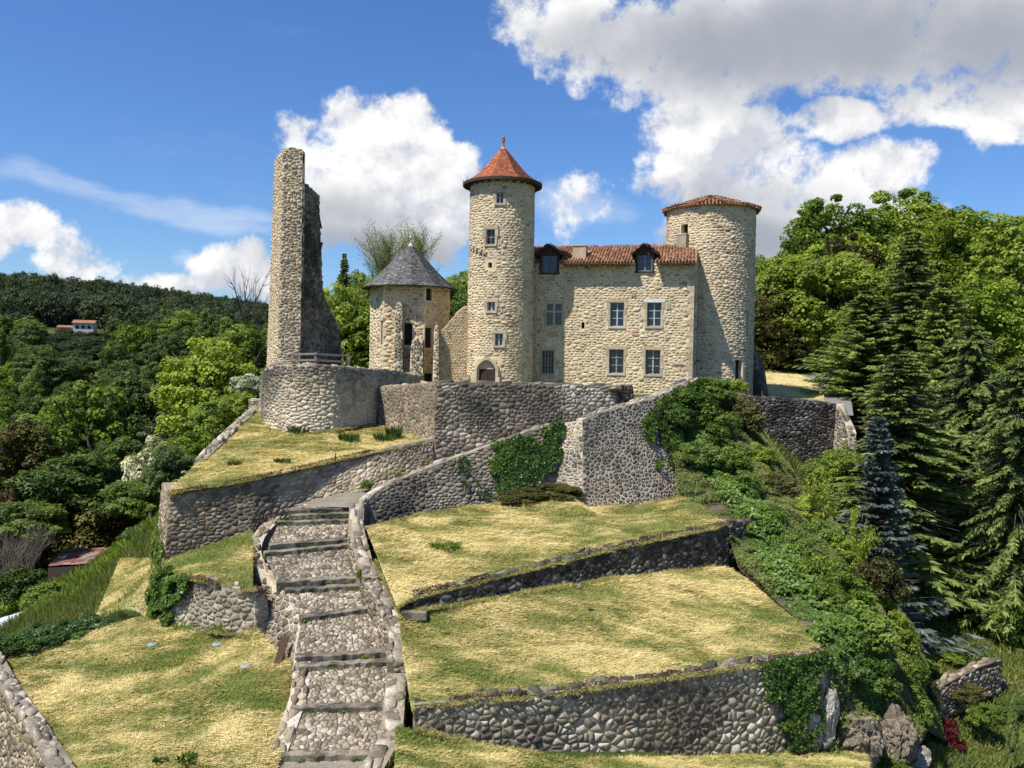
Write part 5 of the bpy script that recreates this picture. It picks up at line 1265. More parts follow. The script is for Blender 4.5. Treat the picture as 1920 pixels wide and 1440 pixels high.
# the far-left face bulges a little: faces 4->5 (left), 5->0 (front), 0->1 (right)
faces = [(4, 5, [(714, 724.5, 601, 646)]), (5, 0, [(757.5, 773, 606, 647)]), (0, 1, [(797, 809.5, 615, 652), (799, 810, 541, 564), (791, 811, 700, 740)]), (1, 2, []), (2, 3, []), (3, 4, [])]
mb = MB(); fi = []
for i, j, hl in faces:
    f, L_, ab, rect = hexface(i, j); hh_ = []
    for h in hl:
        r = rect(*h); r = (max(r[0], .06), min(r[1], L_ - .06), r[2], r[3]); hh_.append(r)
    grid_body(mb, f, np.linspace(0, L_, 7), np.linspace(-3.2, ZH, 8), hh_, .45); fi.append((f, L_, hh_))
mb.build('wall', M['cream_mortar'], ch)
for k, (f, L_, hh_) in enumerate(fi[:3]):
    stones(ch, f, 0, L_, -2.8, ZH, .32, .21, M['cream_stone'], 'rubble', 75 + k, .04, .028, [(r[0] - .08, r[1] + .08, r[2] - .08, r[3] + .08) for r in hh_], n_ind=100)
    for r in hh_: hole(ch, f, *r, dep=.16)
    for r in hh_:
        fr2 = local_frame(f, (r[0] + r[1]) / 2, r[3]); w_ = (r[1] - r[0]) / 2; mb = MB(); mb.box(fr2, -w_ - .12, w_ + .12, .0, .2, -.1, .05, .5); mb.build('lintel', M['ashlar'], ch)
prH = [(3.62, ZH - .10), (3.0, ZH + .36), (2.2, ZH + 1.08), (1.2, ZH + 2.12), (.45, ZH + 2.82), (.08, ZH + 3.22)]
rH = cone_base(ch, prH, 12, ha[0] + .2, HC, M['slate']); shingles(rH, prH, 12, ha[0] + .2, HC, 30, .2, M['slate'], 6, 'slates', .018)
mb = MB(); mb.lathe((HC[0], HC[1], 0), [(3.0, ZH + .05), (3.05, ZH - .1), (3.6, ZH - .17), (3.62, ZH - .11)], 24, ha[0] + .2); mb.build('eave_board', M['wood_dark'], rH)
mb = MB(); mb.lathe((HC[0], HC[1], ZH + 3.1), [(.22, 0), (.12, .16), (.06, .26), (.035, .3), (.035, .55), (.12, .62), (.10, .72), (.03, .8), (.0, .98)], 10); mb.build('finial', M['lead'], rH, True)
# broken wall stubs that used to join it
f5, L5, ab5, rect5 = hexface(5, 0)
def stub(x0, x1, ytop, ybot, Y, depth, seed, matn, name='wall_stub', label=''):
    t = [S(x0, ytop + 14, Y), S((x0 + x1) / 2, ytop, Y), S(x1, ytop + 8, Y)]; b = [S(x0 - 3, ybot, Y - .3), S((x0 + x1) / 2, ybot, Y - .35), S(x1 + 1, ybot, Y - .3)]
    pa = thing(name, label, 'wall'); wall(None, None, None, t, b, depth, M[matn], M['cream_mortar'], .3, .24, 'wild', 0, seed, .03, .08, rag=.4, parent=pa, n_ind=60)
stub(740.5, 754, 565, 706, 60.6, 1.4, 80, 'bastion_stone', label='thin broken grey wall stub standing in front of the slate-roofed tower')
stub(771, 792, 628, 704, 60.2, 1.8, 81, 'grey_stone', label='thick dark broken wall stub below the middle opening of the slate-roofed tower')
stub(814, 822, 604, 720, 60.0, .5, 82, 'bastion_stone', label='slim pointed stone pinnacle beside the curtain wall')
# curtain wall towards the stair tower
kt = [S(821, 626, 60.6), S(836, 611, 60.6), S(852, 592, 60.6), S(866, 578, 60.6), S(880, 572, 60.6)]; kb = [S(821, 730, 60.6), S(836, 730, 60.6), S(852, 730, 60.6), S(866, 730, 60.6), S(880, 730, 60.6)]
wall('curtain_wall', 'golden stone curtain wall rising in a curve against the left of the stair tower', 'wall', kt, kb, .7, M['cream_stone'], M['golden_mortar'], .34, .19, 'coursed', 0, 83, .04, .06, rag=.08, ends=True)

# ---- the ruin: hollow corner of a keep
ru = thing('ruined_keep', 'tall narrow ruined keep wall with a jagged dark inner side on the bastion', 'ruin', (-12.4, 45.6, -.4))
P0 = S(520, 683, 45.6); P1 = S(562, 683, 45.6); Q0 = S(497, 683, 50.5); Q1 = S(640, 683, 51.5)
def zat(py, px, Y): return U(px, py, Y).z
zf = zat(279, 545, 45.6)
# left outer face (far to near) and front end
lft_t = [down(U(515, 300, 50.5), zat(300, 513, 50.5)), down(U(530, 281, 45.6), zat(281, 530, 45.6))]
lft_b = [down(Q0, -3.6), down(P0, -3.6)]
wall(None, None, None, lft_t, lft_b, .5, M['cream_stone'], M['cream_mortar'], .36, .2, 'rubble', 0, 84, .04, .06, rag=.2, parent=ru, ends=False, n_ind=100, cap=False)
# front end: x shrinks upward as in the photograph's batter
fr_t = [U(530, 280, 45.6), U(548, 277, 45.6), U(567, 281, 45.6)]; fr_b = [down(P0, -1.2), down(P0.lerp(P1, .5), -1.2), down(P1, -1.2)]
wall(None, None, None, fr_t, fr_b, .6, M['ruin_stone'], M['cream_mortar'], .34, .2, 'rubble', 0, 85, .035, .07, rag=.3, parent=ru, ends=False, n_ind=150, cap=True)
# right inner face, jagged top; its shade is put into a darker stone
inn = [(567, 335, 46.2), (570, 342, 46.4), (580, 350, 46.9), (592, 360, 47.5), (598, 366, 48.2), (599, 400, 48.4), (601, 440, 48.6), (602, 500, 48.9), (604, 545, 49.2), (614, 572, 49.6), (630, 600, 50.2), (637, 622, 50.6), (641, 660, 51.2)]
it = [U(*p) for p in inn]; ib = []
for k, p in enumerate(it):
    t = k / (len(it) - 1); b = P1.lerp(Q1, t); ib.append(Vector((b.x, b.y, -1.2)))
# the inner face leans with its own plan line
it2 = []
for k, (px, py, Y) in enumerate(inn):
    it2.append(U(px, py, Y))
it2[0] = U(567, 282, 45.7); it2.insert(1, U(568, 332, 45.9)); ib.insert(1, ib[0].lerp(ib[1], .15))
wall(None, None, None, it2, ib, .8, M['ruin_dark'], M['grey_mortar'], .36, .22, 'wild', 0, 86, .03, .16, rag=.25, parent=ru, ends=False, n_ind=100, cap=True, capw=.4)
# ------------------------------------------------------------------ vegetation
def PXv(P):
    q = np.asarray(P) @ np.array(CR); return 960 + F * q[:, 0] / -q[:, 2], 720 - F * q[:, 1] / -q[:, 2]
def inpoly(x, y, poly):
    ins = np.zeros(len(x), bool); j = len(poly) - 1
    for i in range(len(poly)):
        xi, yi = poly[i]; xj, yj = poly[j]
        ins ^= ((yi > y) != (yj > y)) & (x < (xj - xi) * (y - yi) / (yj - yi + 1e-9) + xi); j = i
    return ins
def unit(v): return v / (np.sqrt((v ** 2).sum(-1, keepdims=True)) + 1e-9)
def leaves(c, n, size, rs, tint, asp=.62, fold=0):
    """rhombic leaves at centres c with normals n"""
    m = len(c); r = unit(rs.normal(size=(m, 3))); t = unit(np.cross(n, r)); b = np.cross(n, t)
    s = size * (.6 + .8 * rs.random((m, 1)))
    V = np.stack([c - t * s, c - b * s * asp + n * s * .15, c + t * s, c + b * s * asp + n * s * .15], 1)
    return V.reshape(-1, 3), np.arange(m * 4).reshape(m, 4), np.repeat(tint, 4)
def crown_mesh(seed, nc=110, per=130, leaf=.04, zs=1.0, low=-.8, crad=(.12, .30), outer=(.45, 1.0), pointy=0):
    rs = np.random.default_rng(seed); d = unit(rs.normal(size=(nc * 3, 3))); d = d[d[:, 2] > low][:nc]; nc = len(d)
    wob = 1 + .25 * np.sin(3 * np.arctan2(d[:, 1], d[:, 0]) + seed) * (1 - np.abs(d[:, 2]))
    c = d * (outer[0] + (outer[1] - outer[0]) * rs.random((nc, 1)) ** .6) * wob[:, None]; c[:, 2] *= .9 * zs
    if pointy: sh = 1 - pointy * np.clip(c[:, 2:] / zs * .5 + .5, 0, 1); c[:, :2] *= sh
    r = crad[0] + (crad[1] - crad[0]) * rs.random(nc)
    k = np.repeat(np.arange(nc), per); m = len(k); ld = unit(rs.normal(size=(m, 3)) + np.array([0, 0, .35]))
    rad = r[k][:, None] * (.62 + .42 * rs.random((m, 1)))
    P = c[k] + ld * rad * np.array([1, 1, .72]); n = unit(ld + .5 * rs.normal(size=(m, 3)) + np.array([-.25, -.2, .6]))
    tn = np.clip(.45 + .22 * rs.normal(size=nc)[k] + .16 * rs.normal(size=m), 0, 1)
    V, q, t = leaves(P, n, leaf, rs, tn); return np_mesh('crown', V, None, q, t)
def tubes(paths, k=5):
    """joined tapered tubes: list of (points, radii)"""
    Vs, Qs, nv = [], [], 0; an = np.arange(k) * 2 * math.pi / k
    for pts, rad in paths:
        P = np.asarray(pts, float); m = len(P); T = unit(np.gradient(P, axis=0)); ref = np.where(np.abs(T[:, 2:]) < .9, np.array([[0, 0, 1.0]]), np.array([[1.0, 0, 0]]))
        a = unit(np.cross(T, ref)); b = np.cross(T, a); R = np.asarray(rad, float)[:, None, None]
        V = P[:, None] + (a[:, None] * np.cos(an)[None, :, None] + b[:, None] * np.sin(an)[None, :, None]) * R
        Vs.append(V.reshape(-1, 3)); i, j = np.meshgrid(np.arange(m - 1), np.arange(k), indexing='ij'); i = i.ravel(); j = j.ravel(); j2 = (j + 1) % k
        Qs.append(nv + np.stack([i * k + j, i * k + j2, (i + 1) * k + j2, (i + 1) * k + j], 1)); nv += m * k
    return np.concatenate(Vs), np.concatenate(Qs)
def trunk_mesh(seed, top=.75, r=.05, limbs=7):
    rs = np.random.default_rng(seed); ps = []
    z = np.linspace(-.05, top, 7); w = rs.normal(0, .02, (7, 2)); w[0] = 0
    ps.append((np.stack([w[:, 0], w[:, 1], z], 1), r * (1 - .75 * (z + .05) / (top + .05))))
    for i in range(limbs):
        z0 = rs.uniform(.22, top * .85); a = rs.uniform(0, 6.28); L = rs.uniform(.2, .36); s = np.linspace(0, 1, 5)
        ps.append((np.stack([np.cos(a) * s * L, np.sin(a) * s * L, z0 + s * L * .75 + .05 * s ** 2], 1), r * .42 * (1 - .8 * s)))
    V, q = tubes(ps); return np_mesh('trunk', V, None, q, np.full(len(V), .5), True)
def branchy(seed, n_main=5, spread=.35, depth=3, up=.8, leafn=0, leaf=.012, rad=.012):
    rs = random.Random(seed); paths = []; tips = []
    def grow(p, d, L, r, lev):
        pts = [p.copy()]; q = p.copy(); dd = d.copy()
        for k in range(4):
            dd = (dd + Vector((rs.gauss(0, .13), rs.gauss(0, .13), rs.gauss(.05, .08)))).normalized(); q = q + dd * L / 4; pts.append(q.copy())
            if lev < depth:
                for _ in range(2 if lev else 2):
                    s = Vector((rs.gauss(0, 1), rs.gauss(0, 1), rs.gauss(.3, .5))).normalized(); nd = (dd * up + s * .62).normalized(); grow(q.copy(), nd, L * rs.uniform(.42, .66), r * .5, lev + 1)
            if lev >= depth - 1: tips.append(q.copy())
        paths.append(([tuple(x) for x in pts], [r * (1 - .17 * k) for k in range(5)]))
    for i in range(n_main):
        a = rs.uniform(0, 6.28); d = Vector((math.cos(a) * spread * rs.uniform(.3, 1), math.sin(a) * spread * rs.uniform(.3, 1), 1)).normalized(); grow(Vector((0, 0, 0)), d, .62, rad, 1)
    V, q = tubes(paths, 3); tm = np_mesh('trunk', V, None, q, np.full(len(V), .5))
    lm = None
    if leafn:
        r2 = np.random.default_rng(seed); T = np.array([tuple(t) for t in tips]); k = r2.integers(0, len(T), leafn); P = T[k] + r2.normal(0, .02, (leafn, 3))
        V, q, t = leaves(P, unit(r2.normal(size=(leafn, 3))), leaf, r2, r2.random(leafn)); lm = np_mesh('foliage', V, None, q, t)
    return tm, lm
def conifer_mesh(seed, rmax=.2, levels=54, nb=8, droop=.35, st=9, tw=.055, tww=.010, ragged=.35, hang=.4, power=.8):
    rs = np.random.default_rng(seed); C, N_, Tn, Dv, Ln = [], [], [], [], []
    br = []; az_n = rs.uniform(0, 99)
    for l in range(levels):
        t = .04 + .95 * (l / levels) ** 1.05; R0 = rmax * (1 - t) ** power * (1 - ragged * .5 + ragged * rs.random()) + .006
        for b in range(nb):
            a = rs.uniform(0, 6.283); R = R0 * rs.uniform(.6, 1.12) * (1 + (float(vnoise([np.cos(a) * 1.3 + az_n], [t * 9 + np.sin(a) * 1.3])[0]) - .5) * 1.1); s = np.linspace(.18, 1, st); lv = rs.uniform(-.2, .2)
            z = t + R * (.18 * s - droop * s ** 2 + .12 * s ** 4); x, y = np.cos(a) * R * s, np.sin(a) * R * s
            br.append((np.array([[0, 0, t], [x[st // 2], y[st // 2], z[st // 2]], [x[-1], y[-1], z[-1]]]), [.0035, .002, .0006]))
            for side in (-1, -.6, 0, .6, 1):
                da = a + side * rs.uniform(.6, 1.1, st); ln = tw * (.5 + .7 * (1 - s * .6)) * (.5 + R / rmax) * rs.uniform(.7, 1.3, st)
                D = np.stack([np.cos(da), np.sin(da), -hang * rs.random(st) - (.3 if side == 0 else 0)], 1); D = unit(D)
                P = np.stack([x, y, z], 1); C.append(P); Dv.append(D); Ln.append(ln); Tn.append(np.clip(.35 + .25 * s + lv + rs.normal(0, .14, st), 0, 1))
    C, Dv, Ln, Tn = map(np.concatenate, (C, Dv, Ln, Tn)); m = len(C); r = unit(rs.normal(size=(m, 3)) + np.array([0, 0, .6])); sd = unit(np.cross(Dv, r)); w = tww * rs.uniform(.7, 1.4, (m, 1)); L = Ln[:, None]
    V = np.stack([C, C + Dv * L * .45 - sd * w, C + Dv * L, C + Dv * L * .45 + sd * w], 1).reshape(-1, 3)
    nm = np_mesh('crown', V, None, np.arange(m * 4).reshape(m, 4), np.repeat(Tn, 4))
    br.append((np.array([[0, 0, -.03], [0, 0, .5], [0, 0, .98]]), [.016, .009, .001])); V, q = tubes(br, 3)
    return nm, np_mesh('trunk', V, None, q, np.full(len(V), .5))

CROWNS = [crown_mesh(100 + k, nc=[120, 100, 140][k], per=[125, 150, 110][k], leaf=.038) for k in range(3)]
TALL = {1.7: [crown_mesh(110 + k, nc=180, per=115, leaf=.042, zs=1.7) for k in range(3)], 2.4: [crown_mesh(114 + k, nc=230, per=105, leaf=.046, zs=2.4) for k in range(2)]}
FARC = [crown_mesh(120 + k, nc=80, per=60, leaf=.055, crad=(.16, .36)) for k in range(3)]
for me in FARC: me.materials.append(M['lf_far_shade'])
POINTY = [crown_mesh(140 + k, nc=170, per=115, leaf=.042, pointy=.6, zs=1.8) for k in range(2)]
SHRUBS = [crown_mesh(160 + k, nc=90, per=150, leaf=.047, low=-.35, crad=(.12, .34), outer=(.3, .95)) for k in range(4)]
TRUNKS = [trunk_mesh(200 + k) for k in range(3)]
SPR = [conifer_mesh(300, .22, power=.62, levels=72, nb=9, st=11, tw=.03, tww=.0046, ragged=.5), conifer_mesh(301, .26, levels=66, nb=9, st=11, droop=.45, hang=.7, tw=.025, tww=.0046, power=.5, ragged=.7), conifer_mesh(302, .25, levels=72, nb=9, st=11, droop=.2, tw=.03, tww=.0046, power=.55, ragged=.6)]
BLU = [conifer_mesh(310, .26, levels=46, nb=7, droop=.18, st=11, tw=.042, tww=.0065, ragged=.55, hang=.25)]

def mesh_child(name, me, mat, parent, loc, scale, rz=0):
    o = bpy.data.objects.new(name, me); COL.objects.link(o); o.parent = parent
    if not me.materials: me.materials.append(mat)
    o.location = loc; o.scale = scale; o.rotation_euler = (0, 0, rz)
    o.material_slots[0].link = 'OBJECT'; o.material_slots[0].material = mat; return o
def tree(name, x, y, z0, h, r, mat, label, group=None, cat='tree', crowns=None, low=.12, rs=random, lean=0):
    t = thing(name, label, cat, (x, y, z0), group); cs = crowns or CROWNS
    cz_ = (1 + low) / 2 * h; hh = (1 - low) * h / 2 / .98; asp = hh / r; zs = 1.0
    if cs is CROWNS and asp > 1.3: zs = 1.7 if asp < 2.05 else 2.4; cs = TALL[zs]
    if cs is POINTY: zs = 1.8
    mesh_child('trunk', rs.choice(TRUNKS), M['bark'], t, (0, 0, 0), (h * .8, h * .8, h), rs.uniform(0, 6))
    mesh_child('crown', rs.choice(cs), mat, t, (lean, 0, cz_), (r, r, hh / zs), rs.uniform(0, 6.28)); return t
def tree_px(name, px, ptop, Y, hw, mat, label, low=.12, cat='tree', crowns=None, base=None, group=None):
    p = U(px, ptop, Y); z0 = tz(p.x, Y) if base is None else U(px, base, Y).z
    return tree(name, p.x, Y, z0 - .2, max(p.z - z0 + .2, 1.0), hw / F * Y, M[mat], label, group, cat, crowns, low)
def conifer_px(px, ptop, Y, hw, mat, label, proto, base=None):
    p = U(px, ptop, Y); z0 = tz(p.x, Y) if base is None else U(px, base, Y).z; h = p.z - z0 + .4; t = thing('spruce_tree', label, 'tree', (p.x, Y, z0 - .4))
    nm, tm = proto; R = sorted(abs(v.co.x) for v in list(nm.vertices)[::37]); R = R[int(len(R) * .985)]; s = hw / F * Y / R
    mesh_child('trunk', tm, M['bark'], t, (0, 0, 0), (s, s, h)); mesh_child('crown', nm, M[mat], t, (0, 0, 0), (s, s, h), random.uniform(0, 6)); return t
def shrub_px(px, pc, Y, rx, ry, mat, label, name='shrub', cat='shrub', group=None, idx=None, down_=None):
    """a bush centred at the pixel, radii in source pixels"""
    p = U(px, pc, Y); t = thing(name, label, cat, (p.x, p.y, p.z - ry / F * Y), group); sx, sz = rx / F * Y, ry / F * Y
    mesh_child('crown', SHRUBS[idx if idx is not None else random.randrange(4)], M[mat], t, (0, 0, sz), (sx, sx, sz), random.uniform(0, 6)); return t

# ------ single trees on the left
tree_px('broadleaf_tree', 392, 622, 60, 82, 'lf_lime', 'bright yellow-green spreading tree left of the curved bastion', .05)
tree_px('broadleaf_tree', 462, 598, 68, 56, 'lf_mid', 'mid green tree against the left edge of the ruined keep', .1)
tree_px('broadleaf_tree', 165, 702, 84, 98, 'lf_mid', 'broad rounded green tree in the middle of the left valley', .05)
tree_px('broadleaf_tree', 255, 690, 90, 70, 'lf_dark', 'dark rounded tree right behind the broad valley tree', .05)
tree_px('broadleaf_tree', 40, 775, 70, 78, 'lf_olive', 'olive-brown tree at the left edge of the valley', .0)
tree_px('broadleaf_tree', 20, 890, 60, 70, 'lf_bronze', 'reddish bronze tree below the olive one at the left edge', .0)
tree_px('hawthorn', 285, 815, 57, 54, 'lf_white', 'grey-white flowering hawthorn below the lawn on the left slope', .0, crowns=SHRUBS)
shrub_px(468, 727, 55, 34, 26, 'lf_white', 'cream-flowering bush tucked against the base of the ruin', name='flowering_bush', cat='bush')
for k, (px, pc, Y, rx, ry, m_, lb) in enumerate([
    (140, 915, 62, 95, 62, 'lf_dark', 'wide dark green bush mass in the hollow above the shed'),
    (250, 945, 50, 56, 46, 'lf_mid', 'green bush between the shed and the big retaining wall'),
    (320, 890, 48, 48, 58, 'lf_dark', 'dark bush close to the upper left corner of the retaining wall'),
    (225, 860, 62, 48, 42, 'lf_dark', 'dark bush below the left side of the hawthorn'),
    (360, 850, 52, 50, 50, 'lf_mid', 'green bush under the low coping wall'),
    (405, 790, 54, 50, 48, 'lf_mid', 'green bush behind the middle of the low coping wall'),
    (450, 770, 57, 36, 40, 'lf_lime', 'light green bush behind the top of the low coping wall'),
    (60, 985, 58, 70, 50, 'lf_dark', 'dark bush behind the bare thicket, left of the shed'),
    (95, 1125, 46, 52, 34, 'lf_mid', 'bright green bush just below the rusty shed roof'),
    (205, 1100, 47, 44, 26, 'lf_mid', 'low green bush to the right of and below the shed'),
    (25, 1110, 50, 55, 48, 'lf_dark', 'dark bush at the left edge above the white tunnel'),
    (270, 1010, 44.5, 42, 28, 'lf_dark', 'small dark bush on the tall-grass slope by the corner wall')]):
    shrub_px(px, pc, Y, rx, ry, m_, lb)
# bare thickets and upright sparse trees
BARE = branchy(5, 7, .8, 3, .8, rad=.010); SPARSE = branchy(9, 14, .42, 3, 1.0, 4200, .010, rad=.008); BARE2 = branchy(12, 3, .35, 3, .75, rad=.02)
def twiggy(px, base, top, Y, w, label, proto, tmat_, lmat=None, name='bare_tree', cat='tree'):
    p = U(px, base, Y); h = (base - top) / F * Y; t = thing(name, label, cat, p); V = np.empty(len(proto[0].vertices) * 3, np.float32); proto[0].vertices.foreach_get('co', V); V = V.reshape(-1, 3); H_ = V[:, 2].max(); W_ = np.abs(V[:, 0]).max()
    s = (w / F * Y / W_, w / F * Y / W_, h / H_); mesh_child('trunk', proto[0], tmat_, t, (0, 0, 0), s)
    if proto[1] is not None: mesh_child('crown', proto[1], lmat, t, (0, 0, 0), s)
    return t
twiggy(48, 1105, 950, 52, 66, 'grey leafless thicket behind the rusty shed', BARE, M['twig'], name='bare_thicket', cat='thicket')
twiggy(5, 1120, 975, 50, 70, 'grey leafless thicket at the left edge beside the shed', BARE, M['twig'], name='bare_thicket', cat='thicket')
twiggy(478, 690, 492, 78, 52, 'leafless dark tree standing up just left of the ruined keep', BARE2, M['bark'])
twiggy(722, 560, 408, 98, 62, 'sparse upright tree with thin new leaves, left half of the pair behind the slate roof', SPARSE, M['twig'], M['lf_lime'], 'sparse_tree')
twiggy(782, 560, 400, 97, 60, 'sparse upright tree with thin new leaves directly behind the slate roof finial', SPARSE, M['twig'], M['lf_lime'], 'sparse_tree')
# ------ right side
tree_px('broadleaf_tree', 1548, 357, 108, 80, 'lf_mid', 'big dense round green tree crowning the wood, right of the round tower', .1)
tree_px('broadleaf_tree', 1690, 345, 112, 85, 'lf_lime', 'tall pale green tree on the skyline above the dark spruces', .1)
tree_px('broadleaf_tree', 1800, 372, 80, 85, 'lf_lime', 'bright spring green tree on the skyline right of the pale one', .1)
tree_px('broadleaf_tree', 1890, 385, 74, 85, 'lf_lime', 'bright spring green tree cut by the right edge at the top', .1)
tree_px('broadleaf_tree', 1850, 500, 68, 80, 'lf_mid', 'green tree between the spruces and the right edge', .1)
tree_px('broadleaf_tree', 1628, 545, 72, 62, 'lf_mid', 'green tree filling the wood left of the tallest spruce', .05)
tree_px('broadleaf_tree', 1760, 780, 58, 80, 'lf_dark', 'dark green tree low between the two drooping spruces', .0)
for (px, pt, Y, hw, m_, lb) in [(1452, 478, 88, 58, 'lf_lime', 'bright green tree closest to the right side of the round tower'),
    (1530, 452, 92, 70, 'lf_lime', 'bright green tree beneath the round crowned one'), (1610, 430, 94, 66, 'lf_lime', 'yellowish green tree left of the tallest spruce'),
    (1480, 590, 84, 34, 'lf_olive', 'small grey-green tree over the bend of the drive'), (1545, 560, 84, 55, 'lf_mid', 'green tree right above the drive'), (1430, 600, 86, 42, 'lf_mid', 'green tree at the wood edge behind the castle lawn')]:
    tree_px('broadleaf_tree', px, pt, Y, hw, m_, lb, .08)
for (px, pt, Y, hw, m_, pr, lb, bs) in [
    (1712, 425, 68, 74, 'lf_spruce', 0, 'tallest dark spruce, its tip just below the pale skyline tree', None), (1625, 540, 70, 85, 'lf_spruce', 2, 'dark spruce to the left of the tallest one', None),
    (1770, 520, 64, 88, 'lf_spruce', 2, 'second tall spruce, right of the tallest one', None),
    (1825, 600, 55, 110, 'lf_spruce', 1, 'yellow-green drooping spruce in the middle of the right side', None), (1915, 660, 50, 105, 'lf_spruce', 1, 'drooping spruce overlapping the right edge lower down', None),
    (1690, 655, 52, 125, 'lf_spruce', 0, 'grey-green spruce with long level branches in front of the tall ones', None)]:
    conifer_px(px, pt, Y, hw, m_, lb, SPR[pr], bs)
conifer_px(1648, 770, 46.0, 100, 'lf_blue', 'silvery blue spruce in front of the dark spruces', BLU[0], 1225)
tree_px('broadleaf_tree', 1590, 828, 56, 48, 'lf_mid', 'soft grey-green small tree at the foot of the blackened wall', .0, base=980)
# small yellowish trees along the outer edge of the ivy spur
for k, (px, pt, bs, Y, w, lb) in enumerate([(1400, 850, 960, 47, 34, 'thin yellow sapling highest on the ivy spur'), (1440, 855, 980, 46, 36, 'thin yellow sapling beside the dark wall foot'), (1525, 890, 1040, 43, 44, 'yellow-leaved sapling halfway down the spur'), (1592, 948, 1120, 41, 50, 'larger yellow-leaved sapling left of the blue spruce'), (1655, 1060, 1220, 37.5, 50, 'lowest yellow-leaved sapling beside the big bush')]):
    twiggy(px, bs, pt, Y, w, lb, branchy(400 + k, 4, .5, 3, .8, 2400, .024, rad=.012), M['twig'], M['lf_lime'], 'sapling')
# ------ the ivy-covered spur
M['earth'] = ground_mat('earth_bank', [(0, (.05, .04, .025)), (.4, (.09, .07, .045)), (.75, (.15, .12, .08)), (1, (.2, .17, .11))])
sp_l = [U(1308, 760, 50.6), U(1262, 835, 46.4), U(1272, 938, 41.6), U(1362, 990, 37.6), U(1385, 1066, 36.2), U(1500, 1165, 31.8), U(1550, 1250, 29.3), U(1580, 1380, 29.3), U(1700, 1450, 30)]
sp_m = [U(1315, 735, 51.2), U(1300, 815, 47.5), U(1330, 905, 43.5), U(1400, 960, 39.2), U(1440, 1020, 37.4), U(1550, 1110, 34.2), U(1600, 1190, 31.8), U(1640, 1330, 30.8), U(1720, 1410, 31.5)]
sp_c = [U(1345, 722, 52.5), U(1370, 780, 50), U(1420, 865, 46.8), U(1490, 955, 43), U(1545, 1025, 40.5), U(1620, 1110, 37.5), U(1670, 1200, 35), U(1700, 1290, 33.4), U(1740, 1370, 33)]
sp_r = [U(1390, 748, 58.5), U(1450, 840, 57), U(1540, 960, 53), U(1610, 1030, 49.5), U(1660, 1110, 45), U(1720, 1190, 41.5), U(1745, 1270, 39), U(1760, 1330, 37), U(1770, 1390, 36)]
patch('ivy_bank', [p for p in sp_r], [p for p in sp_l], 90, 60, M['earth'], 34, .35, -.1, mids=(sp_c, sp_m))
Q, ar = sample_patch('ivy_bank', 170000, rng); x_, y_ = PXv(Q)
nrm_up = unit(np.array([[-.35, -.55, .8]]) + rng.normal(0, .45, (len(Q), 3)))
dn = fbm(Q[:, 0] * .9, Q[:, 1] * .9 + Q[:, 2], 51, 4)
ivy_zone = inpoly(x_, y_, [(1215, 750), (1320, 715), (1360, 760), (1370, 900), (1480, 1000), (1600, 1120), (1660, 1250), (1640, 1330), (1540, 1240), (1440, 1090), (1372, 960), (1290, 860)])
P_ = Q + nrm_up * 0 + np.array([[-.3, -.5, .75]]) * (.05 + .35 * rng.random((len(Q), 1)) * (dn[:, None] > .45) + np.clip(dn[:, None] - .5, 0, 1) * 1.3)
s1 = ivy_zone & (dn > .30); s2 = ~ivy_zone & (dn > .34)
def leaf_obj(name, P, N_, size, mat, tint, kind=None, label=None, cat=None, asp=.62):
    V, q, t = leaves(P, N_, size, rng, tint, asp); o = obj(name, np_mesh(name, V, None, q, t), mat, None, kind); tag(o, label, cat); return o
tn = np.clip(.1 + 1.1 * (dn - .3) + rng.normal(0, .18, len(Q)), 0, 1)
leaf_obj('ivy', P_[s1], nrm_up[s1], .085, M['lf_ivyb'], tn[s1], 'stuff')
leaf_obj('undergrowth', P_[s2], nrm_up[s2], .085, M['lf_grass'], tn[s2], 'stuff', asp=.25)
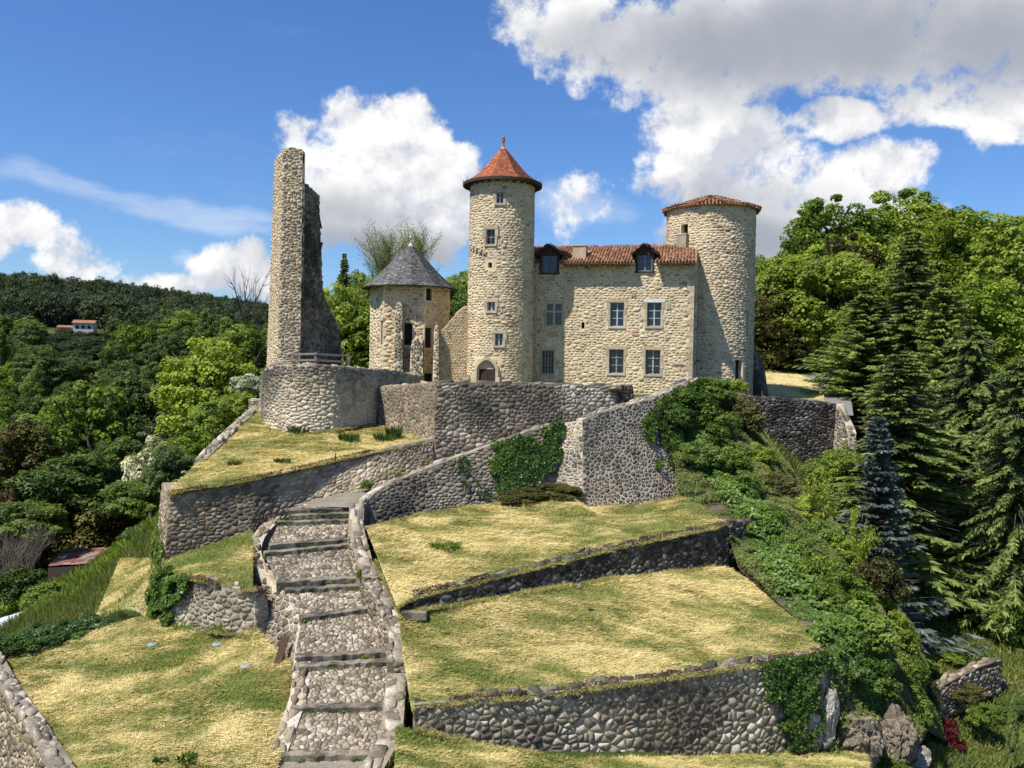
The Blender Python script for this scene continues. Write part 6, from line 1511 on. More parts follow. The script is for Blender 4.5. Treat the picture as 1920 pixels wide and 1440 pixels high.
for k, (px, pc, Y, rx, ry, m_, lb) in enumerate([
    (1335, 735, 51, 38, 30, 'lf_mid', 'round green bush at the head of the spur, below the right tower shadow'), (1378, 728, 54.5, 26, 20, 'lf_lime', 'small light bush beside the dark doorway of the round tower'),
    (1290, 760, 48.5, 50, 32, 'lf_ivy', 'ivy bush spilling over the top of the bulging wall'), (1260, 790, 47, 42, 36, 'lf_ivy', 'ivy hanging down the right part of the bulging wall'),
    (1330, 800, 48.5, 55, 48, 'lf_mid', 'green bush on the upper spur'), (1385, 790, 51, 45, 50, 'lf_olive', 'olive bush on the upper right of the spur'), (1310, 862, 44.5, 40, 38, 'lf_ivyb', 'bright green ivy bush right of the bulging wall foot'),
    (1360, 870, 45.5, 40, 34, 'lf_mid', 'green bush under the upper spur bushes'), (1390, 920, 42.5, 42, 40, 'lf_ivyb', 'bright ivy clump at the corner above the upper right lawn'), (1430, 985, 40, 44, 42, 'lf_ivyb', 'bright ivy clump halfway down the spur'),
    (1480, 1040, 37.8, 46, 42, 'lf_ivyb', 'ivy clump above the brown earth bank'), (1530, 1085, 35.8, 48, 46, 'lf_mid', 'green bush below the halfway ivy clumps'), (1580, 1130, 34, 62, 60, 'lf_mid', 'large leafy bush on the lower spur'),
    (1600, 1190, 32.6, 68, 62, 'lf_mid', 'largest dense bush above the bottom right wall'), (1570, 1255, 30.8, 50, 44, 'lf_ivy', 'dark ivy bush at the right corner of the lower lawn'), (1630, 1280, 31.5, 50, 52, 'lf_ivy', 'dark ivy hanging over the rock face'), (1650, 1100, 37, 50, 60, 'lf_olive', 'olive bush on the far side of the lower spur'),
    (1455, 920, 44.5, 40, 36, 'lf_olive', 'dull green bush behind the corner ivy clump'), (1530, 1010, 41.5, 46, 40, 'lf_mid', 'mid green bush on the crest of the spur'),
    (1500, 962, 43.4, 40, 32, 'lf_lime', 'yellow-green bush on the crest near the dark wall foot'), (1566, 1042, 40.4, 42, 38, 'lf_lime', 'yellow-green bush behind the halfway ivy clumps'), (1622, 1118, 38, 42, 42, 'lf_mid', 'green bush on the crest in front of the blue spruce'),
    (1672, 1190, 35.8, 42, 46, 'lf_lime', 'light green bush low on the crest beside the blue spruce foot'), (1698, 1268, 34.2, 40, 46, 'lf_mid', 'green bush on the outer edge of the lower spur'), (1714, 1340, 33.2, 34, 42, 'lf_ivyb', 'bright bush where the spur ends above the ribbed rock'), (1420, 860, 47.5, 36, 30, 'lf_lime', 'light green bush on the crest above the corner ivy clump')]):
    shrub_px(px, pc, Y, rx, ry, m_, lb)
shrub_px(985, 930, 40.9, 58, 16, 'lf_olive', 'low weedy mound at the foot of the path wall under the ivy', 'weed_mound', 'weeds')
shrub_px(1050, 925, 41.2, 50, 20, 'lf_olive', 'grassy weed mound in the corner between ivy patch and pale buttress', 'weed_mound', 'weeds')
# ivy on walls
def ivy_wall(wm, poly, n, size, mat, label, thick=.16, thr=.0, seed=0):
    rs = np.random.default_rng(seed + 500); A = rs.uniform(0, wm.L, n); B = rs.uniform(wm.zmin, wm.zmax + .1, n); P0 = wm.f(A, B, np.full(n, .05)); x, y = PXv(P0)
    nz = fbm(A * 1.6, B * 1.6, seed, 4); x = x + (nz - .5) * 95; y = y + (fbm(A * 1.3, B * 1.3, seed + 3, 3) - .5) * 95
    k = inpoly(x, y, poly) & (nz > thr) & (B < wm.ztop(A) + .08); A, B, nz = A[k], B[k], nz[k]
    P = wm.f(A, B, .06 + thick * rs.random(len(A)) * (.4 + 1.4 * np.clip(nz, 0, 1))); n2 = wm.nrm(A); N_ = unit(np.concatenate([n2, np.full((len(A), 1), .35)], 1) + rs.normal(0, .42, (len(A), 3)))
    return leaf_obj('ivy', P, N_, size, M[mat], np.clip(nz * 1.1 - .1 + rs.normal(0, .17, len(A)), 0, 1), None, label, 'ivy')
wm = WallMap(PWT, PWB, 3); ivy_wall(wm, [(935, 832), (1060, 790), (1052, 830), (1010, 885), (985, 918), (965, 925), (950, 915), (936, 880)], 60000, .075, 'lf_ivy', 'dense triangular ivy patch over the right end of the curved path wall', seed=1)
ivy_wall(wm, [(870, 880), (905, 862), (940, 850), (985, 900), (960, 945), (880, 950), (865, 920)], 26000, .06, 'lf_ivy', 'thin trailing ivy left of the dense patch on the path wall', .08, .56, 2)
wm = WallMap(CWT, CWB, 3); ivy_wall(wm, [(1205, 775), (1240, 742), (1330, 700), (1360, 900), (1275, 900), (1240, 860), (1250, 840), (1215, 810)], 60000, .075, 'lf_ivy', 'ivy covering the upper right of the bulging wall', .3, .3, 3)
wt = [S(778, 1322, 24.5), S(1000, 1303, 25.3), S(1280, 1265, 27), S(1548, 1222, 29.2)]; wb = [S(778, 1400, 24.5), S(1000, 1450, 25.2), S(1280, 1452, 26.9), S(1530, 1452, 28.8)]
wm = WallMap(wt, wb); ivy_wall(wm, [(1430, 1235), (1560, 1205), (1550, 1300), (1535, 1400), (1475, 1410), (1455, 1300)], 90000, .06, 'lf_ivy', 'ivy curtain hanging over the right end of the bottom wall', .18, .40, 4)
wm = WallMap(LWt, LWb); ivy_wall(wm, [(270, 1050), (350, 1060), (345, 1110), (305, 1150), (280, 1150)], 26000, .07, 'lf_ivyb', 'bright ivy over the left end of the small pale wall', .3, .2, 5)
wm = WallMap([r1, r0], [r1b, r0b]); ivy_wall(wm, [(280, 960), (310, 1000), (305, 1120), (280, 1140)], 26000, .06, 'lf_ivyb', 'thin strip of ivy climbing the corner of the big retaining wall', .1, .45, 6)
shrub_px(310, 1088, 33.6, 30, 32, 'lf_ivyb', 'ivy bush on the left end of the small pale wall top', 'ivy_bush', 'ivy')
# hedge at the lower left
hd = thing('hedge', 'long low dark hedge along the upper edge of the bottom left lawn', 'hedge', U(140, 1215, 32.5))
for (px, pc, Y, rx, ry) in [(-20, 1222, 31.4, 60, 24), (45, 1210, 31.8, 55, 28), (110, 1195, 32.2, 52, 30), (170, 1180, 33, 46, 25), (225, 1165, 34, 38, 19), (268, 1150, 34.6, 26, 14), (85, 1190, 33.5, 50, 24)]:
    p = U(px, pc, Y) - hd.location; mesh_child('foliage', random.choice(SHRUBS), M['lf_ivy'], hd, p, (rx / F * Y, rx / F * Y * .8, ry / F * Y), random.uniform(0, 6))
# ------ woods: left valley, behind the castle, right hill
SPOTS = []
def scatter(n, x0, x1, y0, y1, dmin, avoid=()):
    got = []; tries = 0
    while len(got) < n and tries < n * 60:
        tries += 1; Y = math.sqrt(random.uniform(y0 * y0, y1 * y1)); X = random.uniform(x0, x1) * Y
        if any((X - a) ** 2 + (Y - b) ** 2 < dmin * dmin for a, b in SPOTS): continue
        if any((X - a) ** 2 + ((Y - b) * f_) ** 2 < r * r for a, b, r, f_ in avoid): continue
        SPOTS.append((X, Y)); got.append((X, Y))
    return got
av = [(-24, 58, 9, 1), (-26, 50, 10, 1), (-137, 262, 24, .9), (30, 74, 9, 1), (-8, 64, 12, 1)]
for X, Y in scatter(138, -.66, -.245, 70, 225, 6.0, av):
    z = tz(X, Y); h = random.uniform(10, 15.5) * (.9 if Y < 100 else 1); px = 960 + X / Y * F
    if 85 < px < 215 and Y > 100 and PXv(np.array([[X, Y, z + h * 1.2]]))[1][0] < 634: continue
    m_ = random.choice(['lf_dark', 'lf_dark', 'lf_dark', 'lf_mid'] if Y > 100 else ['lf_mid', 'lf_dark', 'lf_mid', 'lf_olive'])  # mostly dark leaves farther off, cloud shade painted as leaf colour
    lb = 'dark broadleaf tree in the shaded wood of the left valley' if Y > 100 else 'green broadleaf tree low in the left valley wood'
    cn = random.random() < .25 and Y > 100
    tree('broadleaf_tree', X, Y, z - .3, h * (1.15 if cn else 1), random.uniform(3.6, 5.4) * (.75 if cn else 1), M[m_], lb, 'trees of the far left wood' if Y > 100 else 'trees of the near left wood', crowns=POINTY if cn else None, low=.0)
for X, Y in scatter(44, -.26, -.02, 88, 150, 4.6, av):
    z = tz(X, Y); ztop = (682 - random.uniform(488, 545)) / F * Y; h = max(ztop - z, 7)
    tree('broadleaf_tree', X, Y, z - .3, h, random.uniform(3.2, 4.8), M[random.choice(['lf_mid', 'lf_mid', 'lf_dark', 'lf_lime'])], 'green tree of the wood behind the ruin and the slate-roofed tower', 'trees of the wood behind the castle', low=.0)
tp = U(646, 470, 104); conifer_px(646, 470, 104, 22, 'lf_spruce', 'small dark spruce tip above the wood between ruin and slate roof', SPR[0])
for X, Y in scatter(92, .275, .68, 84, 165, 5.4, av):
    px = 960 + X / Y * F; z = tz(X, Y); sky_y = np.interp(px, [1400, 1450, 1520, 1620, 1700, 1800, 1900, 2000], [520, 470, 430, 400, 362, 372, 392, 430]); ztop = (697 - sky_y - random.uniform(5, 70)) / F * Y
    h = min(max(ztop - z, 9), 21)
    tree('broadleaf_tree', X, Y, z - .3, h, random.uniform(3.8, 5.6), M[random.choice(['lf_lime', 'lf_mid', 'lf_mid', 'lf_lime', 'lf_olive'])], 'spring green tree of the wood on the right hill', 'trees of the right hill wood', low=.0)
# far hillside: one mass
def hides_house(X, Y, top):
    px, py = PXv(np.array([[X, Y, top]])); return 85 < px[0] < 215 and Y < 262 and py[0] < 640
pts_ = [p for p in scatter(1250, -.78, .06, 226, 470, 6.0, av)]
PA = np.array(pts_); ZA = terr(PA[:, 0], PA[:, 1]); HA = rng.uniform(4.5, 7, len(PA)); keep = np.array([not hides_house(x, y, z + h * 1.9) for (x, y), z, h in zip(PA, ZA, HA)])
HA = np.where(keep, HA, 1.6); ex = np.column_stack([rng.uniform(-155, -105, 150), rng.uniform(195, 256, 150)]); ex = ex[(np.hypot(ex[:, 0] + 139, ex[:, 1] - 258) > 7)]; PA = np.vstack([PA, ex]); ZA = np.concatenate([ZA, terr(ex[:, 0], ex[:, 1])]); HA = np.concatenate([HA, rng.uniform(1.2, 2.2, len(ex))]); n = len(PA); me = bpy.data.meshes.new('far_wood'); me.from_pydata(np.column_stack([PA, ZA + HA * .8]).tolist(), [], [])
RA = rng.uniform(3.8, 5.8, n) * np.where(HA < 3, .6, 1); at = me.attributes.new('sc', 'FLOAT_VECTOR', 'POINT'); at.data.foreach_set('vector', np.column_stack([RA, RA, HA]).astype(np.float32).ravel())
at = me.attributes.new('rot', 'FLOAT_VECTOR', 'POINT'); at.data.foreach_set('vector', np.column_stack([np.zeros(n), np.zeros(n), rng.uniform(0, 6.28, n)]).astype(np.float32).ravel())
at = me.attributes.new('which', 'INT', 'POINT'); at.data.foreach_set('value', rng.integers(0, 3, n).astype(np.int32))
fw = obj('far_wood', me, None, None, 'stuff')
ng = bpy.data.node_groups.new('far_wood', 'GeometryNodeTree'); ng.interface.new_socket('Geometry', in_out='INPUT', socket_type='NodeSocketGeometry'); ng.interface.new_socket('Geometry', in_out='OUTPUT', socket_type='NodeSocketGeometry')
gi, go, jn = ng.nodes.new('NodeGroupInput'), ng.nodes.new('NodeGroupOutput'), ng.nodes.new('GeometryNodeJoinGeometry')
def named(kind, nm):
    q = ng.nodes.new('GeometryNodeInputNamedAttribute'); q.data_type = kind; q.inputs[0].default_value = nm; return [s for s in q.outputs if s.enabled and s.name == 'Attribute'][0]
sc_s, rt_s, wh_s = named('FLOAT_VECTOR', 'sc'), named('FLOAT_VECTOR', 'rot'), named('INT', 'which')
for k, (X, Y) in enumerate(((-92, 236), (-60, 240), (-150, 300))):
    t = thing('broadleaf_tree', ['dark tree standing right of and below the far farmhouse', 'dark tree high on the far left hill', 'dark tree near the left skyline'][k], 'tree', (X, Y, tz(X, Y) - .5)); mesh_child('trunk', TRUNKS[k], M['bark'], t, (0, 0, 0), (7, 7, 8)); co = mesh_child('crown', FARC[k], M['lf_far_shade'], t, (0, 0, 5), (4.5, 4.5, 5.5))
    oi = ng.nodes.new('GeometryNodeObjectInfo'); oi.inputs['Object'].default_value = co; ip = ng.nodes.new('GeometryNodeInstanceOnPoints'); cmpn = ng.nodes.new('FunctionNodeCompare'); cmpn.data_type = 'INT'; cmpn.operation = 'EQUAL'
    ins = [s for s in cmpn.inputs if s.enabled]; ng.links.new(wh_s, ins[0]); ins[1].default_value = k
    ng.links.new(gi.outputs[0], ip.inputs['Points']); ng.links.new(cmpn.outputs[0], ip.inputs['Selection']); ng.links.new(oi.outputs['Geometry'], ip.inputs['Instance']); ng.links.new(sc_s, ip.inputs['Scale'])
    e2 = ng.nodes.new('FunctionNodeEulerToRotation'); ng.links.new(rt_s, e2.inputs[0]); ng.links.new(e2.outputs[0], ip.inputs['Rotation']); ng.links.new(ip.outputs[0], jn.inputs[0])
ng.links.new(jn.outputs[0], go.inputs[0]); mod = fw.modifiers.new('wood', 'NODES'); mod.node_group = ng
# ------ farmhouse on the far hill
hz_ = U(150, 621, 258); hs_ = thing('farmhouse', 'small white farmhouse with a red roof among trees on the far left hill', 'house', hz_)
def gable(mbw, mbr, c, w, d, h, rh, ov=.35):
    fr = (Vector(c), Vector((.96, .28, 0)), Vector((0, 0, 1)), Vector((.28, -.96, 0))); mbw.box(fr, -w / 2, w / 2, -4, h, -d / 2, d / 2); o, r, u, n = fr
    for s in (-1, 1):
        a = o + r * (-w / 2 - ov) + u * (h - .1) + n * s * (d / 2 + ov); b = o + r * (w / 2 + ov) + u * (h - .1) + n * s * (d / 2 + ov); t1 = o + r * (w / 2 + ov) + u * (h + rh); t0 = o + r * (-w / 2 - ov) + u * (h + rh)
        mbr.add([a, b, t1, t0, a + u * .2, b + u * .2, t1 + u * .2, t0 + u * .2], [(0, 1, 2, 3), (7, 6, 5, 4), (0, 4, 5, 1), (1, 5, 6, 2), (0, 3, 7, 4)])
    for s in (-1, 1): x = r * (s * w / 2); mbw.add([o + x + u * h + n * d / 2, o + x + u * h - n * d / 2, o + x + u * (h + rh)], [(0, 1, 2)])
    return fr
w1, r1_, w2, r2_ = MB(), MB(), MB(), MB()
f1 = gable(w1, r1_, hz_ + Vector((1.6, 0, 0)), 5.6, 6, 2.3, .9); f2 = gable(w2, r2_, hz_ + Vector((-2.6, -1.5, -.6)), 5.2, 4, 1.5, .55)
w1.build('wall', M['render_wall'], hs_); w2.build('wing_wall', M['render_wall'], hs_); r1_.build('roof', M['canal_tile'], hs_); r2_.build('wing_roof', M['canal_tile'], hs_)
for k in range(3):
    mb = MB(); mb.box(f1, -2 + k * 1.6, -1.3 + k * 1.6, .7, 1.6, 3.0, 3.05); mb.build('window', M['dark_inside'], hs_)
    mb = MB(); mb.box(f2, -2 + k * 1.5, -1.4 + k * 1.5, .3, 1.0, 2.0, 2.05); mb.build('window', M['dark_inside'], hs_)
# ------ shed with rusty sheets, white tunnel
sh = thing('shed', 'low shed with a rusty corrugated sheet roof among bushes on the left', 'shed', U(160, 1075, 58))
A_, B_, C_, D_ = U(90, 1062, 55.5), U(205, 1056, 54.5), U(234, 1026, 60), U(118, 1030, 61)
mb = MB(); mb.add([A_ - Vector((0, 0, 1.6)), B_ - Vector((0, 0, 1.6)), C_ - Vector((0, 0, 1.6)), D_ - Vector((0, 0, 1.6)), A_ - Vector((0, 0, .08)), B_ - Vector((0, 0, .08)), C_ - Vector((0, 0, .08)), D_ - Vector((0, 0, .08))], [(0, 1, 5, 4), (1, 2, 6, 5), (2, 3, 7, 6), (3, 0, 4, 7)]); mb.build('wall', M['wood_dark'], sh)
for k in range(6):
    t0, t1 = k / 6, (k + 1) / 6 + .02; mb = MB(); vs = []; n_ = 18
    for j in range(n_ + 1):
        t = t0 + (t1 - t0) * j / n_; zz = .03 * math.sin(j * 2.1) + .03 + random.uniform(0, .004) + .03 * (k % 2)
        for (P_a, P_b) in ((A_, B_),): vs.append(P_a.lerp(P_b, t) + Vector((0, 0, zz)))
        vs.append(D_.lerp(C_, t) + Vector((0, 0, zz)))
    mb.add(vs, [(2 * j, 2 * j + 2, 2 * j + 3, 2 * j + 1) for j in range(n_)]); mb.build('roof_sheet', M['rusty_sheet'], sh)
tn_o = thing('polytunnel', 'white plastic tunnel cut by the left edge above the hedge', 'greenhouse', U(10, 1205, 44)); mb = MB(); a, b = U(-60, 1212, 40), U(52, 1172, 44.5); ax = (b - a); ax.z = 0; L_ = ax.length; ax.normalize(); sdv = Vector((ax.y, -ax.x, 0)); vs = []
for i in range(8):
    for j in range(11):
        an = math.pi * j / 10; p = a.lerp(b, i / 7) + sdv * math.cos(an) * 1.1 + Vector((0, 0, math.sin(an) * .9 - .15)); vs.append(p)
mb.add(vs, [(i * 11 + j, (i + 1) * 11 + j, (i + 1) * 11 + j + 1, i * 11 + j + 1) for i in range(7) for j in range(10)]); mb.build('cover', M['white_sheet'], tn_o)
for i in range(1, 7, 2):
    mb = MB(); mb.tube([vs[i * 11 + j] + Vector((0, 0, .01)) for j in range(11)], .02, 4); mb.build('hoop', M['frame_grey'], tn_o)
a = U(22, 1205, 43); mb = MB(); mb.tube([a - Vector((0, 0, .4)), a + Vector((0, 0, 1.0))], .035, 6); tag(mb.build('wooden_stake', M['wood_grey']), 'thin pale stake standing in front of the white tunnel', 'stake')
# ------ rocks at the bottom right
def rock(px, py, Y, rx, ry, seed, mat, label, flat=1.0):
    o = lump('rock', U(px, py, Y), (rx / F * Y, rx / F * Y * flat, ry / F * Y), seed, M[mat], None, 6 if rx > 50 else 5); tag(o, label, 'rock'); return o
rock(1605, 1385, 29.6, 74, 84, 1, 'rock', 'tan craggy rock face below the dark ivy bush'); rock(1682, 1388, 30.2, 66, 92, 2, 'rock', 'grey-brown ribbed rock face right of the tan one'); rock(1556, 1330, 29.0, 22, 62, 3, 'rock_white', 'narrow white rock rib at the end of the bottom wall')
rock(1725, 1425, 30.6, 30, 34, 4, 'rock_white', 'small pale rock at the foot of the ribbed face', 1); rock(1560, 1432, 29, 34, 24, 6, 'rock', 'half-buried tan stone at the foot of the ivy curtain')
rock(1088, 1100, 30.6, 9, 8, 7, 'rock', 'small dark stone lying below the low mossy wall')
for k, (px, py, w_, lb) in enumerate([(487, 800, 6, 'small pale stone on the upper lawn left of the bastion'), (488, 837, 7, 'grey stone on the upper lawn below the bastion'), (345, 886, 8, 'flat stone at the left edge of the upper lawn')]): rock(px, py, [46, 42, 38.5][k], w_, w_ * .5, 20 + k, 'rock_white', lb)
# ------ garden at lower right: red maple, cypress, bushes
tree_px('maple', 1776, 1345, 36.5, 25, 'lf_red', 'small dark red maple in the garden at lower right', .0, crowns=SHRUBS, base=1420)
shrub_px(1800, 1402, 36, 9, 6, 'lf_red', 'small clump of red flowers right of the maple', 'flower_bush', 'flowers')
p = U(1899, 1305, 35.5); z0 = U(1899, 1455, 35.5).z; t = thing('cypress', 'thin dark pencil-shaped cypress at the lower right edge', 'tree', (p.x, p.y, z0)); mesh_child('trunk', TRUNKS[0], M['bark'], t, (0, 0, 0), (1, 1, 2.5)); mesh_child('crown', POINTY[1], M['lf_spruce'], t, (0, 0, (p.z - z0) / 2), (.30, .30, (p.z - z0) / 3.6))
for (px, pc, Y, rx, ry, m_, lb) in [(1845, 1345, 38, 34, 26, 'lf_mid', 'green garden bush left of the cypress'), (1800, 1300, 39.5, 40, 24, 'lf_olive', 'yellow-green planting along the garden wall'), (1720, 1300, 37, 36, 34, 'lf_olive', 'olive bush left of the garden wall'), (1725, 1405, 34, 28, 22, 'lf_mid', 'green bush at the foot of the ribbed rock'),
    (1735, 1250, 43.5, 26, 14, 'lf_mid', 'small leafy plant on the upper garden lawn'), (1785, 1235, 44.5, 24, 12, 'lf_mid', 'low leafy plant right of the other one on the garden lawn'), (1900, 1330, 40, 30, 22, 'lf_dark', 'dark bush behind the cypress'), (1905, 1180, 47, 45, 60, 'lf_mid', 'green bush at the right edge above the garden'),
    (1660, 1425, 30, 40, 16, 'lf_mid', 'low bright weeds under the ribbed rock'), (1850, 1245, 46, 40, 20, 'lf_olive', 'olive shrub behind the garden wall'), (1790, 1120, 52, 70, 60, 'lf_dark', 'very dark shrub under the spruces'), (1860, 1060, 55, 70, 70, 'lf_dark', 'very dark shrub beneath the drooping spruces'), (1620, 960, 58, 60, 60, 'lf_dark', 'dark bush behind the blue spruce'), (1540, 900, 59, 40, 46, 'lf_mid', 'green bush at the foot of the blackened wall')]:
    shrub_px(px, pc, Y, rx, ry, m_, lb)
# ------ tufts and small plants on the lawns
def on_patch(key, px, py):
    P = PATCH[key][0].reshape(-1, 3); x, y = PXv(P); return Vector(P[np.argmin((x - px) ** 2 + (y - py) ** 2)])
def tuft(key, px, py, r, h, n, label, mat='lf_ivy', name='plant_tuft', cat='plant', w=.03, spread=.5):
    p = on_patch(key, px, py) if key else U(px, py, r[1]); r = r if key else r[0]; rs = np.random.default_rng(int(px)); a = rs.uniform(0, 6.28, n); ro = r * np.sqrt(rs.random(n)); c = np.stack([ro * np.cos(a), ro * np.sin(a), np.zeros(n)], 1)
    d = unit(np.stack([np.cos(a) * spread * rs.random(n), np.sin(a) * spread * rs.random(n), np.ones(n)], 1)); L_ = h * rs.uniform(.5, 1.1, (n, 1)); s = unit(np.cross(d, rs.normal(size=(n, 3)))) * w
    V = np.stack([c - s * .5, c + d * L_ * .5 - s, c + d * L_, c + d * L_ * .5 + s], 1).reshape(-1, 3) + np.array(p)
    o = obj(name, np_mesh(name, V, None, np.arange(4 * n).reshape(n, 4), np.repeat(rs.random(n) * .7 + .1, 4)), M[mat]); tag(o, label, cat); return o
tuft('upper_lawn', 560, 812, .55, .42, 260, 'leafy green tuft against the foot of the bastion')
tuft('upper_lawn', 655, 828, .5, .5, 240, 'dark leafy tuft in the middle of the upper lawn')
tuft('upper_lawn', 722, 826, .5, .42, 220, 'left one of the paired green tufts near the angled wall'); tuft('upper_lawn', 740, 820, .35, .7, 140, 'taller right one of the paired tufts near the angled wall')
tuft('upper_lawn', 438, 872, .3, .25, 90, 'small brownish tuft near the left coping wall', 'lf_olive'); tuft('upper_lawn', 528, 867, .38, .22, 120, 'low green tuft near the front edge of the upper lawn')
tuft('terrace_lawn', 830, 1027, .5, .28, 120, 'spiky grey-green thistle rosette on the upper right lawn', 'lf_mid', 'thistle', spread=1.6, w=.06)
tuft('mown_lawn', 352, 1425, .28, .22, 50, 'small broad-leaved weed in the left lawn near the bottom', 'lf_ivy', w=.05, spread=1.2); tuft('mown_lawn', 300, 1430, .2, .18, 40, 'tiny weed left of the broad-leaved one', 'lf_ivy', w=.05, spread=1.2)
shrub_px(686, 912, 39.2, 11, 15, 'lf_mid', 'small green bush at the foot of the wall above the steps'); shrub_px(676, 1080, 32.4, 8, 14, 'lf_mid', 'fern-like plant growing from the stair parapet by a step'); shrub_px(748, 894, 40.5, 9, 9, 'lf_mid', 'small plant in the wall beside the upper path')
shrub_px(1155, 733, 49.3, 14, 5, 'lf_olive', 'yellow-green plant growing in a notch on the long terrace wall')
for k, (px, py) in enumerate([(287, 1211), (407, 1211), (460, 1249)]):
    p = on_patch('mown_lawn', px, py); mb = MB(); mb.lathe(p, [(.02, .05), (.15, .05), (.18, .03), (.18, -.05)], 16); tag(mb.build('drain_cover', M['plastic']), ['round blue-grey drain cover nearest the hedge on the left lawn', 'round blue-grey drain cover in the middle of the left lawn top', 'round blue-grey drain cover nearest the stair side wall'][k], 'drain cover', 'drain covers in the left lawn')
p = on_patch('mown_lawn', 10, 1268); mb = MB(); mb.box((p, Vector((.9, .4, 0)), Vector((0, 0, 1)), Vector((.4, -.9, 0))), -.2, .2, -.05, .07, -.1, .1); tag(mb.build('white_slab', M['white_lintel']), 'small white slab lying at the left edge of the lawn', 'slab')
a = on_patch('upper_lawn', 626, 866); mb = MB(); mb.tube([a - Vector((0, 0, .2)), a + Vector((.02, 0, .35))], .03, 6); tag(mb.build('iron_stake', M['rust']), 'short dark stake on the front edge of the upper lawn', 'stake')
a = U(504, 818, 44.6); mb = MB(); mb.tube([a - Vector((0, 0, .2)), a + Vector((.08, 0, .42))], .04, 6); tag(mb.build('wooden_stake', M['wood_dark']), 'dark stake leaning on the left foot of the bastion', 'stake')
# red stonecrop fringe on the big retaining wall and rough grass fringes on the terrace edges
def fringe(line, n, size, mat, width, seed, asp=.4, thr=.3):
    rs = np.random.default_rng(seed); P = poly_len(line, 400); k = rs.integers(0, 400, n); c = P[k] + np.stack([rs.normal(0, .1, n), rs.uniform(-.15, width, n), rs.uniform(-.1, .12, n)], 1)
    k2 = fbm(c[:, 0] * 1.2, c[:, 1] * .6, seed, 3) > thr; c = c[k2]; return c, unit(rs.normal(size=(len(c), 3)) + np.array([0, -.4, .8])), np.clip(rs.normal(.45, .25, len(c)), 0, 1)
c, n_, t_ = fringe(BWt[:4], 4500, .05, 'sedum', .12, 3); leaf_obj('stonecrop', c, n_, .035, M['sedum'], t_, 'stuff')
cs = [fringe(l_, 2200, .05, 'x', .12, 10 + k, thr=.5) for k, l_ in enumerate([[S(778, 1318, 24.6), S(1000, 1300, 25.4), S(1280, 1262, 27.1), S(1548, 1220, 29.2)], [S(777, 1112, 29.6), S(980, 1067, 31.6), S(1160, 1023, 34), S(1366, 981, 37.2)], LWt])]
leaf_obj('wall_moss', np.concatenate([c[0] for c in cs]), np.concatenate([c[1] for c in cs]), .035, M['sedum'], np.concatenate([c[2] for c in cs]) * .6, 'stuff')
# ------ cut hay lying on the lawns: strands in wisps, green blades between
def hay(keys, dens, seed):
    rs = np.random.default_rng(seed); Vs, Tn = [], []
    for key in keys:
        P_, ar_ = sample_patch(key, 10, rs); n = int(ar_ * dens); P_, _a = sample_patch(key, n, rs); _P, sd_, bi = PATCH[key]
        t = tint_lawn(P_[:, 0], P_[:, 1], sd_, bi); row = (fbm(P_[:, 0] * .9, P_[:, 1] * 3.2, sd_ + 40, 3) - .5) * .8 + .5; ang = (fbm(P_[:, 0] * .8, P_[:, 1] * .8, sd_ + 9, 3) - .5) * 5 + rs.normal(0, 1.0, n) + .2
        dry = np.clip(t + (row - .5) * .9 + rs.normal(0, .10, n), 0, 1); L_ = rs.uniform(.06, .20, n) * (.5 + dry); w = rs.uniform(.008, .016, n)
        up = rs.random(n) * (.35 + .9 * (dry < .35)); D = unit(np.stack([np.cos(ang), np.sin(ang) * .8, up], 1)); s = unit(np.cross(D, np.array([0, 0, 1.0]) + rs.normal(0, .5, (n, 3))))
        lift = np.clip(row - .48, 0, 1)[:, None] * np.array([[0, 0, .35]]) * rs.random((n, 1)) + np.array([[0, 0, .015]])
        C = P_ + lift; Vs.append(np.stack([C - s * w[:, None], C + s * w[:, None], C + D * L_[:, None]], 1).reshape(-1, 3)); Tn.append(np.repeat(np.clip(dry + rs.normal(0, .05, n), 0, 1), 3))
    V = np.concatenate(Vs); return obj('cut_hay', np_mesh('cut_hay', V, np.arange(len(V)).reshape(-1, 3), None, np.concatenate(Tn)), M['hay'], None, 'stuff')
names = [k for k in PATCH if k.split('.')[0] in ('mown_lawn', 'upper_lawn', 'small_lawn', 'terrace_lawn', 'lower_slope')]
hay(names, 800, 5); hay(['castle_lawn'], 60, 6)
# tall grass on the left slope and around
n = 110000; X = rng.uniform(-30, -12, n); Yg = rng.uniform(32.5, 56, n); px_, py_ = X / Yg * F + 960, Yg; k = (px_ < 318) & (px_ > -60) & ~inpoly(PXv(np.stack([X, Yg, terr(X, Yg)], 1))[0] + rng.normal(0, 12, len(X)), PXv(np.stack([X, Yg, terr(X, Yg)], 1))[1] + rng.normal(0, 8, len(X)), [(262, 1082), (292, 1066), (300, 1160), (222, 1166)]) ; X, Yg = X[k], Yg[k]; Zg = terr(X, Yg); m = len(X); d = unit(np.stack([rng.normal(0, .35, m), rng.normal(0, .35, m), np.ones(m)], 1)); L_ = rng.uniform(.2, .55, (m, 1)); s = unit(np.cross(d, rng.normal(size=(m, 3)))) * .018
c = np.stack([X, Yg, Zg - .03], 1); V = np.stack([c - s, c + s, c + d * L_], 1).reshape(-1, 3); obj('tall_grass', np_mesh('tall_grass', V, np.arange(3 * m).reshape(m, 3), None, np.repeat(np.clip(fbm(X * .4, Yg * .4, 8, 3) + rng.normal(0, .15, m), 0, 1), 3)), M['lf_grass'], None, 'stuff')

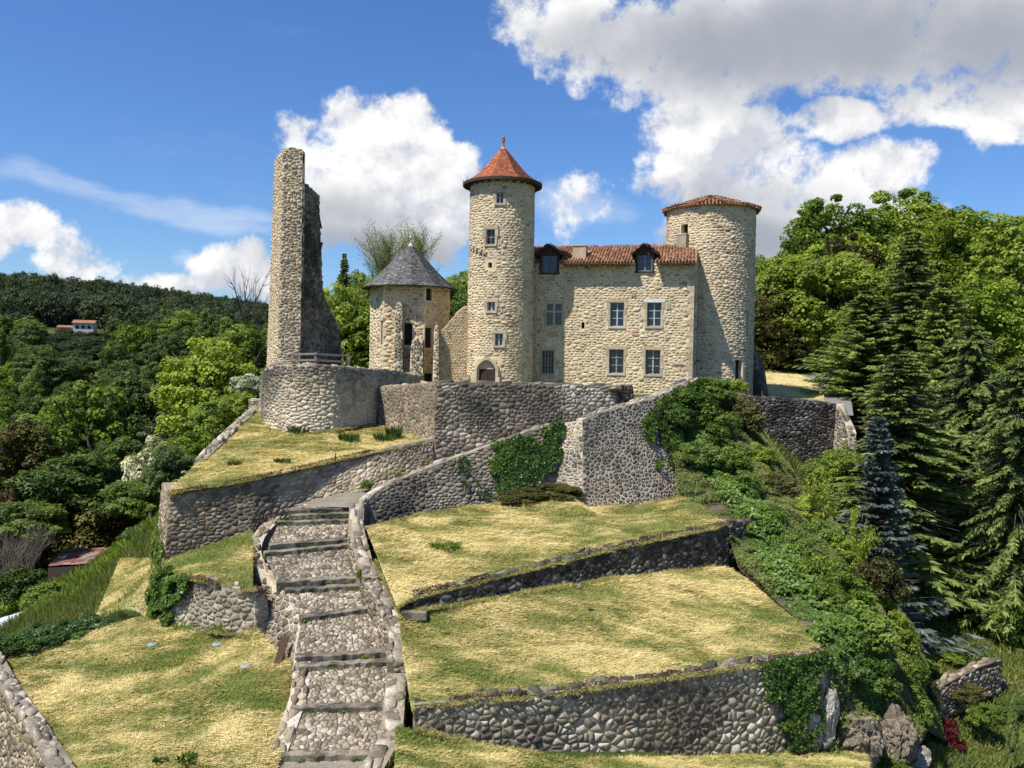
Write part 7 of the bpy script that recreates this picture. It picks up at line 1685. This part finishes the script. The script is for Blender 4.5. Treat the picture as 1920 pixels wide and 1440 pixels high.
def ground_growth(n, x0, x1, y0, y1, hmin, hmax, w, seed, name, mat, cond=None):
    rs = np.random.default_rng(seed); Yg = rs.uniform(y0, y1, n); X = rs.uniform(x0, x1, n); px = X / Yg * F + 960; k = (px > -80) & (px < 2000)
    if cond is not None: k &= cond(X, Yg, px)
    X, Yg = X[k], Yg[k]; m = len(X); c = np.stack([X, Yg, terr(X, Yg) - .03], 1); d = unit(np.stack([rs.normal(0, .6, m), rs.normal(0, .6, m), np.ones(m)], 1)); cl = fbm(X * .5, Yg * .5, seed, 4)
    L_ = rs.uniform(hmin, hmax, (m, 1)) * (.4 + 1.5 * cl[:, None]); s = unit(np.cross(d, rs.normal(size=(m, 3)))) * w
    V = np.stack([c - s * .4, c + d * L_ * .5 - s, c + d * L_, c + d * L_ * .5 + s], 1).reshape(-1, 3)
    obj(name, np_mesh(name, V, None, np.arange(4 * m).reshape(m, 4), np.repeat(np.clip(cl * 1.2 - .1 + rs.normal(0, .15, m), 0, 1), 4)), M[mat], None, 'stuff')
ground_growth(130000, 10, 42, 27, 66, .12, .5, .03, 71, 'undergrowth', 'lf_grass', lambda X, Y, px: px > 1480 - (Y > 36) * 100)
ground_growth(40000, 24, 48, 62, 84, .15, .5, .05, 72, 'undergrowth', 'lf_mid', lambda X, Y, px: (px > 1600) | (px < 1415))
ground_growth(60000, -45, -14, 42, 80, .2, .6, .05, 73, 'undergrowth', 'lf_mid', lambda X, Y, px: px < 470)

# weeds in the joints at the foot of steps and walls
Pw = []
rs = np.random.default_rng(88)
for (l, r, z) in EDG:
    for _ in range(5):
        t = rs.random() ** (2 if rs.random() < .5 else .5); p = np.array(l.lerp(r, float(t))); m = int(rs.integers(6, 26)); Pw.append(p + np.array([0, -.03, -rr + .03]) + rs.normal(0, 1, (m, 3)) * np.array([.07, .03, .025]))
for line in (LWb, BWb, PWB[3:], ):
    L_ = poly_len(line, 300)
    for _ in range(26):
        p = L_[rs.integers(0, 300)]; m = int(rs.integers(10, 60)); Pw.append(p + np.array([0, -.12, .36]) + rs.normal(0, 1, (m, 3)) * np.array([.14, .08, .09]))
Pw = np.concatenate(Pw); leaf_obj('weeds', Pw, unit(rs.normal(size=(len(Pw), 3)) + np.array([0, -.4, .7])), .045, M['lf_mid'], rs.random(len(Pw)), 'stuff', asp=.4)

# grass hanging over and growing against the wall edges, so that lawns end unevenly
def edge_grass(lines, dens, seed, name='edge_grass'):
    rs = np.random.default_rng(seed); Vs, Tn = [], []
    for ln_ in lines:
        P = poly_len(ln_, 600); L_ = np.sqrt((np.diff(P, axis=0) ** 2).sum(1)).sum(); n = int(L_ * dens); k = rs.integers(0, 600, n); c = P[k] + np.stack([rs.normal(0, .05, n), rs.normal(0, .09, n), rs.uniform(-.04, .02, n)], 1)
        den = fbm(c[:, 0] * 1.5, c[:, 1] * 1.5, seed, 3); kp = den > .36; c, den = c[kp], den[kp]; m = len(c)
        D = unit(np.stack([rs.normal(0, .7, m), rs.normal(-.25, .6, m), rs.uniform(.0, 1.0, m)], 1)); ln2 = rs.uniform(.07, .26, (m, 1)) * (.3 + 1.6 * (den[:, None] - .3)); s = unit(np.cross(D, rs.normal(size=(m, 3)))) * .011
        Vs.append(np.stack([c - s, c + s, c + D * ln2], 1).reshape(-1, 3)); Tn.append(np.repeat(np.clip(rs.normal(.42, .22, m) + (den - .5), 0, 1), 3))
    V = np.concatenate(Vs); obj(name, np_mesh(name, V, np.arange(len(V)).reshape(-1, 3), None, np.concatenate(Tn)), M['hay'], None, 'stuff')
def zup(pts, d_): return [Vector((p[0], p[1], p[2] + d_)) for p in pts]
edge_grass([T1f, T2f[1:], T2b, [U(778, 1145, 29.3), U(980, 1114, 31.1), U(1160, 1084, 33.5), U(1362, 1066, 36.7)], T1b, [U(318, 927, 35.1), U(480, 899, 36.9), U(630, 864, 39.9), U(806, 828, 43.9)], [U(500, 820, 43.9), U(560, 814, 43.6), U(620, 808, 43.7), U(700, 796, 46.6)], L0b, [U(345, 1082, 32.6), U(385, 1090, 31.7), U(478, 1108, 31.1)], [U(385, 1182, 31.2), U(480, 1196, 30.7), U(520, 1240, 29.7), U(543, 1262, 28.6), U(538, 1325, 27.1), U(508, 1395, 25.7)],
    [U(706, 1050, 32.5), U(748, 1140, 29.6), U(790, 1240, 27.2), U(782, 1320, 24.8)], [U(780, 1368, 24.3), U(900, 1397, 24.4), U(1080, 1428, 25.0), U(1300, 1425, 26.8), U(1480, 1412, 28.5)], [U(310, 1058, 34.7), U(400, 1030, 35.4), U(474, 1004, 36)], [U(4, 1306, 28.3), U(46, 1368, 26.5), U(100, 1455, 24.3)]], 700, 91)
flush_merged()
